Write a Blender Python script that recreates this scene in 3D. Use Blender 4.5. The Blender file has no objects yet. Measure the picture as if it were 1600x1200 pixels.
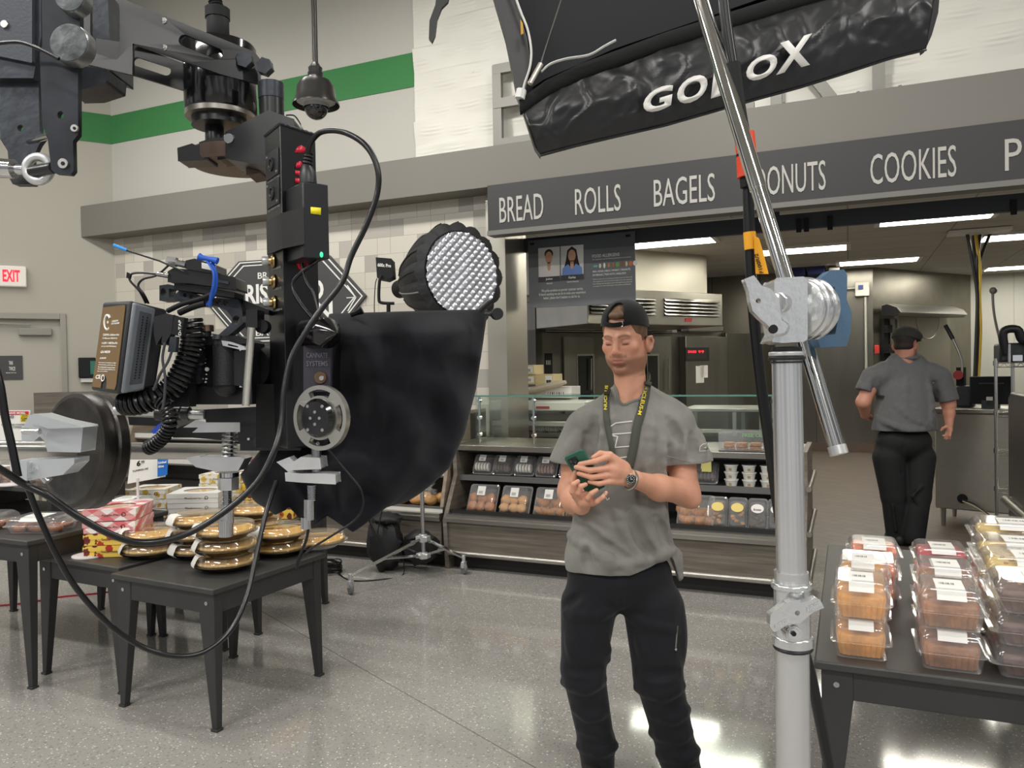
import bpy, bmesh, math, random
import numpy as np
from math import sin, cos, pi, radians, sqrt, atan2
from mathutils import Vector as V, Matrix, noise
random.seed(7)
sc = bpy.context.scene
COL = sc.collection
# ---------------------------------------------------------------- camera
CAMP = V((0, 0, 1.6)); YAW, PITCH, ROLL = radians(23.7), radians(1.1), radians(1.0); FPX = 1200.0
R0 = V((cos(YAW), sin(YAW), 0)); FH = V((-sin(YAW), cos(YAW), 0)); ZZ = V((0, 0, 1))
CF = cos(PITCH)*FH - sin(PITCH)*ZZ; U0 = R0.cross(CF)
CR = cos(ROLL)*R0 - sin(ROLL)*U0; CU = cos(ROLL)*U0 + sin(ROLL)*R0
cam = bpy.data.objects.new('camera', bpy.data.cameras.new('camera')); COL.objects.link(cam)
cam.data.sensor_width = 36; cam.data.lens = 36*FPX/1600; cam.data.clip_start = .05; cam.data.clip_end = 200
cam.matrix_world = Matrix(((CR.x, CU.x, -CF.x, 0), (CR.y, CU.y, -CF.y, 0), (CR.z, CU.z, -CF.z, 1.6), (0, 0, 0, 1)))
sc.camera = cam
# ---------------------------------------------------------------- view, world, large lights
vs = sc.view_settings; vs.view_transform = 'Standard'; vs.look = 'None'; vs.gamma = 1; vs.exposure = -0.12; vs.use_curve_mapping = False
w = bpy.data.worlds.new('world'); sc.world = w; w.use_nodes = True
wt = w.node_tree; wb_ = wt.nodes['Background']; tc_ = wt.nodes.new('ShaderNodeTexCoord'); nz_ = wt.nodes.new('ShaderNodeTexNoise'); mp_ = wt.nodes.new('ShaderNodeMapping'); rp_ = wt.nodes.new('ShaderNodeValToRGB')
mp_.inputs['Scale'].default_value = (1, 1, .45); nz_.inputs['Scale'].default_value = 4.5; nz_.inputs['Detail'].default_value = 2      # random bright and dark patches, made up for the metal parts to reflect
for a_, b_ in ((tc_.outputs['Generated'], mp_.inputs[0]), (mp_.outputs[0], nz_.inputs[0]), (nz_.outputs[0], rp_.inputs[0]), (rp_.outputs[0], wb_.inputs[0])): wt.links.new(a_, b_)
e_ = rp_.color_ramp.elements; e_[0].position = .42; e_[0].color = (.14, .14, .145, 1); e_[1].position = .58; e_[1].color = (1.0, 1.0, 1.02, 1); wb_.inputs[1].default_value = .75
def area(name, loc, sx, sy, power, col=(1, .98, .945), aim=(0, 0, -1), spread=180):
    l = bpy.data.lights.new(name, 'AREA'); l.shape = 'RECTANGLE'; l.size = sx; l.size_y = sy; l.energy = power; l.color = col; l.spread = radians(spread)
    o = bpy.data.objects.new(name, l); COL.objects.link(o); o.location = loc
    o.rotation_euler = V(aim).to_track_quat('-Z', 'Y').to_euler(); return o
# the store's pendant light rows (long strip fixtures) over the sales floor
for i, (x, y) in enumerate([(-8, 3.2), (-3.6, 3.2), (1.2, 3.2), (-7, -1.5), (-2.6, -1.5), (2.4, -1.5), (-4, -6), (2, -6), (6, 2)]):
    area('ceiling_strip_light', (x, y, 5.3), 2.4, .25, 85 if y > 2 else 190)
for x, y in [(-6.4, 3.9), (-3.6, 3.9), (-.8, 3.9)]:          # wall-wash track heads aimed at the bakery wall
    area('track_light', (x, y, 5.0), .3, .3, 24, (1, .97, .92), (0, 1, -.75), 120)

# ---------------------------------------------------------------- geometry helpers
def ray(x, y): return CF + (x-800)/FPX*CR - (y-600)/FPX*CU
def P(x, y, d): return CAMP + float(d)*ray(float(x), float(y))
def PZ(x, y, z): q = ray(x, y); return CAMP + q*((z-1.6)/q.z)
def PY(x, y, Y): q = ray(x, y); return CAMP + q*(Y/q.y)
def PL(x, y, p0, n): q = ray(x, y); return CAMP + q*((V(p0)-CAMP).dot(n)/q.dot(n))
def px(n, d): return n*d/FPX
WM = {}
def wm(o): return WM.get(o.name, Matrix.Identity(4)) if o else Matrix.Identity(4)
def frame(z, up=(0, 0, 1)):
    z = V(z).normalized(); u = V(up)
    if abs(z.dot(u.normalized())) > .98: u = V((1, 0, 0))
    x = u.cross(z).normalized(); y = z.cross(x); return x, y, z
def rotm(x, y, z): return Matrix((x, y, z)).transposed()
def smoothpath(pts, k=6):
    pts = [V(p) for p in pts]; out = []; n = len(pts)
    for i in range(n-1):
        p0 = pts[max(i-1, 0)]; p1 = pts[i]; p2 = pts[i+1]; p3 = pts[min(i+2, n-1)]
        for j in range(k):
            t = j/k
            out.append(.5*((2*p1)+(p2-p0)*t+(2*p0-5*p1+4*p2-p3)*t*t+(3*p1-p0-3*p2+p3)*t**3))
    out.append(pts[-1]); return out
class MB:
    def __init__(s): s.v = []; s.f = []
    def add(s, vs_, fs): b = len(s.v); s.v += [V(q) for q in vs_]; s.f += [tuple(b+i for i in f) for f in fs]; return s
    def box(s, c, d, m=None):
        c = V(c); h = V(d)/2; m = m or Matrix.Identity(3)
        vv = [c + m @ V((a*h.x, b*h.y, e*h.z)) for a in (-1, 1) for b in (-1, 1) for e in (-1, 1)]
        return s.add(vv, [(0, 1, 3, 2), (4, 6, 7, 5), (0, 4, 5, 1), (2, 3, 7, 6), (0, 2, 6, 4), (1, 5, 7, 3)])
    def bx(s, a, b): a = V(a); b = V(b); return s.box((a+b)/2, [abs(q) for q in (b-a)])
    def quadbox(s, c4, off):        # four corners extruded by off
        off = V(off); c4 = [V(q) for q in c4]
        return s.add(c4+[q+off for q in c4], [(3, 2, 1, 0), (4, 5, 6, 7), (0, 1, 5, 4), (1, 2, 6, 5), (2, 3, 7, 6), (3, 0, 4, 7)])
    def quad(s, *c): return s.add(c, [tuple(range(len(c)))])
    def cyl(s, a, b, r, r1=None, n=20, cap=True):
        return s.tube([a, b], [r, r if r1 is None else r1], n, cap)
    def tube(s, pts, r, n=10, cap=True, flat=None, up=None):
        pts = [V(q) for q in pts]; N = len(pts); rr = r if isinstance(r, (list, tuple)) else [r]*N
        t = [(pts[min(i+1, N-1)]-pts[max(i-1, 0)]).normalized() for i in range(N)]
        x, y, _ = frame(t[0], up or (0, 0, 1)); rings = []
        for i in range(N):
            x = (x - t[i]*x.dot(t[i]))
            x = x.normalized() if x.length > 1e-6 else frame(t[i])[0]
            y = t[i].cross(x); fx, fy = flat or (1, 1)
            rings.append([pts[i]+(x*cos(2*pi*k/n)*fx+y*sin(2*pi*k/n)*fy)*rr[i] for k in range(n)])
        return s.loft(rings, cap=cap)
    def loft(s, rings, cap=True, closed=True):
        n = len(rings[0]); vv = [q for rg in rings for q in rg]; fs = []
        for i in range(len(rings)-1):
            for k in range(n if closed else n-1):
                k2 = (k+1) % n; fs.append((i*n+k, i*n+k2, (i+1)*n+k2, (i+1)*n+k))
        if cap: fs.append(tuple(range(n))[::-1]); fs.append(tuple((len(rings)-1)*n+k for k in range(n)))
        return s.add(vv, fs)
    def lathe(s, prof, o=(0, 0, 0), ax=(0, 0, 1), n=32, cap=False, wav=None):
        o = V(o); x, y, z = frame(ax); rings = []
        for r, h in prof:
            rings.append([o+z*h+(x*cos(2*pi*k/n)+y*sin(2*pi*k/n))*(r*(1+(wav[1]*cos(2*pi*k/n*wav[0]) if wav else 0))) for k in range(n)])
        return s.loft(rings, cap=cap)
    def prism(s, poly, o, ux, uy, dep):       # extruded polygon
        o = V(o); ux = V(ux); uy = V(uy); dep = V(dep); n = len(poly)
        a = [o+ux*p[0]+uy*p[1] for p in poly]; b = [q+dep for q in a]
        return s.add(a+b, [tuple(range(n))[::-1], tuple(range(n, 2*n))]+[(i, (i+1) % n, n+(i+1) % n, n+i) for i in range(n)])
    def ell(s, c, r, m=None, n=16, k=10, amp=0, fr=8, seed=0):
        c = V(c); m = m or Matrix.Identity(3); vv = []; fs = []
        r = V(r) if not isinstance(r, (int, float)) else V((r, r, r))
        for i in range(k+1):
            th = pi*i/k
            for j in range(n):
                ph = 2*pi*j/n; d = V((sin(th)*cos(ph), sin(th)*sin(ph), cos(th)))
                a = 1+(amp*noise.noise(d*fr*.3+V((seed*3.1, seed, 0))) if amp else 0)
                vv.append(c+m @ V((d.x*r.x*a, d.y*r.y*a, d.z*r.z*a)))
        for i in range(k):
            for j in range(n):
                j2 = (j+1) % n; fs.append((i*n+j, i*n+j2, (i+1)*n+j2, (i+1)*n+j))
        return s.add(vv, fs)
    def cut(s, outer, holes, o, ux, uy, dep):      # plate with holes
        cu = bpy.data.curves.new('t', 'CURVE'); cu.dimensions = '2D'; cu.fill_mode = 'BOTH'
        for poly in [outer]+list(holes):
            sp = cu.splines.new('POLY'); sp.points.add(len(poly)-1); sp.use_cyclic_u = True
            for i, q in enumerate(poly): sp.points[i].co = (q[0], q[1], 0, 1)
        cu.extrude = .5; vv, fs = c2m(cu)
        o = V(o); ux = V(ux); uy = V(uy); dep = V(dep)
        return s.add([o+ux*q[0]+uy*q[1]+dep*(q[2]+.5) for q in vv], fs)
    def build(s, name, mat, parent=None, bev=0, seg=2, sharp=40, org=None, label=None, solid=0, sub=0, flat=False):
        me = bpy.data.meshes.new(name)
        if parent is None:
            if org is None:
                lo = [min(q[i] for q in s.v) for i in range(3)]; hi = [max(q[i] for q in s.v) for i in range(3)]
                org = V(((lo[0]+hi[0])/2, (lo[1]+hi[1])/2, lo[2]))
            M = Matrix.Translation(org)
        else: M = wm(parent)
        Mi = M.inverted()
        me.from_pydata([Mi @ q for q in s.v], [], s.f)
        if len(me.polygons) < 60000:
            bm = bmesh.new(); bm.from_mesh(me); bmesh.ops.recalc_face_normals(bm, faces=bm.faces); bm.to_mesh(me); bm.free()
        o = bpy.data.objects.new(name, me); COL.objects.link(o)
        if parent is None: o.location = org
        else: o.parent = parent
        WM[o.name] = M.copy()
        me.materials.append(mat)
        if not flat:
            me.polygons.foreach_set('use_smooth', [True]*len(me.polygons)); me.set_sharp_from_angle(angle=radians(sharp))
        if solid: md = o.modifiers.new('s', 'SOLIDIFY'); md.thickness = solid
        if bev: md = o.modifiers.new('b', 'BEVEL'); md.width = bev; md.segments = seg; md.limit_method = 'ANGLE'; md.angle_limit = radians(40)
        if sub: md = o.modifiers.new('u', 'SUBSURF'); md.levels = md.render_levels = sub
        if label: o['label'] = label
        return o
def c2m(cu):
    o = bpy.data.objects.new('t', cu); COL.objects.link(o)
    dg = bpy.context.evaluated_depsgraph_get(); me = bpy.data.meshes.new_from_object(o.evaluated_get(dg))
    vv = [V(q.co) for q in me.vertices]; fs = [tuple(p.vertices) for p in me.polygons]
    bpy.data.objects.remove(o); bpy.data.curves.remove(cu); bpy.data.meshes.remove(me); return vv, fs
TXC = {}
def txt(mb, s, c00, c10, c01, ext=0, n=None, c11=None, bold=0):
    """letters of s mapped onto the quad bottom-left c00, bottom-right c10, top-left c01"""
    if (s, bold) not in TXC:
        cu = bpy.data.curves.new('t', 'FONT'); cu.body = s; cu.resolution_u = 3; cu.offset = bold; TXC[(s, bold)] = c2m(cu)
    vv, fs = TXC[(s, bold)]
    if not vv: return mb
    x0 = min(q.x for q in vv); x1 = max(q.x for q in vv); y0 = min(q.y for q in vv); y1 = max(q.y for q in vv)
    c00, c10, c01 = V(c00), V(c10), V(c01); c11 = V(c11) if c11 is not None else c10+c01-c00
    nn = V(n) if n is not None else (c10-c00).cross(c01-c00).normalized()
    def mp(q, e):
        u = (q.x-x0)/(x1-x0); v_ = (q.y-y0)/(y1-y0)
        return c00*(1-u)*(1-v_)+c10*u*(1-v_)+c01*(1-u)*v_+c11*u*v_+nn*e
    if ext:
        b = len(vv); mb.add([mp(q, 0) for q in vv]+[mp(q, ext) for q in vv], [tuple(reversed(f)) for f in fs]+[tuple(i+b for i in f) for f in fs])
        ed = {}
        for f in fs:
            for i in range(len(f)):
                a, c = f[i], f[(i+1) % len(f)]; k = (min(a, c), max(a, c)); ed[k] = (a, c) if k not in ed else None
        base = len(mb.v)-2*b; mb.f += [(base+e[0], base+e[1], base+e[1]+b, base+e[0]+b) for e in ed.values() if e]
    else: mb.add([mp(q, .0008) for q in vv], fs)
    return mb
def tag(o, label=None, cat=None, group=None, kind=None):
    if label: o['label'] = label
    if cat: o['category'] = cat
    if group: o['group'] = group
    if kind: o['kind'] = kind
    return o
def thing(name, label, cat, loc=(0, 0, 0), group=None):
    o = bpy.data.objects.new(name, None); COL.objects.link(o); o.location = loc; o.empty_display_size = .05
    WM[o.name] = Matrix.Translation(loc); return tag(o, label, cat, group)
def dup(root, M, label=None, group=None):
    """copy a thing with its parts and their sub-parts; M places the copy"""
    def rec(o, par):
        c = o.copy(); COL.objects.link(c)
        if par: c.parent = par
        for ch in [k for k in ALLCH.get(o.name, [])]: rec(ch, c)
        return c
    if root.name not in ALLCH:
        def reg(o): ALLCH[o.name] = [k for k in COL.objects if k.parent == o]; [reg(k) for k in ALLCH[o.name]]
        reg(root)
    r = rec(root, None); r.matrix_world = M; WM[r.name] = M.copy()
    if label: r['label'] = label
    if group: r['group'] = group
    return r
ALLCH = {}
def place(o, M): o.matrix_world = M; WM[o.name] = M.copy(); return o
def TR(loc, rz=0, rx=0, ry=0, s=1): return Matrix.Translation(loc) @ Matrix.Rotation(rz, 4, 'Z') @ Matrix.Rotation(ry, 4, 'Y') @ Matrix.Rotation(rx, 4, 'X') @ Matrix.Scale(s, 4)
def struct(o): o['kind'] = 'structure'; return o
# ---------------------------------------------------------------- materials
def lin(c):
    c = [q/255 for q in c]; return tuple(q/12.92 if q <= .04045 else ((q+.055)/1.055)**2.4 for q in c)+(1,)
class NT:
    def __init__(s, name):
        s.m = bpy.data.materials.new(name); s.m.use_nodes = True; s.t = s.m.node_tree; s.b = s.t.nodes['Principled BSDF']; s.out = s.t.nodes['Material Output']
    def n(s, typ, **kw):
        nd = s.t.nodes.new('ShaderNode'+typ)
        for k, v_ in kw.items():
            if k[0] == '_': setattr(nd, k[1:], v_)
            else:
                key = int(k[1:]) if k[0] == 'i' and k[1:].isdigit() else k.replace('_', ' ')
                s.set(nd.inputs[key], v_)
        return nd
    def set(s, inp, v_):
        if isinstance(v_, bpy.types.NodeSocket): s.t.links.new(v_, inp)
        elif isinstance(v_, bpy.types.Node): s.t.links.new(v_.outputs[0], inp)
        else: inp.default_value = v_
    def math(s, op, a, b=0, c=None):
        nd = s.t.nodes.new('ShaderNodeMath'); nd.operation = op; s.set(nd.inputs[0], a); s.set(nd.inputs[1], b)
        if c is not None: s.set(nd.inputs[2], c)
        return nd.outputs[0]
    def mix(s, fac, a, b, mode='MIX'):
        nd = s.t.nodes.new('ShaderNodeMix'); nd.data_type = 'RGBA'; nd.blend_type = mode
        s.set(nd.inputs[0], fac); s.set(nd.inputs[6], a); s.set(nd.inputs[7], b); return nd.outputs[2]
    def ramp(s, fac, stops, const=False):
        nd = s.t.nodes.new('ShaderNodeValToRGB'); s.set(nd.inputs[0], fac); e = nd.color_ramp.elements
        if const: nd.color_ramp.interpolation = 'CONSTANT'
        while len(e) > 1: e.remove(e[-1])
        for i, (p, c) in enumerate(stops):
            q = e[0] if i == 0 else e.new(p); q.position = p; q.color = c
        return nd.outputs[0]
    def pos(s, obj=False):
        return s.n('TexCoord').outputs['Object'] if obj else s.n('NewGeometry').outputs['Position']
    def scale(s, vec, sc3, rz=0):
        nd = s.n('Mapping', Vector=vec); nd.inputs['Scale'].default_value = sc3; nd.inputs['Rotation'].default_value = (0, 0, rz); return nd.outputs[0]
    def noise(s, vec, scale=10, detail=3, rough=.5): return s.n('TexNoise', Vector=vec, Scale=scale, Detail=detail, Roughness=rough).outputs[0]
    def bump(s, h, strength=.3, dist=.01):
        b = s.n('Bump', Height=h, Strength=strength, Distance=dist); s.t.links.new(b.outputs[0], s.b.inputs['Normal']); return b
    def B(s, **kw):
        for k, v_ in kw.items(): s.set(s.b.inputs[k.replace('_', ' ')], v_)
        return s
MC = {}
def mat(name, c, rough=.5, metal=0, spec=.5, var=0, vs=20, bump=0, bs=60, coat=0, emit=0, sheen=0, stretch=None, bd=.003):
    if name in MC: return MC[name]
    t = NT(name); t.B(Roughness=rough, Metallic=metal, Coat_Weight=coat, Specular_IOR_Level=spec); base = lin(c)
    pos = t.pos(True)
    if stretch: pos = t.scale(pos, stretch)
    if var:
        nz = t.noise(pos, vs, 4); dk = tuple(q*(1-var) for q in base[:3])+(1,); lt = tuple(min(1, q*(1+var)) for q in base[:3])+(1,)
        t.B(Base_Color=t.ramp(nz, [(.3, dk), (.7, lt)]))
    else: t.b.inputs['Base Color'].default_value = base
    if bump: t.bump(t.noise(pos, bs, 4), bump, bd)
    if emit: t.B(Emission_Color=base, Emission_Strength=emit)
    if sheen: t.B(Sheen_Weight=sheen)
    MC[name] = t.m; return t.m
def clear(name, tint=(255, 255, 255), lo=.04, hi=.75, rough=.06, milk=0):
    if name in MC: return MC[name]
    t = NT(name); tr = t.n('BsdfTransparent', Color=lin(tint)); gl = t.n('BsdfGlossy', Color=(1, 1, 1, 1), Roughness=rough)
    fr = t.n('LayerWeight', Blend=.35).outputs['Facing']; fac = t.math('MULTIPLY_ADD', t.math('POWER', fr, 2.5), hi, lo)
    sh = t.n('MixShader', Fac=fac, i1=tr.outputs[0], i2=gl.outputs[0])
    if milk:
        df = t.n('BsdfDiffuse', Color=(.9, .9, .9, 1)); sh = t.n('MixShader', Fac=milk, i1=sh.outputs[0], i2=df.outputs[0])
    t.t.links.new(sh.outputs[0], t.out.inputs[0]); MC[name] = t.m; return t.m
black = mat('black_anodised', (20, 21, 23), .32, 0, .6, var=.25, vs=12)
blackmat = mat('black_matte', (17, 18, 20), .65, 0, .35)
blackrub = mat('black_rubber', (24, 25, 28), .42, 0, .5)
darkgrey = mat('dark_grey_plastic', (52, 55, 60), .5)
steel = mat('stainless', (172, 170, 163), .30, 1, var=.08, vs=5, stretch=(1, 1, .1))
chrome = mat('polished_metal', (205, 206, 207), .12, 1)
alu = mat('brushed_aluminium', (208, 209, 209), .32, .6, var=.06, vs=30)
castalu = mat('cast_aluminium', (206, 210, 212), .33, .6, bump=.25, bs=220, bd=.001)
brass = mat('brass', (176, 150, 104), .3, 1)
white = mat('white_plastic', (225, 223, 216), .45)
paper = mat('white_paper', (232, 230, 224), .7)
inkm = mat('black_ink', (25, 25, 26), .7)
whiteink = mat('white_ink', (228, 228, 222), .6)
clearp = clear('clear_plastic', lo=.10, hi=.9, rough=.07, milk=.09)  # white veil mixed into the colour stands in for glare on the plastic
# ================================================================ THE ROOM
YW, YB = 6.5, 6.22
CORN = V((-7.985, YW, 0)); DB = V((.592, .806, 0)).normalized(); NB = V((.806, -.592, 0))
def PW(x, y, off=0): return PL(x, y, CORN+NB*off, NB)      # on the angled left wall
t = NT('terrazzo'); p_ = t.pos()
v1 = t.n('TexVoronoi', Vector=p_, Scale=95.); v2 = t.n('TexVoronoi', Vector=t.scale(p_, (1.3, 1.1, 1)), Scale=210.)
rc = t.n('SeparateColor', Color=v1.outputs['Color']); rc2 = t.n('SeparateColor', Color=v2.outputs['Color'])
big = t.noise(p_, .9, 3); base = t.ramp(big, [(.3, lin((150, 147, 142))), (.7, lin((162, 159, 154)))])
m1 = t.math('MULTIPLY', t.math('GREATER_THAN', rc.outputs[0], .86), t.math('LESS_THAN', v1.outputs['Distance'], .38))
m2 = t.math('MULTIPLY', t.math('GREATER_THAN', rc2.outputs[0], .80), t.math('LESS_THAN', v2.outputs['Distance'], .45))
m3 = t.math('MULTIPLY', t.math('LESS_THAN', rc.outputs[1], .20), t.math('LESS_THAN', v1.outputs['Distance'], .5))
c = t.mix(t.math('MULTIPLY', m3, .55), base, lin((118, 113, 107))); c = t.mix(t.math('MULTIPLY', m2, .5), c, lin((196, 190, 180))); c = t.mix(t.math('MULTIPLY', m1, .9), c, lin((222, 217, 206)))
sp = t.n('SeparateXYZ', Vector=p_)
def joint(a, b):
    nx, ny = -(b[1]-a[1]), b[0]-a[0]; L_ = sqrt(nx*nx+ny*ny); nx /= L_; ny /= L_
    d = t.math('ABSOLUTE', t.math('SUBTRACT', t.math('ADD', t.math('MULTIPLY', sp.outputs[0], nx), t.math('MULTIPLY', sp.outputs[1], ny)), a[0]*nx+a[1]*ny))
    return t.math('LESS_THAN', d, .0035)
j = t.math('MAXIMUM', joint((-3.846, 4.124), (-1.181, 2.829)), t.math('MULTIPLY', joint((-3.014, 4.9), (-2.068, 4.99)), .4))
c = t.mix(t.math('MULTIPLY', j, .6), c, lin((60, 58, 55)))
t.B(Base_Color=c, Roughness=t.math('MULTIPLY_ADD', t.noise(p_, 2.5, 4), .07, .05), Specular_IOR_Level=.62)
t.bump(t.noise(p_, 1.6, 2), .05, .02); terrazzo = t.m
t = NT('quarry_tile'); p_ = t.scale(t.pos(), (1, 1, 1), radians(36))
br = t.n('TexBrick', Vector=p_, Scale=1., Mortar_Size=.006, Brick_Width=.30, Row_Height=.15, Color1=lin((102, 91, 82)), Color2=lin((92, 82, 75)), Mortar=lin((74, 68, 63)))
t.B(Base_Color=br.outputs[0], Roughness=.45); quarry = t.m
beige = mat('painted_wall', (172, 168, 156), .8, bump=.05, bs=300)
greige = mat('upper_wall_paint', (180, 178, 170), .85)
green = mat('green_stripe_paint', (50, 118, 62), .7)
taupe = mat('taupe_beam', (114, 111, 104), .6)
charcoal = mat('charcoal_band', (48, 47, 47), .55)
t = NT('mosaic_tile'); sp = t.n('SeparateXYZ', Vector=t.pos())
row = t.math('FLOOR', t.math('DIVIDE', t.math('ADD', sp.outputs[2], .06), .166))
rnd = t.n('TexWhiteNoise', _noise_dimensions='1D', W=row); u = t.math('ADD', t.math('DIVIDE', sp.outputs[0], .46), t.math('MULTIPLY', t.math('FLOOR', t.math('MULTIPLY', rnd.outputs[0], 6)), .3333))
cell = t.math('FLOOR', u); fr = t.math('FRACT', u); sq = t.math('LESS_THAN', fr, .3333)
wn = t.n('TexWhiteNoise', _noise_dimensions='3D', Vector=t.n('CombineXYZ', X=cell, Y=row, Z=sq).outputs[0])
colr = t.ramp(wn.outputs[0], [(0, lin((196, 191, 178))), (.42, lin((182, 176, 164))), (.62, lin((168, 164, 155))), (.78, lin((204, 199, 187)))], True)
colr = t.mix(t.math('MULTIPLY', t.math('MULTIPLY', sq, t.math('GREATER_THAN', wn.outputs[0], .35)), .8), colr, lin((166, 162, 153)))
fz = t.math('FRACT', t.math('DIVIDE', t.math('ADD', sp.outputs[2], .06), .166))
g = t.math('MAXIMUM', t.math('LESS_THAN', fz, .018), t.math('MAXIMUM', t.math('LESS_THAN', fr, .008), t.math('LESS_THAN', t.math('ABSOLUTE', t.math('SUBTRACT', fr, .3333)), .005)))
t.B(Base_Color=t.mix(g, colr, lin((140, 135, 126))), Roughness=.35); tile = t.m
def wood(name, c1, c2, sc_=(1.2, 1.2, 26)):
    t = NT(name); p_ = t.scale(t.pos(True), sc_); nz = t.noise(p_, 1.6, 6, .6)
    t.B(Base_Color=t.ramp(nz, [(.28, lin(c1)), (.5, lin([(a+b)/2 for a, b in zip(c1, c2)])), (.74, lin(c2))]), Roughness=.5); return t.m
woodlam = wood('grey_wood_laminate', (84, 77, 69), (128, 119, 107))
acoust = mat('ceiling_tile', (160, 157, 148), .9)
steelwall = mat('stainless_wall', (128, 125, 117), .28, 1, var=.12, vs=2.5, stretch=(1, 1, .25))
whitewall = mat('kitchen_white_wall', (205, 205, 196), .7)
cove = mat('brown_cove_base', (92, 76, 66), .6)
# floors, ceilings
m = MB(); m.bx((-14, -9, -.1), (9, 6.33, 0)); struct(m.build('floor', terrazzo))
m = MB(); m.bx((-6, 6.33, -.1), (9, 21, 0)); struct(m.build('floor', quarry))
m = MB(); m.bx((-14, -9, 6.6), (9, 6.5, 6.7)); struct(m.build('ceiling', greige))
KZ = 3.3
t = NT('lay_in_ceiling'); br = t.n('TexBrick', Vector=t.scale(t.pos(), (1, 1, 1), radians(0)), Scale=1., Mortar_Size=.01, Brick_Width=1.22, Row_Height=.61, Color1=lin((196, 193, 184)), Color2=lin((190, 187, 178)), Mortar=lin((150, 148, 140)), _offset=0)
t.B(Base_Color=br.outputs[0], Roughness=.9); layin = t.m
m = MB(); m.bx((-6, 6.62, KZ), (9, 21, KZ+.1)); struct(m.build('ceiling', layin))
# angled left wall with door recess
LWA = CORN - DB*9.5
def lw(s, z, off=0): return CORN - DB*s + V((0, 0, z)) + NB*off
def sl(x, y): q = PW(x, y); return (CORN-q).dot(DB), q.z
s1, ztop = sl(103, 490); DW = 1.12
m = MB()
for (a, b, z0, z1) in [(0, s1, 0, 6.6), (s1+DW, 9.5, 0, 6.6), (s1, s1+DW, ztop, 6.6)]:
    m.quadbox([lw(a, z0), lw(b, z0), lw(b, z1), lw(a, z1)], -NB*.2)
struct(m.build('wall_left', beige))
m = MB(); m.quadbox([lw(0, 4.35, .004), lw(9.5, 4.35, .004), lw(9.5, 4.69, .004), lw(0, 4.69, .004)], NB*.004); struct(m.build('trim_1', green))
m = MB(); m.quadbox([lw(s1+.06, 0, -.1), lw(s1+DW-.06, 0, -.1), lw(s1+DW-.06, ztop-.07, -.1), lw(s1+.06, ztop-.07, -.1)], NB*.045)
door = struct(m.build('door_1', mat('door_paint', (172, 168, 156), .55)))
m = MB()
for a, b, z0, z1 in [(s1, s1+.06, 0, ztop), (s1+DW-.06, s1+DW, 0, ztop), (s1+.06, s1+DW-.06, ztop-.07, ztop)]:
    m.quadbox([lw(a, z0, -.12), lw(b, z0, -.12), lw(b, z1, -.12), lw(a, z1, -.12)], NB*.14)
m.build('door_frame', mat('door_frame_paint', (150, 146, 136), .5), door, bev=.006)
m = MB(); a = PW(29, 513, -.04); b = PW(81, 524, -.04); a2, b2 = (CORN-a).dot(DB), (CORN-b).dot(DB)
m.quadbox([lw(b2, b.z, -.05), lw(a2, b.z, -.05), lw(a2, a.z, -.05), lw(b2, a.z, -.05)], NB*.06)
m.quadbox([lw(a2-.12, a.z+.03, 0), lw(a2+.5, a.z+.05, 0), lw(a2+.5, a.z+.07, 0), lw(a2-.12, a.z+.05, 0)], NB*.02)
m.build('door_closer', mat('closer_paint', (140, 138, 130), .4), door, bev=.005)
# bakery wall: painted upper part, tiled lower part, textured white field
XE = PY(764, 420, YW).x; XWV = -3.82
m = MB(); m.bx((CORN.x-.6, YW, 3.4), (9, YW+.2, 6.6)); struct(m.build('wall_back', greige))
m = MB(); m.bx((CORN.x-.4, YW, 0), (XE, YW+.15, 3.4)); struct(m.build('wall_back', tile))
m = MB(); m.bx((CORN.x, YW-.008, 4.35), (XWV, YW, 4.68)); struct(m.build('trim_2', green))
m = MB(); m.bx((XE, YW-.05, 0), (XE+.19, YW+.45, KZ)); struct(m.build('trim_3', mat('column_steel', (176, 172, 160), .35, .8)))
# wavy white panels above the beam
xs = np.arange(XWV, 3.2, .014); zs = np.arange(3.5, 6.3, .0115); X_, Z_ = np.meshgrid(xs, zs)
def wavy(X, Z):
    out = np.zeros_like(X); rh = .235; row = np.floor(Z/rh); f = Z/rh-row
    for k in range(2):
        ph = X*2*pi/.62+row*2.4+k*pi; env = np.clip(np.sin(ph), 0, 1)**1.3; 
        lens = np.exp(-((f-.5-.12*np.sin(ph*.5))/.20)**2)
        out += env*(.5+.5*np.cos((Z+(.012*np.sin(ph)))*2*pi/.034))*lens*.013
    sh = .5+.5*np.sin(X*2*pi/.62*.5+row*2.1); out += f*.034*(sh**2)
    return out
Yd = YW-.014-wavy(X_, Z_); nz_, nx_ = X_.shape
m = MB(); m.v = [V(q) for q in np.stack([X_, Yd, Z_], -1).reshape(-1, 3).tolist()]
m.f = [(i*nx_+k, i*nx_+k+1, (i+1)*nx_+k+1, (i+1)*nx_+k) for i in range(nz_-1) for k in range(nx_-1)]
struct(m.build('wall_back', mat('white_wave_panel', (212, 210, 200), .5), sharp=80))
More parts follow.
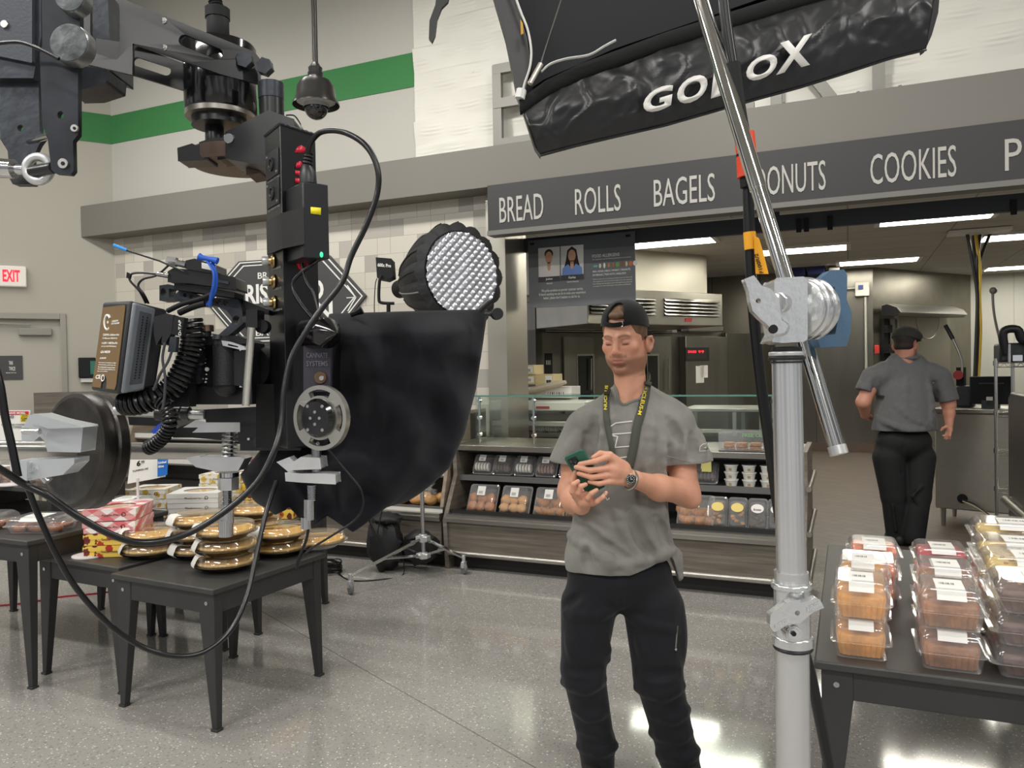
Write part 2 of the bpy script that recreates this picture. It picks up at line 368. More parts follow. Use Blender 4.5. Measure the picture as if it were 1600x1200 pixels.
# beam (soffit) and hanging charcoal sign band
m = MB(); xl = -8.18
m.add([V((xl, YB, 3.225)), V((9, YB, 3.225)), V((9, YB, 3.585)), V((xl, YB, 3.585)), V((xl+.2, YW, 3.225)), V((9, YW, 3.225)), V((9, YW, 3.585)), V((xl+.2, YW, 3.585))],
      [(0, 1, 2, 3), (4, 7, 6, 5), (0, 4, 5, 1), (3, 2, 6, 7), (0, 3, 7, 4), (1, 5, 6, 2)])
struct(m.build('trim_4', taupe, bev=.004))
XS = PY(763, 330, YB).x
m = MB(); m.bx((XS, YB-.012, 2.83), (9, YB+.12, 3.236))
band = tag(m.build('sign_band', charcoal), 'long charcoal header sign listing BREAD, ROLLS, BAGELS, DONUTS, COOKIES over the bakery counter', 'sign')
m = MB(); m.bx((XS, YB-.035, 2.79), (9, YB+.12, 2.83)); m.build('bottom_rail', mat('rail_grey', (110, 108, 104), .5), band)
yy = YB-.0125
def bandword(s, xa, xb, za, zb):
    txt(m, s, (xa, yy, za), (xb, yy, za), (xa, yy, zb), .006, n=(0, -1, 0), bold=.0)
def xz(x, y): q = PY(x, y, yy); return q.x, q.z
for s, a, b in [('BREAD', (781, 346), (849, 311)), ('ROLLS', (899, 333), (970, 297)), ('BAGELS', (1022, 319), (1117, 279)), ('DONUTS', (1180, 301), (1290, 258)), ('COOKIES', (1360, 281), (1494, 234)), ('PIES', (1570, 262), (1672, 215))]:
    xa, za = xz(*a); xb, zb = xz(*b); m = MB(); bandword(s, xa, xb, 2.895, 3.115); m.build('lettering', mat('letter_grey', (176, 174, 168), .6), band)
# kitchen shell: stainless walls
KD = lambda x, d: CAMP + d*(FH + (x-800)/FPX*R0) - V((0, 0, 1.6))
def wallseg(name, a, b, z0, z1, mt, th=.12):
    a = V((a.x, a.y, 0)); b = V((b.x, b.y, 0)); n = (b-a).cross(ZZ).normalized()
    m = MB(); m.quadbox([a+ZZ*z0, b+ZZ*z0, b+ZZ*z1, a+ZZ*z1], -n*th); return struct(m.build(name, mt))
def seams(name, a, b, zs_, us, mt, parent=None, n_off=.006):
    a = V((a.x, a.y, 0)); b = V((b.x, b.y, 0)); n = (b-a).cross(ZZ).normalized(); u = (b-a).normalized(); L_ = (b-a).length; m = MB()
    for z in zs_: m.quadbox([a+ZZ*z, b+ZZ*z, b+ZZ*(z+.012), a+ZZ*(z+.012)], n*n_off)
    for t_ in us: q = a+u*L_*t_; m.quadbox([q, q+u*.012, q+u*.012+ZZ*3.3, q+ZZ*3.3], n*n_off)
    return m.build(name, mt, parent)
DBV = V((DB.x, DB.y, 0)); DAP = V((-DB.y, DB.x, 0))       # along / into the angled kitchen block
OV0 = KD(838, 11.7)                                      # left front corner of the oven line
wa = OV0 + DAP*3.5; wl = wallseg('wall_kitchen_left', OV0-DAP*0+DAP*3.5, OV0, 0, KZ, steelwall)
dseam = mat('dark_seam', (60, 58, 55), .5)
seams('seam', OV0+DAP*3.5, OV0, (1.65, 2.62), (.1, .35, .62, .8), dseam, wl)
wr = V((.40, 15.1, 0))
w2 = wallseg('wall_kitchen_back', V((-3.6, 15.1, 0)), wr, 0, KZ, steelwall)
seams('seam', V((-3.6, 15.1, 0)), wr, (), (.30, .52, .76), dseam, w2)
wc = KD(1481, 15.6); wc = wr + DB*(wc-wr).dot(DB)
w3 = wallseg('wall_cooler', wr, wc, 0, KZ, mat('cooler_steel', (150, 146, 136), .33, 1, var=.1, vs=3))
w4 = wallseg('wall_kitchen_right', wc, wc+V((8, 0, 0)), 0, KZ, whitewall); seams('seam', wc, wc+V((8, 0, 0)), (), (.09, .21), mat('white_seam', (180, 180, 172), .6), w4)
wallseg('wall_kitchen_side', V((6.5, 21, 0)), V((6.5, 6.5, 0)), 0, KZ, whitewall)
m = MB()
for a, b in [(V((-3.6, 15.1, 0)), wr), (wr, wc), (OV0+DAP*3.5, OV0)]:
    n = (b-a).cross(ZZ).normalized(); m.quadbox([a, b, b+ZZ*.16, a+ZZ*.16], n*.02)
struct(m.build('baseboard_kitchen', cove))
# the kitchen's recessed fluorescent panels
lampm = mat('lamp_panel', (255, 250, 236), .5, emit=21)
def klight(a, label):
    x, y = a; q = PZ(x, y, KZ); m = MB(); tb = thing('ceiling_light', label, 'light', (q.x, q.y, KZ-.03), 'fluorescent panels in the kitchen ceiling')
    m.bx((q.x-.58, q.y-.27, KZ-.028), (q.x+.58, q.y+.27, KZ-.014)); m.build('diffuser', lampm, tb)
    m = MB()
    for sx in (-1, 1): m.bx((q.x+sx*.61-.03, q.y-.30, KZ-.035), (q.x+sx*.61+.03, q.y+.30, KZ-.001)); m.bx((q.x-.6, q.y+sx*.3-.02, KZ-.035), (q.x+.6, q.y+sx*.3+.02, KZ-.001))
    m.build('frame', white, tb)
for a, l in [((1372, 406), 'long fluorescent ceiling panel right of the blue grip, above the walk-in cooler'), ((1255, 388), 'fluorescent ceiling panel just behind the silver boom arm'),
             ((1462, 337), 'fluorescent ceiling panel under the word COOKIES'), ((1612, 365), 'ceiling panel behind the bundle of hanging cords at the right edge'), ((1600, 415), 'farthest fluorescent panel at the right edge over the white wall'),
             ((1045, 376), 'ceiling panel just right of the food allergens sign'), ((1100, 352), 'smallest visible lit ceiling panel above the dark rail')]:
    klight(a, l)
# ================================================================ SIGNS, CASES AND COUNTER
PROTO = {}
def inst(key, builder, M, label=None, group=None):
    if key not in PROTO:
        o = builder(); PROTO[key] = o; place(o, M)
        if label: o['label'] = label
        if group: o['group'] = group
        return o
    return dup(PROTO[key], M, label, group)
# -- large BAKERY letters standing off the wave wall
lg = mat('letter_brushed', (120, 118, 112), .5, .3)
bk = thing('wall_letters', 'tall grey metal letters of the word BAKERY standing above the beam', 'sign', (-1.4, 6.35, 3.585))
yl = 6.33; lz0, lz1 = 3.63, 4.30
def stroke(m, pts, wd=.085):
    for i_, ((x0, z0), (x1, z1)) in enumerate(zip(pts[:-1], pts[1:])):
        dy = .0012*(i_+len(m.f) % 5); a = V((x0, yl-dy, z0)); b = V((x1, yl-dy, z1)); u = (b-a).normalized(); n = V((u.z, 0, -u.x))*wd/2; e = u*wd*.42
        m.quadbox([a-n-e, b-n+e, b+n+e, a+n-e], (0, .05, 0))
h = lz1-lz0
for name, x0, segs in [('B', -2.88, [[(0, 0), (0, h)], [(0, h), (.30, h), (.36, h*.93), (.36, h*.62), (.3, h*.54), (0, h*.54)], [(.3, h*.54), (.39, h*.46), (.39, h*.08), (.32, 0), (0, 0)]]),
        ('A', -2.28, [[(0, 0), (.22, h), (.44, 0)], [(.09, h*.3), (.35, h*.3)]]), ('K', -1.62, [[(0, 0), (0, h)], [(.38, h), (.05, h*.48), (.4, 0)]]),
        ('E', -1.02, [[(.32, 0), (0, 0), (0, h), (.32, h)], [(0, h*.52), (.28, h*.52)]]), ('R', -.50, [[(0, 0), (0, h), (.3, h), (.36, h*.9), (.36, h*.6), (.3, h*.5), (0, h*.5)], [(.16, h*.5), (.38, 0)]]),
        ('Y', .03, [[(0, h), (.19, h*.45), (.38, h)], [(.19, h*.45), (.19, 0)]])]:
    m = MB()
    for s in segs: stroke(m, [(x0+a, lz0+b) for a, b in s])
    m.cyl((x0+.05, yl+.02, 3.58), (x0+.05, yl+.02, 3.63), .012); m.cyl((x0+.33, yl+.02, 3.58), (x0+.33, yl+.02, 3.63), .012)
    m.build('letter', lg, bk)
# -- hexagonal bakery sign on the tile wall
hx = [(-6.05, 2.82), (-4.86, 2.80), (-4.42, 2.36), (-4.86, 1.93), (-6.05, 1.93), (-6.56, 2.42)]
sgm = mat('sign_charcoal', (66, 65, 66), .5, var=.05, vs=8)
m = MB(); m.prism(hx, (0, YW-.035, 0), (1, 0, 0), (0, 0, 1), (0, .03, 0)); sg = tag(m.build('bakery_sign', sgm), 'dark hexagonal wall sign with white outlines half hidden by the black camera post', 'sign')
cx, cz = -5.48, 2.37
for k, wd in ((.97, .012), (.89, .010)):
    m = MB(); o_ = [((x-cx)*k+cx, (z-cz)*k+cz) for x, z in hx]; i_ = [((x-cx)*(k-.016)+cx, (z-cz)*(k-.016*1.6)+cz) for x, z in hx]
    m.cut(o_, [i_], (0, YW-.0365, 0), (1, 0, 0), (0, 0, 1), (0, -.002, 0)); m.build('outline', whiteink, sg)
def wtxt(parent, s, a, b, c, mt=whiteink, Y=YW-.0365, name='lettering', bold=.01, ext=.002):
    A_, B_, C_ = PY(*a, Y), PY(*b, Y), PY(*c, Y)
    m = MB(); txt(m, s, (A_.x, Y, A_.z), (B_.x, Y, A_.z), (A_.x, Y, C_.z), ext, n=(0, -1, 0), bold=bold); return m.build(name, mt, parent)
wtxt(sg, 'BREADS', (403, 436), (452, 430), (403, 426)); wtxt(sg, 'RISE AND', (384, 476), (506, 462), (384, 445), bold=.03)
wtxt(sg, 'OVEN', (421, 504), (520, 490), (421, 476), bold=.03); wtxt(sg, 'BAKERY', (400, 525), (462, 520), (400, 516))
m = MB()
for s_ in (1, -1): a = PY(557, 465, YW-.037); m.quadbox([a, a+V((-.10, 0, .13*s_)), a+V((-.115, 0, .13*s_)), a+V((-.018, 0, 0))], (0, -.003, 0))
a = PY(557, 465, YW-.037); m.quadbox([a, a+V((-.12, 0, 0)), a+V((-.12, 0, .008)), a+V((0, 0, .008))], (0, -.003, 0)); m.build('arrow', whiteink, sg)
# -- items on the angled left wall
def lwq(x0, y0, x1, y1, off=.0): a = PW(x0, y0, off); b = PW(x1, y1, off); return (CORN-a).dot(DB), (CORN-b).dot(DB), b.z, a.z
def lbox(m, sA, sB, zA, zB, off0, off1):
    m.quadbox([lw(sA, zA, off0), lw(sB, zA, off0), lw(sB, zB, off0), lw(sA, zB, off0)], NB*(off1-off0)); return m
a, b, z0, z1 = lwq(-16, 415, 42, 449); m = MB(); lbox(m, a, b, z0, z1, .0, .07); ex = tag(m.build('exit_sign', mat('exit_housing', (206, 200, 190), .5, emit=.35), bev=.01), 'white EXIT sign with red letters on the left wall above the door', 'sign')
txs = MB(); txt(txs, 'EXIT', lw(a-.12, z0+.05, .072), lw(b+.06, z0+.05, .072), lw(a-.12, z1-.045, .072), .003, n=NB, bold=.03)
t_ = mat('exit_red', (236, 30, 62), .5, emit=.8); txs.build('lettering', t_, ex)
a, b, z0, z1 = lwq(-8, 556, 36, 593, -.055); m = MB(); lbox(m, a, b, z0, z1, -.055, -.045); th = tag(m.build('door_sign', sgm), 'dark THINK TWICE notice mounted on the door under the closer', 'sign')
m = MB(); zz = z1-z0
def ltx(m, s, a, b, z0, z1, off, bold=.01): return txt(m, s, lw(a, z0, off), lw(b, z0, off), lw(a, z1, off), .001, n=NB, bold=bold)
ltx(m, 'THINK', a-.13, b+.09, z0+.62*zz, z0+.78*zz, -.044); m.build('lettering', whiteink, th)
m = MB(); ltx(m, 'TWICE!', a-.13, b+.07, z0+.38*zz, z0+.54*zz, -.044); ltx(m, 'EMERGENCY EXIT ONLY', a-.1, b+.06, z0+.27*zz, z0+.31*zz, -.044); m.build('lettering', whiteink, th)
a, b, z0, z1 = lwq(122, 559, 150, 590); m = MB(); lbox(m, a, b, z0, z1, 0, .1); pbx = tag(m.build('wall_display', blackmat, bev=.01), 'small black box with a coloured picture on the left wall beside the battery', 'box')
m = MB(); lbox(m, a-.12, b-.02, z0+.04, z1-.04, .1, .104); m.build('picture', mat('teal_picture', (40, 110, 96), .5), pbx)
m = MB(); lbox(m, a-.02, b-.0, z0-.05, z0-.005, 0, .07); m.build('tray', white, pbx)
a, b, z0, z1 = lwq(62, 613, 190, 637); m = MB(); lbox(m, a+.05, b-.6, z0-.02, z1, .25, .30); m.quadbox([lw(a+.03, 0, .22), lw(a-.0, 0, .22), lw(a-.0, z0+.04, .22), lw(a+.03, z0+.04, .22)], NB*.08)
tag(m.build('wall_bumper_rail', woodlam), 'grey wood-grain barrier board standing before the left wall', 'barrier')
# -- display cases along Y = 5.43
CX0, CX1 = -2.97, -.30
railm = mat('case_rail', (178, 174, 166), .32, .9); kick = mat('black_kick', (30, 29, 28), .5); casein = mat('case_black', (28, 28, 28), .5); shelfm = mat('shelf_grey', (96, 96, 95), .5)
def base(parent, x0, x1):
    m = MB(); m.bx((x0, 5.52, 0), (x1, 6.3, .12)); m.build('kick_plate', kick, parent)
    m = MB(); m.bx((x0, 5.43, .12), (x1, 6.3, .39)); m.build('wood_front', woodlam, parent)
    m = MB(); m.cyl((x0, 5.425, .135), (x1, 5.425, .135), .022, n=12); m.build('bumper', railm, parent)
    m = MB(); m.bx((x0, 5.40, .385), (x1, 5.46, .445)); m.bx((x0, 5.39, .41), (x1, 5.40, .42)); m.build('front_rail', railm, parent)
sc_ = thing('self_serve_case', 'long wood-fronted pastry case with two black shelves behind the man in the grey shirt', 'display case', ((CX0+CX1)/2, 5.85, 0))
base(sc_, CX0, CX1)
m = MB(); m.bx((CX0, 5.46, .39), (CX1, 5.50, .475)); m.add([(CX0, 5.5, .44), (CX1, 5.5, .44), (CX1, 6.0, .47), (CX0, 6.0, .47)], [(0, 1, 2, 3)]); m.bx((CX0, 5.98, .39), (CX1, 6.0, .93)); m.build('lower_deck', casein, sc_)
m = MB(); m.bx((CX0, 5.66, .70), (CX1, 5.99, .72)); m.bx((CX0, 5.64, .69), (CX1, 5.66, .735)); m.build('shelf', shelfm, sc_)
m = MB(); m.bx((CX0, 5.60, .94), (CX1, 6.33, .985)); m.build('counter_top', steel, sc_, bev=.004)
m = MB(); m.bx((CX0, 5.98, .80), (CX1, 6.3, .94)); m.bx((CX0, 5.64, .925), (CX1, 6.0, .94)); m.build('under_counter', casein, sc_)
for x in (CX0-.03, CX1):
    m = MB(); m.prism([(5.43, .0), (5.40, .40), (5.46, .50), (5.60, .74), (5.58, 1.0), (6.33, 1.0), (6.33, 0)], (x, 0, 0), (0, 1, 0), (0, 0, 1), (.035, 0, 0)); m.build('side_panel', woodlam, sc_)
m = MB()
for z in (.16, .47, .77): m.cyl((CX1+.05, 5.42, z), (CX1+.05, 6.33, z+.0), .018)
m.build('side_rail', railm, sc_)
# glass guard on the counter
glass = clear('guard_glass', (248, 252, 250), .02, .4, .03); gedge = mat('glass_edge', (92, 140, 128), .2, 0, .8)
gg = thing('glass_guard', 'clear glass sneeze guard with green edges standing on the counter', 'glass guard', (-1.7, 5.8, .985))
m = MB(); m.bx((-2.86, 5.74, 1.0), (-.36, 5.748, 1.375)); m.build('front_glass', glass, gg)
m = MB(); m.bx((-2.86, 5.62, 1.38), (-.36, 6.0, 1.39)); m.build('top_glass', glass, gg)
m = MB(); m.bx((-2.862, 5.612, 1.38), (-.36, 5.622, 1.392)); m.build('glass_edge', gedge, gg)
m = MB(); m.bx((-2.86, 5.75, 1.0), (-2.852, 6.25, 1.375)); m.build('side_glass', glass, gg)
for x in (-2.84, -2.35, -.5):
    m = MB(); m.cyl((x, 5.78, .985), (x, 5.78, 1.38), .011)
    for z in (1.06, 1.2, 1.34): m.cyl((x, 5.76, z), (x, 5.80, z), .016, n=10)
    m.build('post', chrome, gg)
# bread case on the left
bc = thing('bread_case', 'wood-fronted upright bread case to the left of the pastry case', 'display case', (-5.0, 5.85, 0)); BX0, BX1 = -6.75, -3.03
base(bc, BX0, BX1)
m = MB(); m.bx((BX0, 5.98, .39), (BX1, 6.3, 1.22)); m.build('back_panel', mat('case_back', (70, 66, 62), .5), bc)
for z, y in ((.46, 5.48), (.76, 5.62), (1.0, 5.7)):
    m = MB(); m.add([(BX0, y, z-.03), (BX1, y, z-.03), (BX1, 6.0, z+.06), (BX0, 6.0, z+.06)], [(0, 1, 2, 3)]); m.bx((BX0, y-.02, z-.05), (BX1, y, z+.03)); m.build('shelf', mat('shelf_metal', (128, 127, 123), .4, .6), bc)
for x in (BX0-.03, -5.02, BX1-.03):
    m = MB(); m.prism([(5.44, .39), (5.50, .60), (5.66, 1.1), (5.9, 1.25), (6.3, 1.25), (6.3, .39)], (x, 0, 0), (0, 1, 0), (0, 0, 1), (.03, 0, 0)); m.build('divider_panel', wood('divider_wood', (120, 104, 88), (160, 145, 126), (1.2, 1.2, 14)), bc)
for z, y in ((.46, 5.459), (.76, 5.599), (1.0, 5.679)):
    m = MB(); m.bx((BX0, y-.003, z-.035), (BX1, y, z+.012)); m.build('price_strip', mat('price_strip', (205, 203, 196), .5), bc)
# ---- pastries
crust = mat('croissant_crust', (196, 132, 70), .5, var=.35, vs=9, bump=.4, bs=30); bun = mat('bun_crust', (212, 160, 98), .5, var=.25, vs=7)
cinn = mat('cinnamon_roll', (176, 112, 58), .4, var=.45, vs=14, bump=.4, bs=40); choc = mat('chocolate', (72, 44, 32), .45, var=.4, vs=40, bump=.5, bs=90); pale = mat('pale_dough', (226, 190, 130), .55, var=.2, vs=10)
yolk = mat('yellow_cake', (224, 168, 84), .6, var=.2, vs=25, bump=.5, bs=60); cookie = mat('cookie', (178, 128, 76), .65, var=.4, vs=45, bump=.5, bs=70)
def b_croissant():
    m = MB(); pts = []; rr = []
    for i in range(25):
        t_ = i/24; a = (t_-.5)*2.6; pts.append(V((.052*sin(a), .052*(1-cos(a))-.02, .022))); e = sin(pi*t_)**.7; rr.append(max(.004, .026*e*(1+.14*((i*5 % 12)/12-.5))+(.003 if i % 4 < 2 else 0)*e))
    m.tube(pts, rr, 12, flat=(1, .85)); return m.build('croissant', crust, org=(0, 0, 0), sharp=70)
def b_roll(mt=bun, nm='bread_roll', r=(.042, .036, .03), amp=.25, seed=1):
    def f():
        m = MB(); m.ell((0, 0, r[2]*.9), r, amp=amp, fr=9, seed=seed); return m.build(nm, mt, org=(0, 0, 0), sharp=80)
    return f
def b_cinn():
    m = MB(); m.ell((0, 0, .024), (.045, .045, .026), amp=.1)
    pts = [V((cos(a)*(.006+a*.0024), sin(a)*(.006+a*.0024), .046-.0009*a)) for a in np.linspace(0, 14, 50)]; m.tube(pts, .006, 6); return m.build('cinnamon_roll', cinn, org=(0, 0, 0), sharp=80)
def rrect(wx, wy, r=.02, n=4):
    out = []
    for cx_, cy_, a0 in ((wx-r, wy-r, 0), (-wx+r, wy-r, pi/2), (-wx+r, -wy+r, pi), (wx-r, -wy+r, 1.5*pi)):
        for k in range(n+1): a = a0+pi/2*k/n; out.append((cx_+r*cos(a), cy_+r*sin(a)))
    return out
def b_shell(wx, wy, h1, h2, lab=True, nm='pastry_container', cap_in=.82, lb=(.05, .05), band=None, labm=None, flute=0, top=False):
    """clear hinged clamshell: tray, rim, lid"""
    def f():
        o = thing(nm, 'x', 'food container')
        def ringz(k, z, fl=0):
            pts = rrect(wx*k, wy*k, .022, 5); n = len(pts); return [V((x*(1+(fl if i % 2 else 0)), y*(1+(fl if i % 2 else 0)), z)) for i, (x, y) in enumerate(pts)]
        m = MB(); m.loft([ringz(.84, 0, flute), ringz(.88, h1*.5, flute), ringz(.94, h1, 0), ringz(1.04, h1+.001), ringz(1.04, h1+.005)], cap=False); m.add(ringz(.84, 0), [tuple(range(24))]); m.build('tray', clearp, o, sharp=50)
        m = MB(); m.loft([ringz(1.04, h1+.006), ringz(.96, h1+.008), ringz(.93, h1+(h2-h1)*.6, flute), ringz(cap_in, h2-.004), ringz(cap_in-.06, h2)], cap=False); m.add(ringz(cap_in-.06, h2), [tuple(range(24))]); m.build('lid', clearp, o, sharp=50)
        if lab and top:      # small label near the upper edge of the lid
            m = MB(); m.add([V((-lb[0], wy*.10, h2+.002)), V((lb[0], wy*.10, h2+.002)), V((lb[0], wy*.74, h2+.002)), V((-lb[0], wy*.74, h2+.002))], [(0, 1, 2, 3)]); lo = m.build('label', labm or paper, o); m = MB()
            for i in range(7): x = -lb[0]*.6+i*lb[0]*.15; m.quad((x, wy*.2, h2+.003), (x+lb[0]*.07, wy*.2, h2+.003), (x+lb[0]*.07, wy*.4, h2+.003), (x, wy*.4, h2+.003))
            m.build('print', mat('grey_print', (120, 120, 118), .7), lo)
        elif lab:
            m = MB(); m.add([V((-lb[0], -wy*.45, h2+.002)), V((lb[0], -wy*.45, h2+.002)), V((lb[0], wy*.3, h2+.002)), V((-lb[0], wy*.3, h2+.002)), V((-lb[0], -wy*cap_in*.98, h2-.003)), V((lb[0], -wy*cap_in*.98, h2-.003)), V((-lb[0], -wy*.955, h2-lb[1])), V((lb[0], -wy*.955, h2-lb[1]))], [(0, 1, 2, 3), (4, 5, 1, 0), (6, 7, 5, 4)])
            lo = m.build('label', labm or paper, o); 
            m = MB()
            for i in range(9): x = -lb[0]*.7+i*lb[0]*.12; m.quad((x, -wy*.3, h2+.003), (x+lb[0]*(.03+.03*(i % 3)), -wy*.3, h2+.003), (x+lb[0]*(.03+.03*(i % 3)), -wy*.1, h2+.003), (x, -wy*.1, h2+.003))
            m.build('print', mat('grey_print', (120, 120, 118), .7), lo)
        if band:
            m = MB(); m.add([V((-.018, -wy*.9, .01)), V((.018, -wy*.9, .01)), V((.018, -wy*.97, h2*.7)), V((-.018, -wy*.97, h2*.7))], [(0, 1, 2, 3)]); m.build('band', band, o)
        return o
    return f
def scatter(key, bld, cx_, cy_, cz_, wx, wy, n, rows, label, group, rz=0, rs=1.0, layers=1, tilt=.2):
    c = Matrix.Translation((cx_, cy_, cz_)) @ Matrix.Rotation(rz, 4, 'Z')
    for L_ in range(layers):
        for i in range(n):
            r_, k = i % rows, i//rows; nk = max(1, (n+rows-1)//rows)
            x = (-.5+(k+.5)/nk)*2*wx+random.uniform(-1, 1)*.006; y = (-.5+(r_+.5)/rows)*2*wy+random.uniform(-1, 1)*.005
            inst(key, bld, c @ TR((x, y, L_*.043+random.uniform(0, .003)), random.uniform(0, 6.28), random.uniform(-tilt, tilt), random.uniform(-tilt, tilt), rs), label, group)
# containers on the lower deck, tilted to face the shopper
def deck(x, kind, label, glabel):
    M = TR((x, 5.615, .535), 0, radians(62)); inst('deck_box', b_shell(.125, .118, .04, .10, lb=(.035, .05), top=True), M, label, 'clear boxes along the lower deck')
    for i in range(6):
        q = M @ V((-.074+.074*(i % 3), -.066+.066*(i//3), .03)); key, bld, s_ = kind
        inst(key, bld, TR(q, random.uniform(-.5, .5)+(0 if key != 'croissant' else pi), radians(62), 0, s_*1.3), glabel, 'pastries in the lower deck boxes')
CI = ('cinn', b_cinn, .78); RO = ('roll', b_roll(), .85); CR_ = ('croissant', b_croissant, .95)
deck(-2.72, CI, 'clear box of glazed cinnamon rolls, leftmost on the lower deck', 'glazed cinnamon roll inside the leftmost lower deck box')
deck(-2.43, RO, 'clear box of pale dinner rolls, second from left on the lower deck', 'pale round roll inside the second lower deck box')
deck(-2.14, CR_, 'clear box of croissants, third from left on the lower deck', 'small croissant inside the third lower deck box')
deck(-1.87, CR_, 'clear box of croissants just left of the phone holder, lower deck', 'golden croissant in the box beside the man hip')
deck(-1.02, CR_, 'clear box of croissants just right of the man elbow, lower deck', 'golden croissant in the box right of the man elbow')
gb = mat('green_band', (120, 196, 104), .6); yl_ = mat('yellow_label', (228, 205, 120), .6)
for i, (x, mt, nm) in enumerate([(-.86, cookie, 'clear tub with yellow oval label and green band, left of its twin'), (-.725, cookie, 'second clear tub with yellow oval label and green band'), (-.59, choc, 'clear tub with white oval label over dark chocolate bites'), (-.46, choc, 'dark chocolate tub partly behind the silver stand pole')]):
    M = TR((x, 5.60, .545), 0, radians(70)); o = inst('tub%d' % (i//2), b_shell(.063, .11, .03, .07, False, 'snack_tub', .86, band=gb), M, nm, 'green banded tubs on the lower deck')
    if i in (0, 2):
        m = MB(); m.lathe([(0, .073), (.037, .073), (.037, .0725)], (0, 0, 0)); m.v = [V((q.x*1.15, q.y*.85+.035, q.z)) for q in m.v]; lo = m.build('label', yl_ if i < 2 else paper, None, org=(0, 0, 0)); lo.parent = o; ALLCH.clear()
        if i == 2:
            m = MB(); m.v = []; txt(m, 'Brownie', (-.025, .02, .0735), (.025, .02, .0735), (-.025, .035, .0735), bold=.02); l2 = m.build('print', mat('purple_print', (84, 40, 60), .6), None, org=(0, 0, 0)); l2.parent = lo
    for k in range(10):
        q = M @ V((random.uniform(-.035, .035), -.08+.015*k, .02+random.uniform(0, .02))); inst('bite%d' % (i//2), b_roll(mt, 'snack_bite', (.018, .016, .012), .4, i), TR(q, k), 'small round bite inside the %s banded tub' % ['leftmost', 'second', 'third', 'rightmost'][i], 'snack bites in the tubs')
# upper shelf
def upper(x, mt, label, w_=.088, tilt=58):
    M = TR((x, 5.76, .795), 0, radians(tilt)); inst('up_box', b_shell(w_, .085, .03, .085, lb=(.03, .02), top=True), M, label, 'clear boxes on the upper shelf of the pastry case')
    for k in range(5):
        q = M @ V((-.052+.026*k, -.025, .045)); inst('slice_'+mt.name, (lambda mt=mt: (lambda: MB().cyl((-.008, 0, 0), (.008, 0, 0), .036, n=18).build('cookie', mt, org=(0, 0, 0), bev=.003))()), TR(q, 0, radians(tilt)), 'cookie in the '+label.replace('on the ', '').replace('clear ', ''), 'cookies on the upper shelf')
icing = mat('icing', (236, 232, 224), .5); pinkc = mat('pink_cookie', (150, 110, 98), .6, var=.3)
upper(-2.78, icing, 'clear box of white iced cookies, leftmost on the upper shelf'); upper(-2.60, choc, 'clear box of dark chocolate cookies on the upper shelf'); upper(-2.41, icing, 'clear box of white iced cookies between two brown cookie boxes')
upper(-2.22, pinkc, 'clear box of pinkish brown cookies on the upper shelf'); upper(-2.02, cookie, 'clear box of golden cookies behind the man shoulder, upper shelf'); upper(-.97, choc, 'clear box of dark cookies with a yellow label right of the sleeve')
m = MB(); m.bx((-.99, 5.665, .83), (-.92, 5.67, .915)); tag(m.build('yellow_card', mat('yellow_card', (228, 218, 130), .6)), 'pale yellow card on the dark cookie box beside the sleeve', 'label card')
def b_cup():
    o = thing('dip_cup', 'x', 'cup'); m = MB(); m.lathe([(0, 0), (.036, 0), (.046, .045)], cap=False); m.build('cup', white, o)
    m = MB(); m.lathe([(.046, .045), (.051, .045), (.051, .053), (0, .053)]); m.build('lid', mat('lid_white', (238, 238, 234), .4), o)
    m = MB(); m.quad((-.004, -.0425, .012), (.016, -.0405, .012), (.016, -.044, .03), (-.004, -.0455, .03)); m.build('label', mat('gold_label', (186, 160, 110), .5), o); return o
for c in range(3):
    for k in range(3): inst('cup', b_cup, TR((-.79+c*.125, 5.74, .722+k*.0535), .15*c-.2), 'white dip cup with lid, %s of the %s stack beside the silver pole' % (['bottom', 'middle', 'top'][k], ['left', 'middle', 'right'][c]), 'white dip cups stacked on the upper shelf')
# free cookie box on the counter
fb = thing('cookie_box', 'clear FREE COOKIES box on the steel counter behind the black cable', 'food container', (-.62, 5.72, .985))
m = MB(); m.bx((-.86, 5.62, .987), (-.42, 5.82, 1.13)); m.build('box', clearp, fb)
m = MB(); m.bx((-.86, 5.62, .986), (-.42, 5.82, .993)); m.build('tray', shelfm, fb)
m = MB(); txt(m, 'FREE COOKIES', (-.70, 5.66, 1.09), (-.45, 5.66, 1.09), (-.70, 5.66, 1.115), .002, n=(0, -1, 0), bold=.02); m.build('lettering', mat('green_text', (120, 176, 110), .6), fb)
for c in range(4):
    for k in range(5): inst('counter_cookie', lambda: MB().cyl((0, 0, 0), (0, 0, .009), .04, n=20).build('cookie', cookie, org=(0, 0, 0), bev=.003), TR((-.80+.095*c+random.uniform(-.005, .005), 5.71+random.uniform(-.01, .01), .995+.0105*k), k), 'round brown cookie stacked inside the free cookie box', 'cookies in the free cookie box')
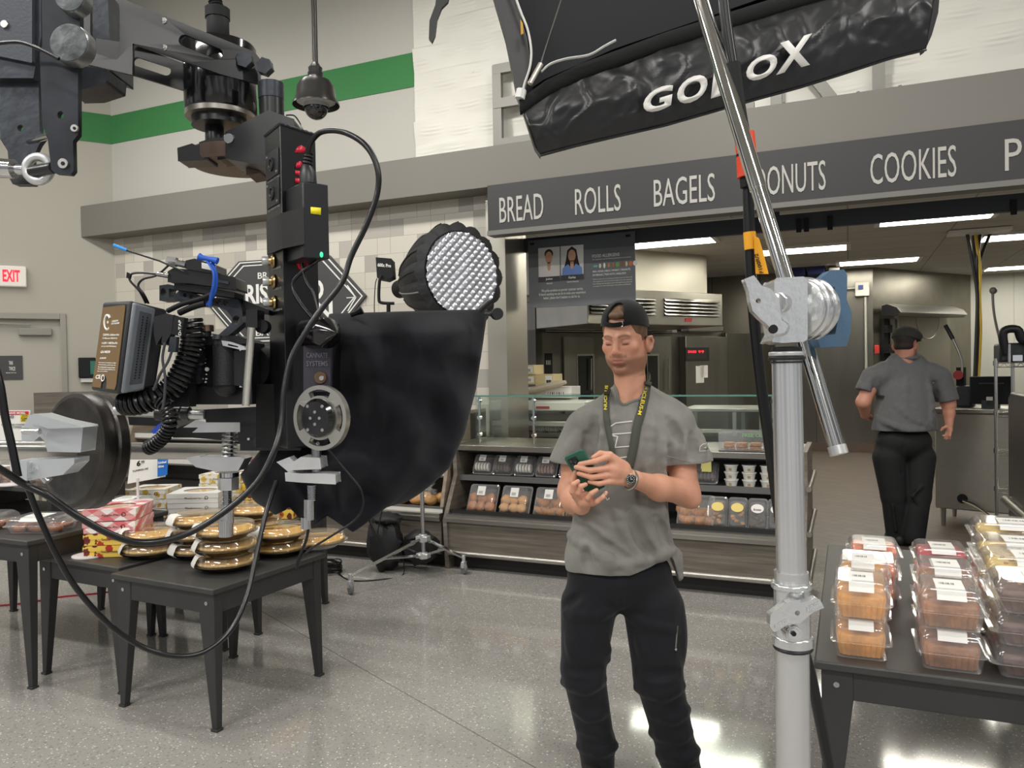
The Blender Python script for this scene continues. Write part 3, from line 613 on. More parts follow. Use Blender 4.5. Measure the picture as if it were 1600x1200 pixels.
# loaves and buns in the bread case
bag = clear('bag_plastic', (250, 250, 248), .06, .6, .2, milk=.12)
for i in range(15):
    x = -4.05+.068*i; 
    if i < 14: inst('loafbun', b_roll(bun, 'bread_roll', (.055, .045, .038), .2, 3), TR((x, 5.62+.07*(i % 2), .475+.012*(i % 2)), i*1.3, 0, 0, 1.15), 'golden roll heaped on the lower shelf of the bread case', 'rolls in the bread case')
for i in range(9): inst('palebun', b_roll(pale, 'soft_roll', (.05, .045, .032), .1, 4), TR((-3.95+.105*i, 5.72, .775), i), 'pale soft roll on the middle shelf of the bread case', 'soft rolls in the bread case')
for i, x in enumerate((-3.55, -3.28)):
    m = MB(); m.ell((x, 5.63, .55), (.10, .08, .06), amp=.5, fr=14, seed=i); m.lathe([(.012, 0), (.02, .03), (.05, .07)], (x+.03, 5.62, .59), (.2, -.1, 1), n=12); tag(m.build('bread_bag', bag, sharp=20), 'clear tied bag of rolls on the lower shelf, %s of the two' % ['left', 'right'][i], 'bread bag', 'tied bags in the bread case')
for i in range(5):
    m = MB(); x = -6.0+.2*i; m.ell((x, 5.72, .80), (.075, .09, .035), amp=.3, fr=10, seed=i)
    tag(m.build('snack_bag', mat(['mint_pack', 'red_pack', 'cream_pack'][i % 3], [(150, 205, 180), (176, 44, 60), (226, 214, 190)][i % 3], .35)), ['mint green', 'dark red', 'cream', 'mint green', 'dark red'][i]+' snack pack lying on the middle bread shelf, number %s from the left end' % ['one', 'two', 'three', 'four', 'five'][i], 'snack pack')
for i in range(4):
    inst('longloaf', b_roll(crust, 'loaf', (.12, .05, .045), .12, 6), TR((-4.95+.27*i if i else -5.25, 5.62, .47), .1*i), 'long golden loaf on the lower shelf behind the boom weights', 'loaves in the bread case')
bk_ = thing('bread_basket', 'dark oval basket with a loaf beside the silver bolt', 'basket', (-4.62, 5.6, .47)); 
m = MB(); m.lathe([(.10, 0), (.17, .10), (.18, .10), (.11, -.0)], (-4.62, 5.62, .47)); m.build('rim', mat('basket_brown', (58, 46, 38), .6), bk_)
# ================================================================ KITCHEN CONTENTS
railk = mat('dark_rail_paint', (52, 56, 62), .5)
m = MB(); z0 = 2.735; m.bx((-3.0, 6.9, z0), (8, 6.96, 2.865)); m.bx((-3.0, 6.9, 2.86), (-2.94, 6.96, KZ)); q = PY(1212, 330, 6.9); m.bx((q.x-.03, 6.9, 2.86), (q.x+.03, 6.96, KZ))
dr = tag(m.build('ceiling_rail', railk), 'dark grey rail hanging from the kitchen ceiling behind the header sign', 'rail')
for x in (1248, 1260, 1297, 1584):
    q = PY(x, 350, 6.89); m = MB(); m.bx((q.x-.02, 6.88, z0-.03), (q.x+.02, 6.9, 2.82)); m.build('clip', blackmat, dr)
# food allergens board
al = thing('allergen_board', 'grey FOOD ALLERGENS board with two staff portraits hanging from the dark rail', 'sign', (-2.29, 6.86, 2.19))
Y = 6.855; m = MB(); m.bx((-2.815, Y, 2.185), (-1.77, Y+.02, 2.832)); m.build('board', mat('board_grey', (108, 111, 114), .5), al)
m = MB(); m.bx((-2.815, Y-.002, 2.70), (-1.77, Y, 2.832)); m.build('top_strip', mat('board_dark', (86, 90, 95), .5), al)
m = MB()
for x in (-2.77, -1.83): m.bx((x-.02, Y-.012, 2.785), (x+.02, Y-.002, 2.805))
m.build('clamp', blackmat, al)
skinf = mat('portrait_skin', (208, 160, 130), .7)
def pq(px_, py_): q = PY(px_, py_, Y-.01); return q.x, q.z
for i, (x0, y0, x1, y1, hair, shirt, nm, ttl) in enumerate([(841, 388, 875, 432, (52, 42, 38), (222, 216, 214), 'Jules', 'MANAGER'), (876, 385, 912, 429, (48, 34, 32), (112, 142, 208), 'Karina', 'ASSISTANT MANAGER')]):
    a, zt = pq(x0, y0); b, zb = pq(x1, y1); m = MB(); m.bx((a, Y-.012, zb-.04), (b, Y, zt)); fr = m.build('portrait', mat('portrait_back', (214, 212, 208), .6), al)
    m = MB(); m.bx((a, Y-.015, zb-.04), (b, Y-.012, zb+.005)); m.build('name_plate', mat('plate_dark', (50, 52, 56), .5), fr)
    w_ = (b-a)/2; c = (a+b)/2; h_ = zt-zb; yy = Y-.0135
    def disc(m, cx_, cz_, rx, rz, d): m.add([V((cx_+rx*cos(2*pi*k/28), yy-d, cz_+rz*sin(2*pi*k/28))) for k in range(28)], [tuple(range(28))])
    m = MB()
    if i: m.add([V((c+x*w_, yy, zb+z*h_)) for x, z in [(-.85, .05), (.85, .05), (.55, .5), (.4, .85), (0, .97), (-.4, .85), (-.55, .5)]], [tuple(range(7))])
    else: disc(m, c, zb+h_*.78, w_*.40, h_*.16, 0)
    m.build('portrait_hair', mat('portrait_hair_%d' % i, hair, .7), fr)
    m = MB(); disc(m, c, zb+h_*.66, w_*.33, h_*.2, .001); m.quad((c-w_*.15, yy-.001, zb+h_*.2), (c+w_*.15, yy-.001, zb+h_*.2), (c+w_*.15, yy-.001, zb+h_*.5), (c-w_*.15, yy-.001, zb+h_*.5)); m.build('portrait_face', skinf, fr)
    m = MB(); m.add([V((c+x*w_, yy-.002, zb+z*h_)) for x, z in [(-.9, .02), (.9, .02), (.85, .25), (.35, .38), (0, .2), (-.35, .38), (-.85, .25)]], [tuple(range(7))]); m.build('portrait_shirt', mat('portrait_shirt_%d' % i, shirt, .7), fr)
    m = MB(); txt(m, nm, (c-.035, Y-.016, zb-.03), (c+.035, Y-.016, zb-.03), (c-.035, Y-.016, zb-.008), .001, n=(0, -1, 0), bold=.03); m.build('name', whiteink, fr)
    m = MB(); txt(m, ttl, (c-.03-.03*i, Y-.004, zb-.066), (c+.03+.03*i, Y-.004, zb-.066), (c-.03-.03*i, Y-.004, zb-.052), .001, n=(0, -1, 0), bold=.02); m.build('title', whiteink, al)
def bl(s, a, b, c, bold=.01):
    a = PY(*a, Y-.003); b = PY(*b, Y-.003); c = PY(*c, Y-.003); m = MB(); txt(m, s, (a.x, Y-.003, a.z), (b.x, Y-.003, a.z), (a.x, Y-.003, c.z), .001, n=(0, -1, 0), bold=bold); return m.build('lettering', whiteink, al)
bl('FOOD ALLERGENS', (925.5, 403), (968, 399), (925.5, 398)); bl('Our department uses the following ingredients in our products', (925.5, 407.5), (986, 402), (925.5, 404.6))
bl('FISH | EGGS | MILK | WHEAT | PEANUTS', (926, 427), (985, 421.5), (926, 423), .03); bl('SOYBEANS | TREE NUTS | SHELLFISH', (926, 432.5), (978, 427.5), (926, 428.5), .03)
for k, s_ in enumerate(['Please be aware that our products may have come in contact with', 'these ingredients, even if not listed on labels. If you have questions', 'about allergens and ingredients used in this department, please ask', 'a manager. For more information, visit publix.com/allergens']):
    bl(s_, (926.5, 438+3.6*k), (988-2*(k == 3), 433+3.6*k), (926.5, 435.6+3.6*k))
for k, s_ in enumerate(['We pride ourselves on premier customer service.', "If there's anything we can do to make your experience", "better, please don't hesitate to ask for us."]):
    bl(s_, (845+[1, -2.5, 4.5][k], 458+5.6*k), (910+[1, 5, -3.5][k], 453+5.6*k), (845, 452.5+5.6*k))
for k, (c_, wx, wz) in enumerate([((120, 180, 175), 8, 4), ((232, 226, 196), 4.5, 7), ((236, 236, 232), 3.6, 9), ((196, 146, 70), 3.5, 7), ((190, 110, 60), 3.5, 8), ((110, 170, 80), 6, 8), ((150, 84, 54), 6, 7), ((222, 200, 170), 4, 8), ((214, 112, 66), 7, 7), ((226, 226, 222), 7, 8)]):
    q = PY(930.5+6.9*k, 416-.55*k, Y-.004); m = MB(); s_ = .0029
    pts = [V((q.x+wx*s_*cos(2*pi*j/20)*(.7+.3*abs(cos(pi*j/20*(k % 3)))), Y-.004, q.z+wz*s_*sin(2*pi*j/20))) for j in range(20)]; m.add(pts, [tuple(range(20))]); m.build('food_icon', mat('icon_%d' % k, c_, .6), al)
# oven line
def ov(x, y, off=0): return PL(x, y, OV0-DAP*off, DAP)
def opan(m, x0, y0, x1, y1, off, th, rnd=0):
    a = ov(x0, y0, off); b = ov(x1, y1, off); z1_, z0_ = a.z, b.z; A_ = V((a.x, a.y, 0)); B_ = V((b.x, b.y, 0))
    m.quadbox([A_+ZZ*z0_, B_+ZZ*z0_, B_+ZZ*z1_, A_+ZZ*z1_], -DAP*th); return A_, B_, z0_, z1_
ovd = OV0 + DAP*.8; rk = thing('rack_oven', 'wide stainless rack oven with glass doors behind the man in the cap', 'oven', OV0+DBV*1.9+DAP*.8)
m = MB(); m.quadbox([OV0, OV0+DBV*3.9, OV0+DBV*3.9+ZZ*2.2, OV0+ZZ*2.2], DAP*1.6); m.build('body', mat('oven_steel', (132, 129, 122), .32, 1, var=.1, vs=4, stretch=(1, 1, .2)), rk)
m = MB(); opan(m, 848, 511, 1052, 521, 0, .10); m.build('vent_header', mat('vent_bright', (190, 188, 182), .25, 1), rk, bev=.01)
m = MB()
for k in (0, 1, 2): opan(m, 850, 513.5+3*k, 1050, 514.3+3*k, .10, .004)
m.build('vent_slot', casein, rk)
for (x0, x1, wx0, wx1) in [(878, 927, 901, 929), (1012, 1048, 1010, 1030)]:
    m = MB(); opan(m, x0, 526, x1, 700, 0, .05); dd = m.build('door', mat('oven_door', (150, 147, 139), .3, 1, var=.1, vs=4, stretch=(1, 1, .2)), rk, bev=.006)
    m = MB(); opan(m, wx0, 553, wx1, 640, .05, .01); m.build('window_frame', mat('vent_bright', (1, 1, 1)), dd)
    m = MB(); opan(m, wx0+2, 556, wx1-1.5, 638, .06, .004); m.build('window', mat('oven_glass', (26, 28, 28), .08, 0, .8), dd)
    m = MB(); a = ov(x1-3, 560, .12); b = ov(x1-3, 610, .12); m.cyl(a, b, .012); m.build('handle', steel, dd)
m = MB(); opan(m, 851, 552, 863, 586, 0, .01); cp = m.build('control_strip', casein, rk)
m = MB()
for k in range(3): opan(m, 853+2.7*k, 563, 854.5+2.7*k, 570, .01, .004)
m.build('switch', whiteink, cp)
m = MB(); opan(m, 1061, 526, 1128, 700, 0, .16); rp = m.build('right_cabinet', mat('oven_door', (1, 1, 1)), rk, bev=.006)
m = MB(); opan(m, 1064, 509, 1118, 519, 0, .20); m.build('right_vent', mat('vent_bright', (1, 1, 1)), rk, bev=.01)
m = MB(); opan(m, 1070, 543, 1107, 564, .16, .02); dp = m.build('display', casein, rk)
m = MB(); opan(m, 1073, 546, 1104, 561, .18, .003); m.build('display_face', mat('display_face', (58, 56, 56), .3), rk)
m = MB(); a = ov(1075, 551.5, .185); b = ov(1088, 551.5, .185); c = ov(1075, 547.5, .185); txt(m, '04:00', a, b, c, .001, n=-DAP, bold=.02)
a = ov(1091, 551.5, .185); b = ov(1100, 551.5, .185); c = ov(1091, 547.5, .185); txt(m, '99', a, b, c, .001, n=-DAP); m.build('digits', mat('led_red', (255, 40, 60), .5, emit=1.6), rk)
m = MB()
for x0, y0, x1, y1 in [(1087, 572, 1100, 598), (1094, 571, 1106, 590)]: opan(m, x0, y0, x1, y1, .165, .002)
m.build('paper_note', paper, rk)
m = MB(); opan(m, 1128, 520, 1205, 700, 0, .10); m.build('right_cabinet', mat('oven_steel', (1, 1, 1)), rk, bev=.006)
HP = KD(920, 10.54); HPo = (OV0-HP).dot(DAP)
hd = thing('exhaust_hood', 'stainless louvred exhaust hood above the oven, right of the hanging board', 'hood', OV0+DBV*1.9+ZZ*2.2)
def hw(x, y): return PL(x, y, HP, DAP)
hz0, hz1 = 2.205, 2.70; HL = (hw(1129, 507)-HP).dot(DBV)
m = MB(); m.quadbox([HP+ZZ*hz0, HP+DBV*HL+ZZ*hz0, HP+DBV*HL+ZZ*hz1, HP+ZZ*hz1], DAP*1.6); m.build('canopy', mat('hood_steel', (178, 175, 164), .3, 1, var=.06, vs=4), hd, bev=.01)
m = MB(); m2 = MB()
for x0, x1 in ((921, 1022), (1037, 1122)):
    a = hw(x0, 480); b = hw(x1, 480); A_ = V((a.x, a.y, 0)); B_ = V((b.x, b.y, 0))
    m2.quadbox([A_-DAP*.004+ZZ*2.34, B_-DAP*.004+ZZ*2.34, B_-DAP*.004+ZZ*2.60, A_-DAP*.004+ZZ*2.60], DAP*.004)
    for k in range(5):
        z = 2.345+.052*k; m.add([A_-DAP*.05+ZZ*z, B_-DAP*.05+ZZ*z, B_-DAP*.006+ZZ*(z+.045), A_-DAP*.006+ZZ*(z+.045)], [(0, 1, 2, 3)])
m2.build('louvre_back', casein, hd); m.build('louvre', mat('louvre_bright', (200, 198, 190), .3, .9), hd, solid=.004)
ua = (hw(985, 440)-HP).dot(DBV) - 1.0
m = MB(); pts = [(ua, .15), (HL-.25, .15), (HL-.12, .2), (HL-.05, .33), (HL-.02, .5), (HL-.02, 1.6), (ua, 1.6)]
m.prism(pts, HP+ZZ*2.70, DBV, DAP, ZZ*(KZ-2.70)); m.build('upper_shroud', mat('shroud_steel', (196, 192, 178), .42, .85), hd, sharp=30)
m = MB()
a = hw(1075, 500); m.box(a-DAP*.01, (.12, .02, .05), rotm(DBV, DAP, ZZ)); txt(m, 'TAYLOR', a-DBV*.05-DAP*.022-ZZ*.012, a+DBV*.05-DAP*.022-ZZ*.012, a-DBV*.05-DAP*.022+ZZ*.012, .001, n=-DAP); m.build('badge', mat('badge_red', (170, 50, 52), .5), hd)
# back counter with bread slicer and boxes (behind the glass)
ct = thing('back_counter', 'steel work counter behind the glass guard carrying slicer and boxes', 'counter', (-2.1, 7.4, 0))
m = MB(); m.bx((-3.1, 7.0, .93), (-1.0, 7.8, .97)); m.build('top', steel, ct)
m = MB(); m.bx((-3.05, 7.02, .1), (-1.05, 7.75, .93)); m.build('cabinet', mat('cabinet_dark', (84, 82, 78), .4, .6), ct)
bs = thing('bread_slicer', 'white lidded bread slicer with black knobs behind the glass left of the man', 'slicer', (-2.3, 7.2, .97))
def yb(x, y, Y_=7.05): return PY(x, y, Y_)
a = yb(804, 642); b = yb(915, 627); cream = mat('slicer_cream', (214, 210, 196), .4)
m = MB(); m.bx((a.x, 7.02, a.z), (b.x, 7.45, b.z)); m.build('lid', cream, bs, bev=.015)
c = yb(810, 658); m = MB(); m.bx((a.x+.05, 7.06, c.z-.05), (b.x, 7.5, c.z)); m.bx((a.x+.02, 7.05, .97), (a.x+.06, 7.5, a.z)); m.bx((b.x-.05, 7.05, .97), (b.x, 7.5, a.z)); m.build('frame', mat('slicer_frame', (190, 186, 172), .35, .5), bs, bev=.006)
m = MB(); m.bx((a.x+.06, 7.10, .98), (b.x-.05, 7.12, c.z-.05)); m.bx((a.x+.06, 7.12, a.z-.09), (b.x-.05, 7.14, a.z-.03)); m.build('front_panel', mat('slicer_panel', (124, 120, 110), .35, .8), bs)
m = MB()
for x in (828, 850, 873):
    q = yb(x, 676); m.cyl((q.x, 7.10, q.z), (q.x, 7.06, q.z), .022)
m.build('knob', blackmat, bs)
m = MB()
for k in range(34): x = a.x+.08+k*(b.x-a.x-.16)/34; m.bx((x, 7.085, .985), (x+.004, 7.10, 1.035))
m.build('blade_comb', mat('slicer_frame', (1, 1, 1)), bs)
m = MB(); q = yb(848, 636.5, 7.015); m.bx((q.x-.07, 7.010, q.z-.01), (q.x+.07, 7.018, q.z+.01)); m.build('maker_plate', mat('badge_red', (1, 1, 1)), bs)
kraft = mat('carton_yellow', (212, 196, 146), .7); cw = mat('carton_white', (214, 212, 204), .7)
def carton(nm, x0, y0, x1, y1, mt, label, Yc=7.35, tl=None, dpt=.28):
    a = PY(x0, y1, Yc); b = PY(x1, y0, Yc); m = MB(); m.bx((a.x, Yc, a.z), (b.x, Yc+dpt, b.z)); o = tag(m.build(nm, mt, bev=.004), label, 'box')
    m = MB(); m.bx((a.x+(b.x-a.x)*.58, Yc-.002, a.z+.02), (b.x-.01, Yc, b.z-.015)); l = m.build('label', paper, o)
    m = MB()
    for k in range(8): xx = a.x+(b.x-a.x)*.62+k*(b.x-a.x)*.035; m.bx((xx, Yc-.003, a.z+.03), (xx+.004+.003*(k % 3), Yc-.002, a.z+.06))
    m.build('barcode', inkm, l)
    if tl: m = MB(); txt(m, tl, (a.x+.02, Yc-.002, a.z+.03), (a.x+(b.x-a.x)*.5, Yc-.002, a.z+.03), (a.x+.02, Yc-.002, a.z+.055), .001, n=(0, -1, 0), bold=.02); m.build('print', mat('olive_print', (120, 96, 40), .6), o)
carton('cardboard_box', 783, 570, 834, 586, kraft, 'yellow carton on top of the stack behind the glass, left of the oven', tl='Brown')
carton('cardboard_box', 783, 586.5, 835, 601, kraft, 'yellow carton second from top, under another of equal size', tl='Brown')
carton('cardboard_box', 836, 584.5, 864, 603, kraft, 'small yellow carton to the right of the stacked pair'); carton('cardboard_box', 798, 604, 893, 622, cw, 'white carton row just above the green glass edge', tl=None)
carton('cardboard_box', 783, 622, 890, 640, cw, 'lowest white carton seen through the glass guard', Yc=7.5)
m = MB(); a = PY(822, 612, 7.3); b = PY(884, 597, 7.3); m.tube([a, a.lerp(b, .3), a.lerp(b, .8), b], [.03, .055, .06, .03], 12, flat=(1, .6)); tag(m.build('paper_roll', mat('tan_paper', (196, 184, 162), .8)), 'long tan paper-wrapped roll lying across the white cartons', 'roll')
# steel display on the right behind the glass
hs = thing('steel_showcase', 'low steel and glass showcase behind the counter right of the man', 'showcase', (-.75, 6.9, 0)); a = PY(1092, 640, 6.7); b = PY(1192, 642, 6.7)
m = MB(); m.bx((a.x-.15, 6.7, a.z-.02), (b.x, 7.3, a.z+.01)); m.build('top', steel, hs, bev=.004)
m = MB(); m.bx((a.x-.15, 6.7, 0), (b.x, 7.3, 1.0)); m.build('cabinet', mat('cabinet_dark', (1, 1, 1)), hs)
m = MB(); 
for x in (a.x-.15, a.x+.28, b.x-.03):
    for y in (6.7, 7.27): m.bx((x, y, 1.0), (x+.03, y+.03, a.z-.02))
m.build('frame', steel, hs)
m = MB(); m.bx((a.x-.12, 6.715, 1.0), (b.x-.03, 6.72, a.z-.02)); m.build('front_glass', glass, hs)
# walk-in cooler fittings
NC = DAP; 
def cwp(x, y, off=0): return PL(x, y, wr-DAP*off, DAP)
def cpan(m, x0, y0, x1, y1, off, th):
    a = cwp(x0, y0, off); b = cwp(x1, y1, off); A_ = V((a.x, a.y, 0)); B_ = V((b.x, b.y, 0)); m.quadbox([A_+ZZ*b.z, B_+ZZ*b.z, B_+ZZ*a.z, A_+ZZ*a.z], -DAP*th); return m
cd_ = thing('cooler_door', 'pale walk-in cooler door with a black gasket beyond the man in the grey polo', 'door', cwp(1435, 700)); cd_.location.z = 0; WM[cd_.name] = Matrix.Translation(cd_.location)
m = MB(); cpan(m, 1396, 494, 1478, 706, 0, .10); m.build('panel', mat('cooler_door', (158, 154, 143), .4, .7), cd_, bev=.01)
m = MB(); cpan(m, 1377, 498, 1386, 706, 0, .05); m.build('gasket', blackmat, cd_)
m = MB(); cpan(m, 1386, 498, 1396, 706, 0, .06); m.build('door_frame', steel, cd_)
m = MB(); cpan(m, 1380, 538, 1397, 552, .06, .12); cpan(m, 1381, 508, 1388, 520, .06, .08); m.build('latch', blackmat, cd_)
ac = thing('air_curtain', 'long grey air curtain unit over the walk-in cooler door', 'air curtain', cwp(1430, 497))
a = cwp(1377, 486, .1); b = cwp(1481, 487, .1); m = MB(); L_ = (b-a).dot(DBV)
m.prism([(0, -.08), (0, .1), (-.12, .12), (-.3, .05), (-.38, -.05), (-.3, -.1)], V((a.x, a.y, a.z))-DBV*.0, -DAP*-1, ZZ, DBV*L_); m.build('housing', mat('curtain_grey', (150, 148, 142), .4, .3), ac, bev=.01)
m = MB(); m.prism([(-.02, -.08), (-.02, .09), (-.12, .11), (-.3, .04), (-.37, -.05), (-.3, -.09)], a-DBV*.02, DAP, ZZ, DBV*.02); m.build('end_cap', blackmat, ac)
m = MB(); a = cwp(1432, 497, .3); b = cwp(1468, 497, .3); m.tube([a+(b-a)*.5*(1-cos(pi*i/12))-ZZ*.38*sin(pi*i/12) for i in range(13)], .012, 6); m.build('pull_cord', mat('curtain_grey', (1, 1, 1)), ac)
def apan(nm, x0, y0, x1, y1, mt, label, cat, Yp=15.08, th=.08, bev=.01):
    a = PY(x0, y1, Yp); b = PY(x1, y0, Yp); m = MB(); m.bx((a.x, Yp-th, a.z), (b.x, Yp, b.z)); return tag(m.build(nm, mt, bev=bev), label, cat)
jb = apan('junction_box', 1336, 441, 1358, 464, mat('box_white', (216, 212, 200), .5), 'white electrical box with a blue switch on the steel wall', 'electrical box', th=.14)
m = MB(); a = PY(1341, 452, 14.94); m.bx((a.x, 14.91, a.z), (a.x+.08, 14.94, a.z+.07)); m.build('switch', mat('blue_switch', (40, 60, 130), .5), jb)
m = MB(); a = PY(1352, 464, 15.0); b = PY(1354, 640, 15.0); m.cyl(a, b, .025); m.cyl(PY(1319, 451, 15.0), PY(1337, 450, 15.0), .02); tag(m.build('conduit', mat('conduit', (190, 188, 180), .4, .5)), 'thin vertical conduit dropping from the white electrical box', 'conduit')
apan('fire_alarm', 1366, 539, 1374, 553, mat('alarm_red', (178, 44, 40), .5), 'small red alarm box on the steel corner left of the worker', 'alarm'); 
for (x, y, w_, h_, mt, l) in [(1264, 424, 26, 20, mat('blue_carton', (42, 52, 104), .6), 'blue carton lying on the cooler roof behind the clamp'), (1238, 426, 22, 18, mat('blue_carton', (1, 1, 1)), 'leftmost blue carton on the cooler roof'), (1296, 429, 16, 14, cw, 'white carton on the cooler roof behind the blue grip')]:
    apan('cardboard_box', x, y-h_/2, x+w_, y+h_/2, mt, l, 'box', Yp=14.9, th=.5)
# hanging cords, hose
crd = thing('power_drop', 'bundle of black and yellow cords hanging from the kitchen ceiling at right', 'cable', P(1528, 596, 12)); dB_ = 11.8
for i, (x, mt) in enumerate([(1511, blackrub), (1522, blackrub), (1532, blackrub), (1547, blackrub), (1524, mat('yellow_cord', (196, 166, 60), .6))]):
    q = PZ(x, 363+i % 2*2, KZ-.02); m = MB(); k = (q-CAMP).dot(CF); m.tube(smoothpath([q, P(1521+i*2.4, 418, k), P(1527+i*.8, 460, k), P(1526+i*1.4, 520, k), P(1523+i*1.3, 592, k)], 5), .022, 8); m.build('cord', mt, crd)
m = MB(); q = PZ(1529, 362, KZ-.03); m.box(q, (.7, .3, .04)); m.build('outlet_plate', white, crd)
m = MB(); m.tube(smoothpath([P(1551, 455, 13), P(1552, 480, 13), P(1556, 505, 13), P(1564, 538, 13)], 5), .02, 8); m.ell(P(1552, 454, 13), .06); tag(m.build('wall_hose', mat('hose_grey', (120, 120, 116), .4, .4)), 'thin grey hose hanging on the white kitchen wall', 'hose')
# prep counter
rr_ = radians(-16); U1 = V((cos(rr_), sin(rr_), 0)); W1 = V((-sin(rr_), cos(rr_), 0)); PC = V((.76, 8.5, 0)); RM = rotm(U1, W1, ZZ)
pc = thing('prep_cabinet', 'waist high steel cabinet on short legs beside the worker', 'cabinet', PC+U1*.6+W1*.35)
m = MB(); m.box(PC+U1*.62+W1*.35+ZZ*.64, (1.24, .7, .93), RM); m.build('body', mat('cabinet_steel', (176, 172, 160), .38, .85, var=.04), pc, bev=.012)
m = MB(); m.box(PC+U1*.62+W1*.35+ZZ*1.125, (1.30, .76, .04), RM); m.build('top', steel, pc, bev=.006)
for a, b in ((.06, .06), (1.18, .06), (.06, .62), (1.18, .62)): m = MB(); m.cyl(PC+U1*a+W1*b, PC+U1*a+W1*b+ZZ*.18, .018, .026); m.build('leg', steel, pc)
a = PL(1504, 779, PC, W1); m = MB(); m.cyl(a, a-W1*.012, .045); m.build('grommet', blackmat, pc)
for off, mt in ((0, blackrub), (4, mat('cream_cord', (206, 194, 150), .6))):
    m = MB(); m.tube(smoothpath([PL(1504, 781+off/2, PC-W1*.03, W1), PL(1522, 787+off, PC-W1*.05, W1), PL(1540, 800+off*.5, PC-W1*.07, W1), PL(1554, 812, PC-W1*.08, W1)], 5), .007, 6); m.build('cord', mt, pc)
pm = thing('register_screen', 'black back of a register monitor on the prep cabinet', 'monitor', PC+U1*.8+W1*.3+ZZ*1.145)
def pp(x, y, off): return PL(x, y, PC+W1*off, W1)
a = pp(1515, 636, .25); b = pp(1580, 588, .25); m = MB(); m.quadbox([V((a.x, a.y, a.z+.03)), V((b.x, b.y, a.z+.03)), V((b.x, b.y, b.z)), V((a.x, a.y, b.z))], W1*.05); m.build('housing', blackmat, pm, bev=.01)
m = MB(); m.quadbox([pp(1529, 600, .24), pp(1568, 600, .24), pp(1568, 598, .24), pp(1529, 598, .24)], W1*.01); m.build('vent', darkgrey, pm)
m = MB(); m.box(V(((a.x+b.x)/2, (a.y+b.y)/2, 1.17))+W1*.05, (.14, .14, .10), RM); m.build('stand', darkgrey, pm)
m = MB(); m.quadbox([pp(1541, 634, .23), pp(1551, 634, .23), pp(1551, 620, .23), pp(1541, 620, .23)], W1*.01); m.build('sticker', paper, pm)
rg = thing('cash_register', 'black register box with a bent steel lever between worker and monitor', 'register', PC+U1*.4+W1*.4+ZZ*1.145)
a = pp(1492, 636, .35); b = pp(1518, 603, .35); m = MB(); m.quadbox([a, V((b.x, b.y, a.z)), b, V((a.x, a.y, b.z))], W1*.25); m.build('housing', darkgrey, rg, bev=.02)
m = MB(); m.tube(smoothpath([pp(1503, 585, .4), pp(1503, 566, .4), pp(1499, 553, .4), pp(1489, 530, .4)], 5), .012, 10); m.build('lever', steel, rg)
m = MB(); m.tube([pp(1489, 530, .4), pp(1477, 508, .4)], .02, 12); m.build('lever_grip', blackrub, rg)
m = MB(); a = pp(1494, 603, .4); b = pp(1506, 574, .4); m.quadbox([a, V((b.x, b.y, a.z)), b, V((a.x, a.y, b.z))], W1*.12); m.build('lever_base', blackmat, rg)
m = MB(); m.cyl(pp(1497, 586, .28), pp(1497, 586, .42), .045); tag(m.build('red_can', mat('can_red', (176, 50, 48), .4)), 'small red can lying on the register box', 'can')
# wire rack
wk = thing('wire_rack', 'chrome wire shelving rack at the right edge behind the display case', 'shelving', (1.5, 7.8, 0)); wirem = mat('wire_chrome', (196, 196, 192), .2, 1)
for x, y in ((1.135, 7.58), (2.05, 7.58), (1.135, 8.05), (2.05, 8.05)):
    m = MB(); m.cyl((x, y, 0), (x, y, 1.62), .013)
    for k in range(52): m.cyl((x, y, .05+.03*k), (x, y, .056+.03*k), .0145, n=10, cap=False)
    m.build('post', wirem, wk)
for z in (1.58, 1.16, .84, .52, .22):
    m = MB()
    for y in (7.58, 8.05):
        for dz in (0, -.035): m.cyl((1.135, y, z+dz), (2.05, y, z+dz), .004, n=6)
        m.tube([(1.135+.915*k/30, y, z-(.035 if k % 2 else 0)) for k in range(31)], .003, 5)
    for k in range(30): m.cyl((1.15+.03*k, 7.58, z), (1.15+.03*k, 8.05, z), .0025, n=5)
    m.cyl((1.135, 7.58, z-.02), (1.135, 7.58, z+.02), .02); m.build('shelf', wirem, wk)
pv = V((1.135, 7.58, 0)); wk.rotation_euler.z = radians(-24); wk.location = pv-Matrix.Rotation(radians(-24), 3, 'Z') @ (pv-V((1.5, 7.8, 0)))
mx = thing('mixer_head', 'black and chrome machine with curved hoses on top of the wire rack', 'machine', (1.3, 7.8, 1.59))
m = MB(); m.bx((1.18, 7.7, 1.585), (1.7, 8.0, 1.75)); m.build('housing', darkgrey, mx, bev=.02)
m = MB(); m.tube(smoothpath([(1.22, 7.66, 1.66), (1.2, 7.64, 1.84), (1.3, 7.64, 1.86), (1.36, 7.66, 1.76), (1.6, 7.66, 1.8)], 6), .035, 10); m.build('hose', blackrub, mx)
m = MB(); m.cyl((1.24, 7.62, 1.585), (1.24, 7.62, 1.74), .012); m.cyl((1.36, 7.62, 1.585), (1.36, 7.62, 1.78), .012); m.box((1.3, 7.64, 1.62), (.07, .03, .05)); m.build('chrome_pipe', chrome, mx)
# right-hand steel case
rc_ = thing('right_case', 'tall grey steel case side with a bumper rail at the right edge', 'display case', (1.5, 5.9, 0)); scm = mat('case_side_steel', (122, 120, 114), .35, .9)
m = MB(); m.prism([(5.42, 0), (5.42, .5), (5.55, 1.30), (5.63, 1.38), (6.25, 1.38), (6.33, 1.34), (6.33, 0)], (1.02, 0, 0), (0, 1, 0), (0, 0, 1), (1.0, 0, 0)); m.build('body', scm, rc_, bev=.012)
m = MB(); m.cyl((1.0, 5.42, .62), (1.0, 6.33, .62), .028); m.cyl((1.0, 5.42, .2), (1.0, 6.33, .2), .02); m.build('bumper', railm, rc_)
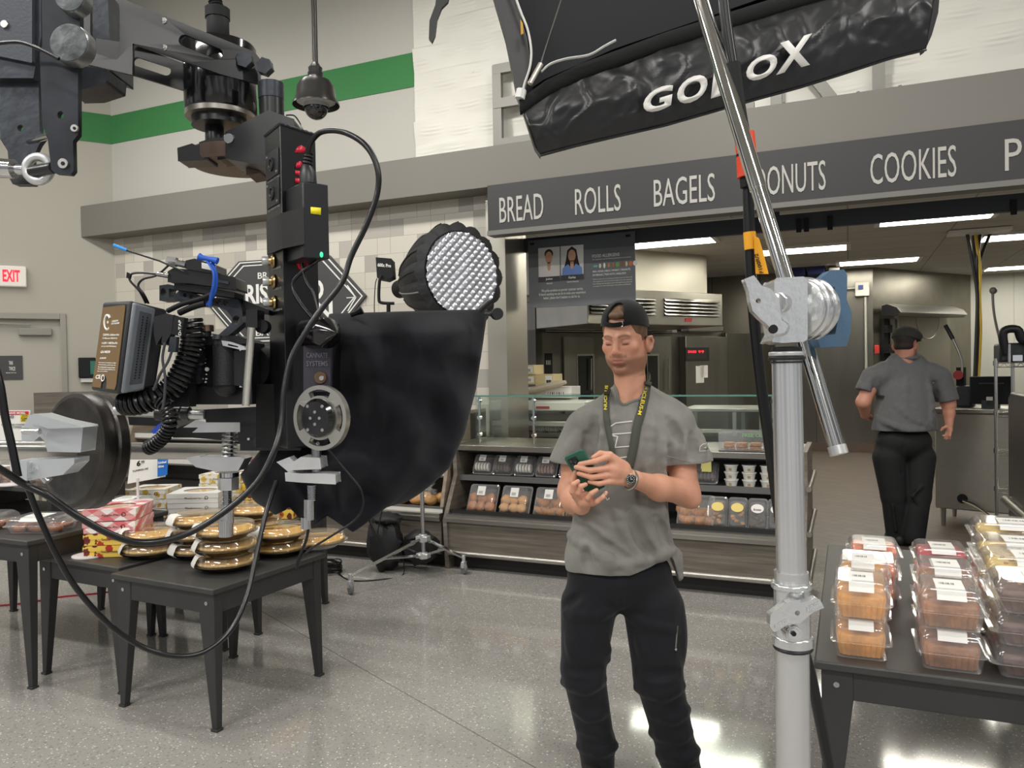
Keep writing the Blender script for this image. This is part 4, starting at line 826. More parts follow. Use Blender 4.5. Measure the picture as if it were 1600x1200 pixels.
# pendant dome camera
dc = thing('dome_camera', 'dark pendant security dome camera hanging on a rod over the sales floor', 'security camera', P(494, 178, 4.3)); D_ = 4.3; c0 = P(494, 165, D_); dgm = mat('pendant_bronze', (64, 62, 60), .28, .5)
R_ = px(36, D_); m = MB(); m.cyl((c0.x, c0.y, c0.z+px(55, D_)), (c0.x, c0.y, 6.5), px(4.5, D_)); m.build('rod', dgm, dc)
m = MB(); u_ = px(1, D_); m.lathe([(36*u_, 0), (36*u_, 3*u_), (31*u_, 12*u_), (29*u_, 28*u_), (24*u_, 37*u_), (14*u_, 40*u_), (12*u_, 44*u_), (11*u_, 44*u_), (12*u_, 50*u_), (10*u_, 51*u_), (11*u_, 58*u_), (9*u_, 60*u_), (5*u_, 66*u_), (0, 66*u_)], c0, n=40); m.build('housing', dgm, dc)
m = MB(); m.lathe([(30*u_, 6*u_), (20*u_, 2*u_), (20*u_, -4*u_)], c0, n=32); m.build('collar', mat('collar_grey', (170, 170, 168), .5), dc)
m = MB(); m.ell(c0-ZZ*4*u_, (18*u_, 18*u_, 18*u_), n=28, k=16); m.build('dome', mat('smoked_dome', (16, 17, 18), .06, 0, .9), dc)
# ================================================================ MERCHANDISE TABLES AND GOODS
tabm = mat('table_black_brown', (58, 57, 55), .42, var=.12, vs=10); legm = mat('table_leg_paint', (50, 50, 50), .45, var=.1, vs=6)
def table(x0, y0, x1, y1, h, label, rz=0, legs=4):
    cx_, cy_ = (x0+x1)/2, (y0+y1)/2; w_, d_ = (x1-x0)/2, (y1-y0)/2
    o = thing('display_table', label, 'table', (0, 0, 0)); 
    m = MB(); m.bx((-w_, -d_, h-.028), (w_, d_, h)); m.build('table_top', tabm, o, bev=.006)
    m = MB()
    for s in (-1, 1): m.box((0, s*(d_-.035), h-.075), (2*w_-.1, .022, .095)); m.box((s*(w_-.035), 0, h-.075), (.022, 2*d_-.1, .095))
    m.build('apron', legm, o, bev=.003)
    for sx, sy in ((-1, -1), (1, -1), (-1, 1), (1, 1)):
        m = MB(); ox, oy = sx*(w_-.02), sy*(d_-.02)
        def ring(a, b, z): return [V((ox, oy, z)), V((ox-sx*a, oy, z)), V((ox-sx*a, oy-sy*b, z)), V((ox, oy-sy*b, z))]
        m.loft([ring(.028, .028, 0), ring(.032, .032, .02), ring(.095, .05, h-.12), ring(.095, .05, h-.028)]); m.box((ox-sx*.014, oy-sy*.014, .006), (.04, .04, .012)); lo = m.build('leg', legm, o, bev=.003, sharp=30)
        m = MB(); m.cyl((ox-sx*.045, oy, h-.075), (ox-sx*.045, oy+sy*.004, h-.075), .009); m.build('bolt', chrome, lo)
    return place(o, TR((cx_, cy_, 0), rz))
TA = table(-3.25, 2.57, -2.56, 3.32, .65, 'black display table holding the stacked pies in front of the display case', radians(-3))
TB = table(-4.0, 2.70, -3.31, 3.42, .65, 'low black table under the red gingham boxes, tucked beside the pie table', radians(-3))
TCt = table(-4.75, 3.62, -3.30, 4.35, .65, 'rear black table carrying the white and leaf patterned pie boxes')
TD = table(-5.3, 2.56, -3.83, 3.45, .77, 'tall black table at the left edge with doughnut boxes')
TE = table(-.11, 2.62, 1.25, 4.35, .65, 'black display table of boxed cakes at the right edge')
m = MB(); m.bx((-5.4, 2.95, .93), (-4.2, 3.6, .96)); rs_ = tag(m.build('riser', tabm, bev=.005), 'black raised shelf standing on the tall left table', 'riser')
for x in (-5.2, -4.3): m = MB(); m.bx((x, 3.0, .77), (x+.04, 3.5, .93)); m.build('leg', legm, rs_)
H = .651
# ---- pies
alum = mat('foil_tin', (150, 148, 144), .3, .9)
pie_c = mat('pie_crust', (232, 190, 118), .7, var=.2, vs=20, bump=.4, bs=40); tagp = mat('pie_label', (226, 224, 218), .6); piefill = mat('pie_filling', (222, 174, 100), .65, var=.2, vs=14)
dome = clear('dome_plastic', (252, 252, 250), .10, .9, .09)
def b_pie():
    o = thing('boxed_pie', 'x', 'pie'); m = MB(); m.lathe([(0, .001), (.085, .001), (.118, .026), (.136, .028), (.136, .030), (.116, .030)], n=48); m.build('tin', clear('base_plastic', (150, 146, 140), .12, .7, .1), o)
    m = MB(); m.lathe([(.08, .004), (.113, .028), (.123, .036), (.121, .041), (.114, .043), (.107, .041), (.0, .041)], n=80, wav=(40, .022)); m.build('crust', pie_c, o, sharp=80)
    m = MB(); m.lathe([(.106, .0415), (.08, .0455), (.04, .048), (0, .049)], n=32); m.build('filling', piefill, o)
    m = MB(); m.lathe([(.138, .031), (.139, .034), (.128, .036), (.121, .064), (.112, .068), (.108, .066), (0, .066)], n=48); m.lathe([(.128, .036), (.121, .064)], n=48, wav=(48, .006)); m.build('dome_lid', dome, o, sharp=60)
    m = MB(); A0, A1 = radians(160), radians(200); 
    def ar(r, z): return [V((r*cos(A0+(A1-A0)*k/6), r*sin(A0+(A1-A0)*k/6), z)) for k in range(7)]
    m.loft([ar(.09, .0695), ar(.119, .0695), ar(.128, .062), ar(.142, .036), ar(.141, .028), ar(.123, .014), ar(.10, .004)], cap=False, closed=False); m.build('label', tagp, o)
    return o
pie_n = 0
for nm, x, y, n in [('front', -2.80, 2.86, 3), ('left', -3.13, 3.01, 3), ('rear left', -3.05, 3.33, 3), ('leftmost', -3.38, 2.93, 2), ('rear right', -2.76, 3.19, 2), ('far right', -2.66, 3.40, 1), ('rear', -3.40, 3.28, 2)]:
    for k in range(n):
        lvl = '' if n == 1 else [' bottom', ' topmost'][k == n-1]+' of the stack of %d,' % n if n == 2 or k in (0, n-1) else ' middle of the stack of 3,'
        M = TR((x+random.uniform(-.004, .004), y+random.uniform(-.004, .004), H+.076*k), radians(62+random.uniform(-12, 8)), s=1.13)
        inst('pie', b_pie, M, 'domed pie,%s %s' % (lvl, {'front': 'front stack nearest the camera', 'left': 'just left of the front stack', 'rear left': 'behind the left pies', 'leftmost': 'low stack beside the leaf box', 'rear right': 'right of the front stack', 'far right': 'alone at the right table corner', 'rear': 'beside the gingham boxes'}[nm]), 'domed pies on the black table')
# ---- printed pie boxes
def pattern(kind):
    t = NT('print_'+kind); p_ = t.pos(True)
    if kind == 'gingham':
        s_ = t.n('SeparateXYZ', Vector=t.scale(p_, (1, 1, 1), radians(35))); q = t.math('GREATER_THAN', t.math('FRACT', t.math('MULTIPLY', t.math('ADD', s_.outputs[0], s_.outputs[2]), 10)), .5); r_ = t.math('GREATER_THAN', t.math('FRACT', t.math('MULTIPLY', t.math('SUBTRACT', s_.outputs[1], s_.outputs[2]), 10)), .5)
        col = t.mix(t.math('MULTIPLY', q, .6), lin((236, 228, 222)), lin((206, 36, 60))); col = t.mix(t.math('MULTIPLY', r_, .6), col, lin((206, 36, 60)))
    else:
        bg, cs = {'leaf': ((232, 196, 84), [(176, 48, 32), (52, 74, 36), (214, 92, 30), (110, 40, 28)]), 'apple': ((228, 224, 212), [(200, 170, 50), (120, 60, 40), (196, 150, 60), (214, 180, 80)])}[kind]
        v = t.n('TexVoronoi', Vector=t.scale(p_, (1, 1, .8)), Scale=19., Randomness=.8); rc = t.n('SeparateColor', Color=v.outputs['Color'])
        col = t.ramp(rc.outputs[0], [(i/4, lin(c)) for i, c in enumerate(cs)], True)
        d = t.math('ADD', v.outputs['Distance'], t.math('MULTIPLY', t.noise(p_, 90, 2), .35))
        col = t.mix(t.math('LESS_THAN', d, .52), lin(bg), col)
    t.B(Base_Color=col, Roughness=.5); return t.m
PR = {k: pattern(k) for k in ('gingham', 'leaf', 'apple')}; PR['white'] = mat('box_card_white', (224, 222, 216), .6)
def b_box(kind, wx=.13, wy=.13, h=.062, window=True):
    def f():
        o = thing('pie_box', 'x', 'box'); m = MB()
        m.bx((-wx, -wy, 0), (wx, wy, h-.012)); m.build('body', PR[kind], o, bev=.002)
        el = [(wx*.66*cos(2*pi*k/28), wy*.6*sin(2*pi*k/28)) for k in range(28)]
        m = MB(); m.cut([(-wx-.003, -wy-.003), (wx+.003, -wy-.003), (wx+.003, wy+.003), (-wx-.003, wy+.003)], [el] if window else [], (0, 0, h-.002), (1, 0, 0), (0, 1, 0), (0, 0, .002))
        for s in (-1, 1): m.bx((-wx-.003, s*(wy+.001)-.002, h-.03), (wx+.003, s*(wy+.001)+.002, h)); m.bx((s*(wx+.001)-.002, -wy, h-.03), (s*(wx+.001)+.002, wy, h))
        m.build('lid', PR[kind], o)
        if window:
            m = MB(); m.add([V((x, y, h-.004)) for x, y in el], [tuple(range(28))]); m.build('window', clearp, o)
            m = MB(); m.lathe([(0, h-.007), (wx*.7, h-.009), (wx*.75, h-.0115)], n=28); m.build('pie_top', piefill, o)
        m = MB()
        for s in (-1, 1): q = V((wx*.55, -wy-.004, h*.55)); m.lathe([(.008, 0), (.011, 0)], q, (0, -1, 0), n=20); m.bx((q.x-.009, q.y-.001, q.z-.012), (q.x-.006, q.y, q.z+.003))
        m.build('logo', inkm, o)
        m = MB(); s_ = {'gingham': 'Apple Pie', 'leaf': 'Sweet Potato', 'apple': 'Crumb Pie', 'white': 'Bakery'}[kind]
        txt(m, s_, (-wx*.3, -wy-.004, h*.4), (wx*.35, -wy-.004, h*.4), (-wx*.3, -wy-.004, h*.62), .0005, n=(0, -1, 0)); m.build('print', mat('box_print', (96, 60, 40), .6), o)
        return o
    return f
def stackb(kind, x, y, z, n, rz, where, **kw):
    for k in range(n):
        lv = 'only' if n == 1 else ['bottom', 'second', 'third', 'fourth'][k] if k < n-1 else 'top'
        inst('box_'+kind+str(kw), b_box(kind, **kw), TR((x+random.uniform(-.004, .004), y+random.uniform(-.004, .004), z+.0635*k), radians(rz)+random.uniform(-.03, .03)), '%s %s box %s' % ({'gingham': 'red and white gingham pie', 'leaf': 'yellow autumn leaf pie', 'apple': 'white apple print pie', 'white': 'plain white'}[kind], lv, where), 'cardboard pie boxes')
stackb('leaf', -3.62, 2.93, H, 2, 28, 'under the gingham boxes on the low table'); stackb('gingham', -3.62, 2.93, H+.127, 2, 30, 'on top of the yellow leaf boxes')
stackb('white', -3.92, 3.80, H, 3, 25, 'of the white stack on the rear table', wx=.16, wy=.15); stackb('leaf', -3.52, 4.05, H, 3, 20, 'in the rear stack behind the silver bolt', wx=.16, wy=.13)
stackb('apple', -4.35, 3.80, H, 3, 25, 'in the stack just right of the round weight', wx=.13, wy=.13); stackb('apple', -4.05, 4.18, H, 4, 15, 'in the back row below the price card', wx=.15, wy=.13); stackb('leaf', -3.83, 4.23, H+.0, 3, 8, 'at the back centre of the rear table', wx=.09, wy=.1)
# ---- price cards
def cardstand(base, card, s1, label, pole_dx=0, cw=.24, ch=.14):
    o = thing('price_stand', label, 'price sign', base); base = V(base); card = V(card)
    m = MB(); m.lathe([(0, 0), (.085, 0), (.085, .006), (.015, .012), (0, .012)], base, n=32); m.build('base', mat('stand_pale', (222, 214, 214), .5), o)
    m = MB(); m.bx((base.x-.007, base.y-.004, base.z), (base.x+.007, base.y+.004, card.z+.02)); m.build('stem', mat('stand_pale', (1, 1, 1)), o)
    return o
cf = (CAMP-V((-3.7, 3.2, 1.6))).normalized(); cu_ = ZZ.cross(cf).normalized()     # cards face the aisle
b0 = PZ(216, 790, .85); bq = P(216, 790, 4.6)
o1 = cardstand((bq.x, bq.y, .845), P(224, 752, 4.6), '', 'white PUMPKIN PIE 6.99 price card with a blue tab on a stem')
c4 = [P(199, 756, 4.6), P(258, 745, 4.6), P(255, 712, 4.6), P(204, 717, 4.6)]; m = MB(); m.quadbox(c4, (0, .004, 0)); m.build('card', paper, o1)
m = MB(); e = V((0, -.002, 0)); txt(m, '6', P(214, 729, 4.6)+e, P(220, 728, 4.6)+e, P(214, 720, 4.6)+e, .001, bold=.04); txt(m, '99', P(221, 725, 4.6)+e, P(226, 724, 4.6)+e, P(221, 720, 4.6)+e, .001); txt(m, 'PUMPKIN PIE', P(208, 738, 4.6)+e, P(232, 733.5, 4.6)+e, P(208, 735, 4.6)+e, .001); m.build('lettering', inkm, o1)
m = MB(); m.quadbox([P(246, 745, 4.58), P(261, 742, 4.58), P(262, 718, 4.58), P(246, 716, 4.58)], (0, .003, 0)); bt = m.build('blue_tab', mat('blue_tab', (20, 110, 196), .5), o1)
m = MB(); txt(m, 'Limited', P(247, 725, 4.57), P(260, 723.5, 4.57), P(247, 721, 4.57), .001, bold=.03); txt(m, 'time', P(247, 731, 4.57), P(256, 730, 4.57), P(247, 727, 4.57), .001, bold=.03); m.build('lettering', whiteink, bt)
bq = PZ(140, 868, .652); o2 = cardstand((bq.x, bq.y, .651), bq+ZZ*.42, '', 'pale round stand base and stem beside the gingham boxes, its card behind the weight')
D5 = 4.6; o3 = cardstand((P(20, 800, D5).x, P(20, 800, D5).y, .962), P(22, 700, D5), '', 'red and yellow sale card on a stem over the muffins at the left edge')
m = MB(); m.quadbox([P(-16, 698, D5), P(40, 696, D5), P(47, 641, D5), P(-16, 641, D5)], (0, .004, 0)); m.build('card', paper, o3); e = V((.002, -.003, 0))
m = MB(); m.quadbox([P(-14, 648, D5)+e, P(45, 648, D5)+e, P(45, 642.5, D5)+e, P(-14, 642.5, D5)+e], (0, .001, 0)); r1 = m.build('red_strip', mat('sale_red', (198, 40, 44), .5), o3)
m = MB(); m.quadbox([P(32, 659, D5)+e, P(45, 659, D5)+e, P(45.5, 647, D5)+e, P(32, 647, D5)+e], (0, .001, 0)); r2 = m.build('yellow_patch', mat('sale_yellow', (226, 206, 50), .5), o3); e = V((.003, -.005, 0))
m = MB(); txt(m, 'TWO TO SAVE MORE.', P(-8, 647, D5)+e, P(41, 647, D5)+e, P(-8, 643.5, D5)+e, .001, bold=.03); m.build('lettering', whiteink, r1)
m = MB(); txt(m, 'SAVE', P(35, 651, D5)+e, P(44, 651, D5)+e, P(35, 648.5, D5)+e, .001); txt(m, '50%', P(34, 658, D5)+e, P(45, 658, D5)+e, P(34, 652, D5)+e, .001); m.build('lettering', inkm, r2)
m = MB(); txt(m, '.49', P(15, 654, D5)+e, P(22, 654, D5)+e, P(15, 648.5, D5)+e, .001); txt(m, 'COCO BREAD TOASTED', P(3, 665, D5)+e, P(40, 665, D5)+e, P(3, 662, D5)+e, .001); txt(m, 'IN TOPPING', P(16, 669, D5)+e, P(35, 669, D5)+e, P(16, 666, D5)+e, .001); m.build('lettering', inkm, o3)
# ---- doughnut boxes and muffin trays on the left table
glz = mat('glazed_doughnut', (150, 92, 58), .3, var=.4, vs=18); muf = mat('muffin', (170, 104, 62), .5, var=.35, vs=16, bump=.4, bs=50)
def b_donut(mt, nm='doughnut'):
    def f():
        m = MB(); pts = [V((.033*cos(a), .033*sin(a), .02)) for a in np.linspace(0, 2*pi, 25)]; m.tube(pts, .019, 10, cap=False); return m.build(nm, mt, org=(0, 0, 0), sharp=80)
    return f
def b_muffin():
    o = thing('muffin', 'x', 'muffin'); m = MB(); m.lathe([(0, 0), (.026, 0), (.034, .038)], n=28, wav=(14, .04)); m.build('cup', mat('muffin_cup', (120, 78, 52), .6), o)
    m = MB(); m.ell((0, 0, .042), (.042, .042, .024), amp=.25); m.build('top', muf, o); return o
for i, (x, y, z, w_, d_, lb) in enumerate([(-4.02, 2.78, .771, .15, .11, 'nearest the table corner'), (-4.02, 3.12, .771, .15, .11, 'second back from the corner'), (-4.42, 2.72, .771, .15, .09, 'at the left table edge'), (-4.05, 3.36, .771, .14, .09, 'farthest back under the weight')]):
    M = TR((x, y, z), radians(20)); inst('dbox%d' % (i % 2), b_shell(w_, d_, .035, .085, True, lb=(.06, .02)), M, 'clear box of doughnuts on the left table, '+lb, 'doughnut boxes on the left table')
    for k in range(6): q = M @ V((-.092+(k % 3)*.092, -.044+.088*(k//3), .006)); inst('donut%d' % (i % 2), b_donut([glz, cinn][i % 2]), TR(q, k*.7, .1, .1, .84), 'glazed doughnut in the left table box '+lb, 'doughnuts on the left table')
for i, (x, y) in enumerate([(-4.42, 3.1), (-4.75, 3.05), (-4.45, 3.42), (-4.8, 3.38), (-5.1, 3.15)]):
    M = TR((x, y, .961), radians(10)); inst('mtray', b_shell(.15, .11, .03, .10, True, 'muffin_tray', lb=(.05, .02)), M, 'clear tray of muffins on the raised shelf, '+['nearest the front right', 'front middle', 'rear right', 'rear middle', 'farthest left'][i], 'muffin trays on the raised shelf')
    for k in range(6): inst('muffin', b_muffin, TR(M @ V((-.09+.09*(k % 3), -.045+.09*(k//3), .006)), k), 'brown muffin in the raised tray '+['nearest the front right', 'front middle', 'rear right', 'rear middle', 'farthest left'][i], 'muffins on the raised shelf')
# ---- boxed cakes on the right table
ycup = mat('yellow_muffin', (222, 156, 72), .55, var=.3, vs=16, bump=.3, bs=60); bcup = mat('brown_cake', (158, 104, 62), .55, var=.4, vs=18, bump=.4, bs=60); brn = mat('brownie_loaf', (96, 60, 46), .55, var=.35, vs=26, bump=.5, bs=70)
def b_cake(mt, wx, wy, h, nut=None, fl=24):
    def f():
        o = thing('cake', 'x', 'cake'); pts = rrect(wx, wy, .025, 6); n = len(pts)
        def rg(k, z, w=0): return [V((x*k*(1+(w if i % 2 else -w)), y*k*(1+(w if i % 2 else -w)), z)) for i, (x, y) in enumerate(resamp(pts, 72))]
        m = MB(); m.loft([rg(.86, 0, .03), rg(.93, h*.5, .034), rg(.97, h*.8, .03), rg(.93, h*.95, .0), rg(.75, h, 0), rg(.3, h*1.03, 0)]); m.build('crumb', mt, o, sharp=60)
        if nut:
            m = MB()
            for k in range(26): m.ell((random.uniform(-.75, .75)*wx, random.uniform(-.7, .7)*wy, h+.002), (.008, .006, .005), amp=.6, n=7, k=5, seed=k)
            m.build('nuts', nut, o)
        return o
    return f
def resamp(pts, n):
    pts = [V((x, y, 0)) for x, y in pts]; pts.append(pts[0]); L = [0]
    for a, b in zip(pts[:-1], pts[1:]): L.append(L[-1]+(b-a).length)
    out = []; j = 0
    for k in range(n):
        s = L[-1]*k/n
        while L[j+1] < s: j += 1
        q = pts[j].lerp(pts[j+1], (s-L[j])/max(1e-9, L[j+1]-L[j])); out.append((q.x, q.y))
    return out
nutm = mat('chopped_nuts', (186, 140, 92), .6); redc = mat('red_icing', (206, 40, 58), .4); orc = mat('orange_icing', (224, 128, 84), .5, var=.3, vs=22); yel = mat('yellow_slices', (222, 190, 104), .5, var=.25, vs=20); dkc = mat('dark_cookies', (60, 42, 38), .5, var=.4, vs=30)
def cakes(x, y, n, kind, wx, wy, hh, mt, where, nut=None, rz=0, name='cake'):
    for k in range(n):
        M = TR((x+random.uniform(-.004, .004), y+random.uniform(-.004, .004), H+hh*k), radians(rz)+random.uniform(-.03, .03))
        lv = 'only box' if n == 1 else ['bottom box', 'second box', 'third box', 'fourth box'][k] if k < n-1 else 'top box'
        inst('cbox_%g_%g' % (wx, wy), b_shell(wx, wy, hh*.42, hh*.98, True, 'cake_box', .84, lb=(wx*.42, hh*.22), flute=.012), M, 'clear cake box, %s of the stack %s' % (lv, where), 'clear cake boxes on the right table')
        inst('cake_'+kind, b_cake(mt, wx*.84, wy*.84, hh*.62, nut), M @ TR((0, 0, .004)), '%s inside the %s %s' % (kind, lv, where), 'cakes on the right table')
cakes(.03, 2.78, 2, 'yellow pound cake', .088, .115, .125, ycup, 'at the front left table corner', name='y')
cakes(.04, 3.06, 2, 'golden pound cake', .088, .115, .125, ycup, 'second back in the left column')
cakes(.28, 2.77, 2, 'brown crumb cake', .095, .115, .125, bcup, 'in the middle front of the right table')
cakes(.30, 3.06, 2, 'blueberry crumb cake', .095, .115, .125, bcup, 'second back in the middle column')
cakes(.07, 3.40, 2, 'orange iced doughnuts', .105, .12, .085, orc, 'third back in the left column'); cakes(.33, 3.40, 2, 'red iced cupcakes', .105, .12, .085, redc, 'third back in the middle column')
cakes(.09, 3.68, 2, 'pale iced doughnuts', .105, .12, .095, orc, 'farthest back in the left column'); cakes(.35, 3.68, 2, 'dark sandwich cookies', .105, .12, .095, redc, 'farthest back in the middle column')
cakes(.555, 2.78, 3, 'walnut brownie loaf', .165, .12, .098, brn, 'at the front right beside the frame edge', nutm)
cakes(.57, 3.07, 3, 'marbled loaf', .165, .12, .10, yel, 'second back in the right column', nutm); cakes(.59, 3.37, 3, 'yellow sliced loaf', .165, .12, .095, yel, 'third back in the right column'); cakes(.62, 3.68, 3, 'pale yellow loaf', .165, .12, .10, yel, 'farthest back in the right column')
M = TR((1.02, 3.62, H), 0); o = inst('bunbag', b_roll(mat('orange_bun', (196, 130, 70), .4, var=.35, vs=30, bump=.5, bs=60), 'round_cake', (.10, .10, .09), .1, 3), TR((1.02, 3.62, H+.16)), 'round orange-brown cake at the far right edge above the loaves', 'x'); tag(o, cat='cake'); del o['group']
m = MB(); m.bx((.9, 3.5, H), (1.15, 3.75, H+.155)); tag(m.build('cake_stand', clearp), 'clear stand under the round cake at the right edge', 'stand')
# ================================================================ PEOPLE (blended implicit surfaces)
from mathutils.bvhtree import BVHTree
class SDF:
    def __init__(s, lo, hi, h):
        s.lo = np.array(lo, float); s.h = h; s.n = np.ceil((np.array(hi)-s.lo)/h).astype(int)+1; s.D = np.full(s.n, .2, np.float32)
    def blk(s, lo, hi):
        a = np.clip(((np.array(lo)-s.lo)/s.h).astype(int), 0, s.n); b = np.clip(((np.array(hi)-s.lo)/s.h).astype(int)+2, 0, s.n)
        if (b <= a).any(): return None, None
        g = [(s.lo[i]+s.h*np.arange(a[i], b[i])).astype(np.float32) for i in range(3)]
        return tuple(slice(a[i], b[i]) for i in range(3)), (g[0][:, None, None], g[1][None, :, None], g[2][None, None, :])
    def comb(s, sl, d, k, op):
        D = s.D[sl]
        if op < 0: D = -D
        if op: hh = np.clip(.5+.5*(D-d)/max(k, 1e-5), 0, 1); r = D*(1-hh)+d*hh-k*hh*(1-hh)
        s.D[sl] = r if op > 0 else -r
    def cap(s, a, b, ra, rb=None, k=.02, op=1, fl=None):
        a = np.array(a, float); b = np.array(b, float); rb = ra if rb is None else rb; R = max(ra, rb)*(1 if not fl else max(1, 1/fl[1]))+k+s.h*2
        sl, g = s.blk(np.minimum(a, b)-R, np.maximum(a, b)+R)
        if sl is None: return s
        ab = b-a; L2 = max((ab**2).sum(), 1e-9); q = [g[i]-a[i] for i in range(3)]
        t = np.clip((q[0]*ab[0]+q[1]*ab[1]+q[2]*ab[2])/L2, 0, 1); e = [q[i]-ab[i]*t for i in range(3)]
        d2 = e[0]**2+e[1]**2+e[2]**2
        if fl:
            ax = np.array(fl[0]); ax = ax/np.linalg.norm(ax); w_ = e[0]*ax[0]+e[1]*ax[1]+e[2]*ax[2]; d2 = d2+w_**2*(fl[1]**2-1)
        s.comb(sl, np.sqrt(d2)-(ra+(rb-ra)*t), k, op); return s
    def ell(s, c, r, k=.02, op=1, M=None):
        c = np.array(c, float); r = np.array(r if hasattr(r, '__len__') else (r,)*3, float); R = r.max()+k+2*s.h
        sl, g = s.blk(c-R, c+R)
        if sl is None: return s
        q = [g[i]-c[i] for i in range(3)]
        if M is not None: q = [q[0]*M[0][i]+q[1]*M[1][i]+q[2]*M[2][i] for i in range(3)]     # M columns are the axes
        k0 = np.sqrt((q[0]/r[0])**2+(q[1]/r[1])**2+(q[2]/r[2])**2); k1 = np.sqrt((q[0]/r[0]**2)**2+(q[1]/r[1]**2)**2+(q[2]/r[2]**2)**2)+1e-6
        s.comb(sl, k0*(k0-1)/k1, k, op); return s
    def chain(s, pts, rr, k=.01, op=1, fl=None):
        for i in range(len(pts)-1): s.cap(pts[i], pts[i+1], rr[i], rr[i+1], k, op, fl)
        return s
    def surf(s, f, x, y, d0=-.34, d1=.1):     # depth offset where the view ray through (x, y) meets the solid
        for dd in np.arange(d0, d1, .004).tolist():
            i = ((f(x, y, dd)-s.lo)/s.h+.5).astype(int)
            if (i >= 0).all() and (i < s.n).all() and s.D[tuple(i)] < 0: return dd
        return None
    def folds(s, f, items, k=.022):
        for pts, r, h_ in items:      # h_ > 0 ridge height, < 0 groove depth
            P_ = []
            q0 = []
            for i in range(len(pts)-1):
                for t in (0, .34, .67): q0.append((pts[i][0]+(pts[i+1][0]-pts[i][0])*t, pts[i][1]+(pts[i+1][1]-pts[i][1])*t))
            q0.append(pts[-1])
            for x, y in q0:
                d = s.surf(f, x, y)
                if d is not None: P_.append(f(x, y, d+(r-h_ if h_ > 0 else -r-h_)))
            n = len(P_)
            if n > 1: s.chain(P_, [r*(.45+.55*sin(pi*(i+.5)/n)) for i in range(n)], k, 1 if h_ > 0 else -1)
        return s
    def plane(s, p, n, k=.004):        # keep the side n points away from
        n = np.array(n, float); n /= np.linalg.norm(n); sl, g = s.blk(s.lo, s.lo+s.n*s.h)
        d = -((g[0]-p[0])*n[0]+(g[1]-p[1])*n[1]+(g[2]-p[2])*n[2]); s.comb(sl, d, k, -1); return s
    def mesh(s, name, mt, parent, world, colf=None, relax=1):
        D = s.D; S = D < 0; nx, ny, nz = D.shape; cnt = np.zeros((nx-1, ny-1, nz-1), np.int8)
        for i in (0, 1):
            for j in (0, 1):
                for k in (0, 1): cnt += S[i:nx-1+i, j:ny-1+j, k:nz-1+k]
        I, J, K = np.nonzero((cnt > 0) & (cnt < 8)); idx = np.full(cnt.shape, -1, np.int64); idx[I, J, K] = np.arange(len(I))
        pos = np.zeros((len(I), 3)); num = np.zeros(len(I)); cs = [(i, j, k) for i in (0, 1) for j in (0, 1) for k in (0, 1)]
        for a in cs:
            for b in cs:
                if sum(b)-sum(a) == 1 and all(b[t] >= a[t] for t in range(3)):
                    d0 = D[I+a[0], J+a[1], K+a[2]]; d1 = D[I+b[0], J+b[1], K+b[2]]; c = (d0 < 0) != (d1 < 0); t = np.where(c, d0/(d0-d1+1e-12), 0)
                    for x in range(3): pos[:, x] += np.where(c, a[x]+t*(b[x]-a[x]), 0)
                    num += c
        pos = pos/num[:, None]+np.stack([I, J, K], 1); pos = pos*s.h+s.lo; F = []
        for ax in range(3):
            A = [slice(None)]*3; B_ = [slice(None)]*3; A[ax] = slice(0, -1); B_[ax] = slice(1, None); s0 = S[tuple(A)]; s1 = S[tuple(B_)]
            o1, o2 = [(1, 2), (2, 0), (0, 1)][ax]; e = np.nonzero(s0 != s1); e = np.stack(e, 1); ok = (e[:, o1] > 0) & (e[:, o2] > 0) & (e[:, o1] < D.shape[o1]-1) & (e[:, o2] < D.shape[o2]-1); e = e[ok]
            sg = s0[tuple(e.T)]; q = []
            for da, db in ((1, 1), (0, 1), (0, 0), (1, 0)):
                v_ = e.copy(); v_[:, o1] -= da; v_[:, o2] -= db; q.append(idx[tuple(v_.T)])
            q = np.stack(q, 1); q[~sg] = q[~sg][:, ::-1]; F.append(q)
        F = np.concatenate(F)
        for _ in range(relax):
            acc = np.zeros_like(pos); n_ = np.zeros(len(pos))
            for a in range(4): np.add.at(acc, F[:, a], pos[F[:, (a+1) % 4]]); np.add.at(n_, F[:, a], 1); np.add.at(acc, F[:, a], pos[F[:, (a+3) % 4]]); np.add.at(n_, F[:, a], 1)
            pos = pos*.5+.5*acc/np.maximum(n_, 1)[:, None]
        W = np.array(world); o_ = W[:3, :3]; wp = pos @ o_.T + W[:3, 3]
        if parent is None: M = Matrix.Translation(V(W[:3, 3].tolist()))
        else: M = wm(parent)
        Mi = np.array(M.inverted()); lp = wp @ Mi[:3, :3].T+Mi[:3, 3]
        me = bpy.data.meshes.new(name); me.vertices.add(len(lp)); me.vertices.foreach_set('co', lp.astype(np.float32).ravel())
        me.loops.add(F.size); me.loops.foreach_set('vertex_index', F.astype(np.int32).ravel()); me.polygons.add(len(F)); me.polygons.foreach_set('loop_start', np.arange(0, F.size, 4, dtype=np.int32))
        me.polygons.foreach_set('use_smooth', [True]*len(F)); me.update(calc_edges=True); me.validate()
        if colf is not None:
            ca = me.color_attributes.new('tone', 'FLOAT_COLOR', 'POINT'); c = colf(pos); c = np.concatenate([c, np.ones((len(c), 1))], 1); ca.data.foreach_set('color', c.astype(np.float32).ravel())
        me.materials.append(mt); o = bpy.data.objects.new(name, me); COL.objects.link(o)
        if parent is None: o.location = M.translation
        else: o.parent = parent
        WM[o.name] = M.copy(); o_bvh = BVHTree.FromPolygons([V(q) for q in wp.tolist()], F.tolist()); return o, o_bvh
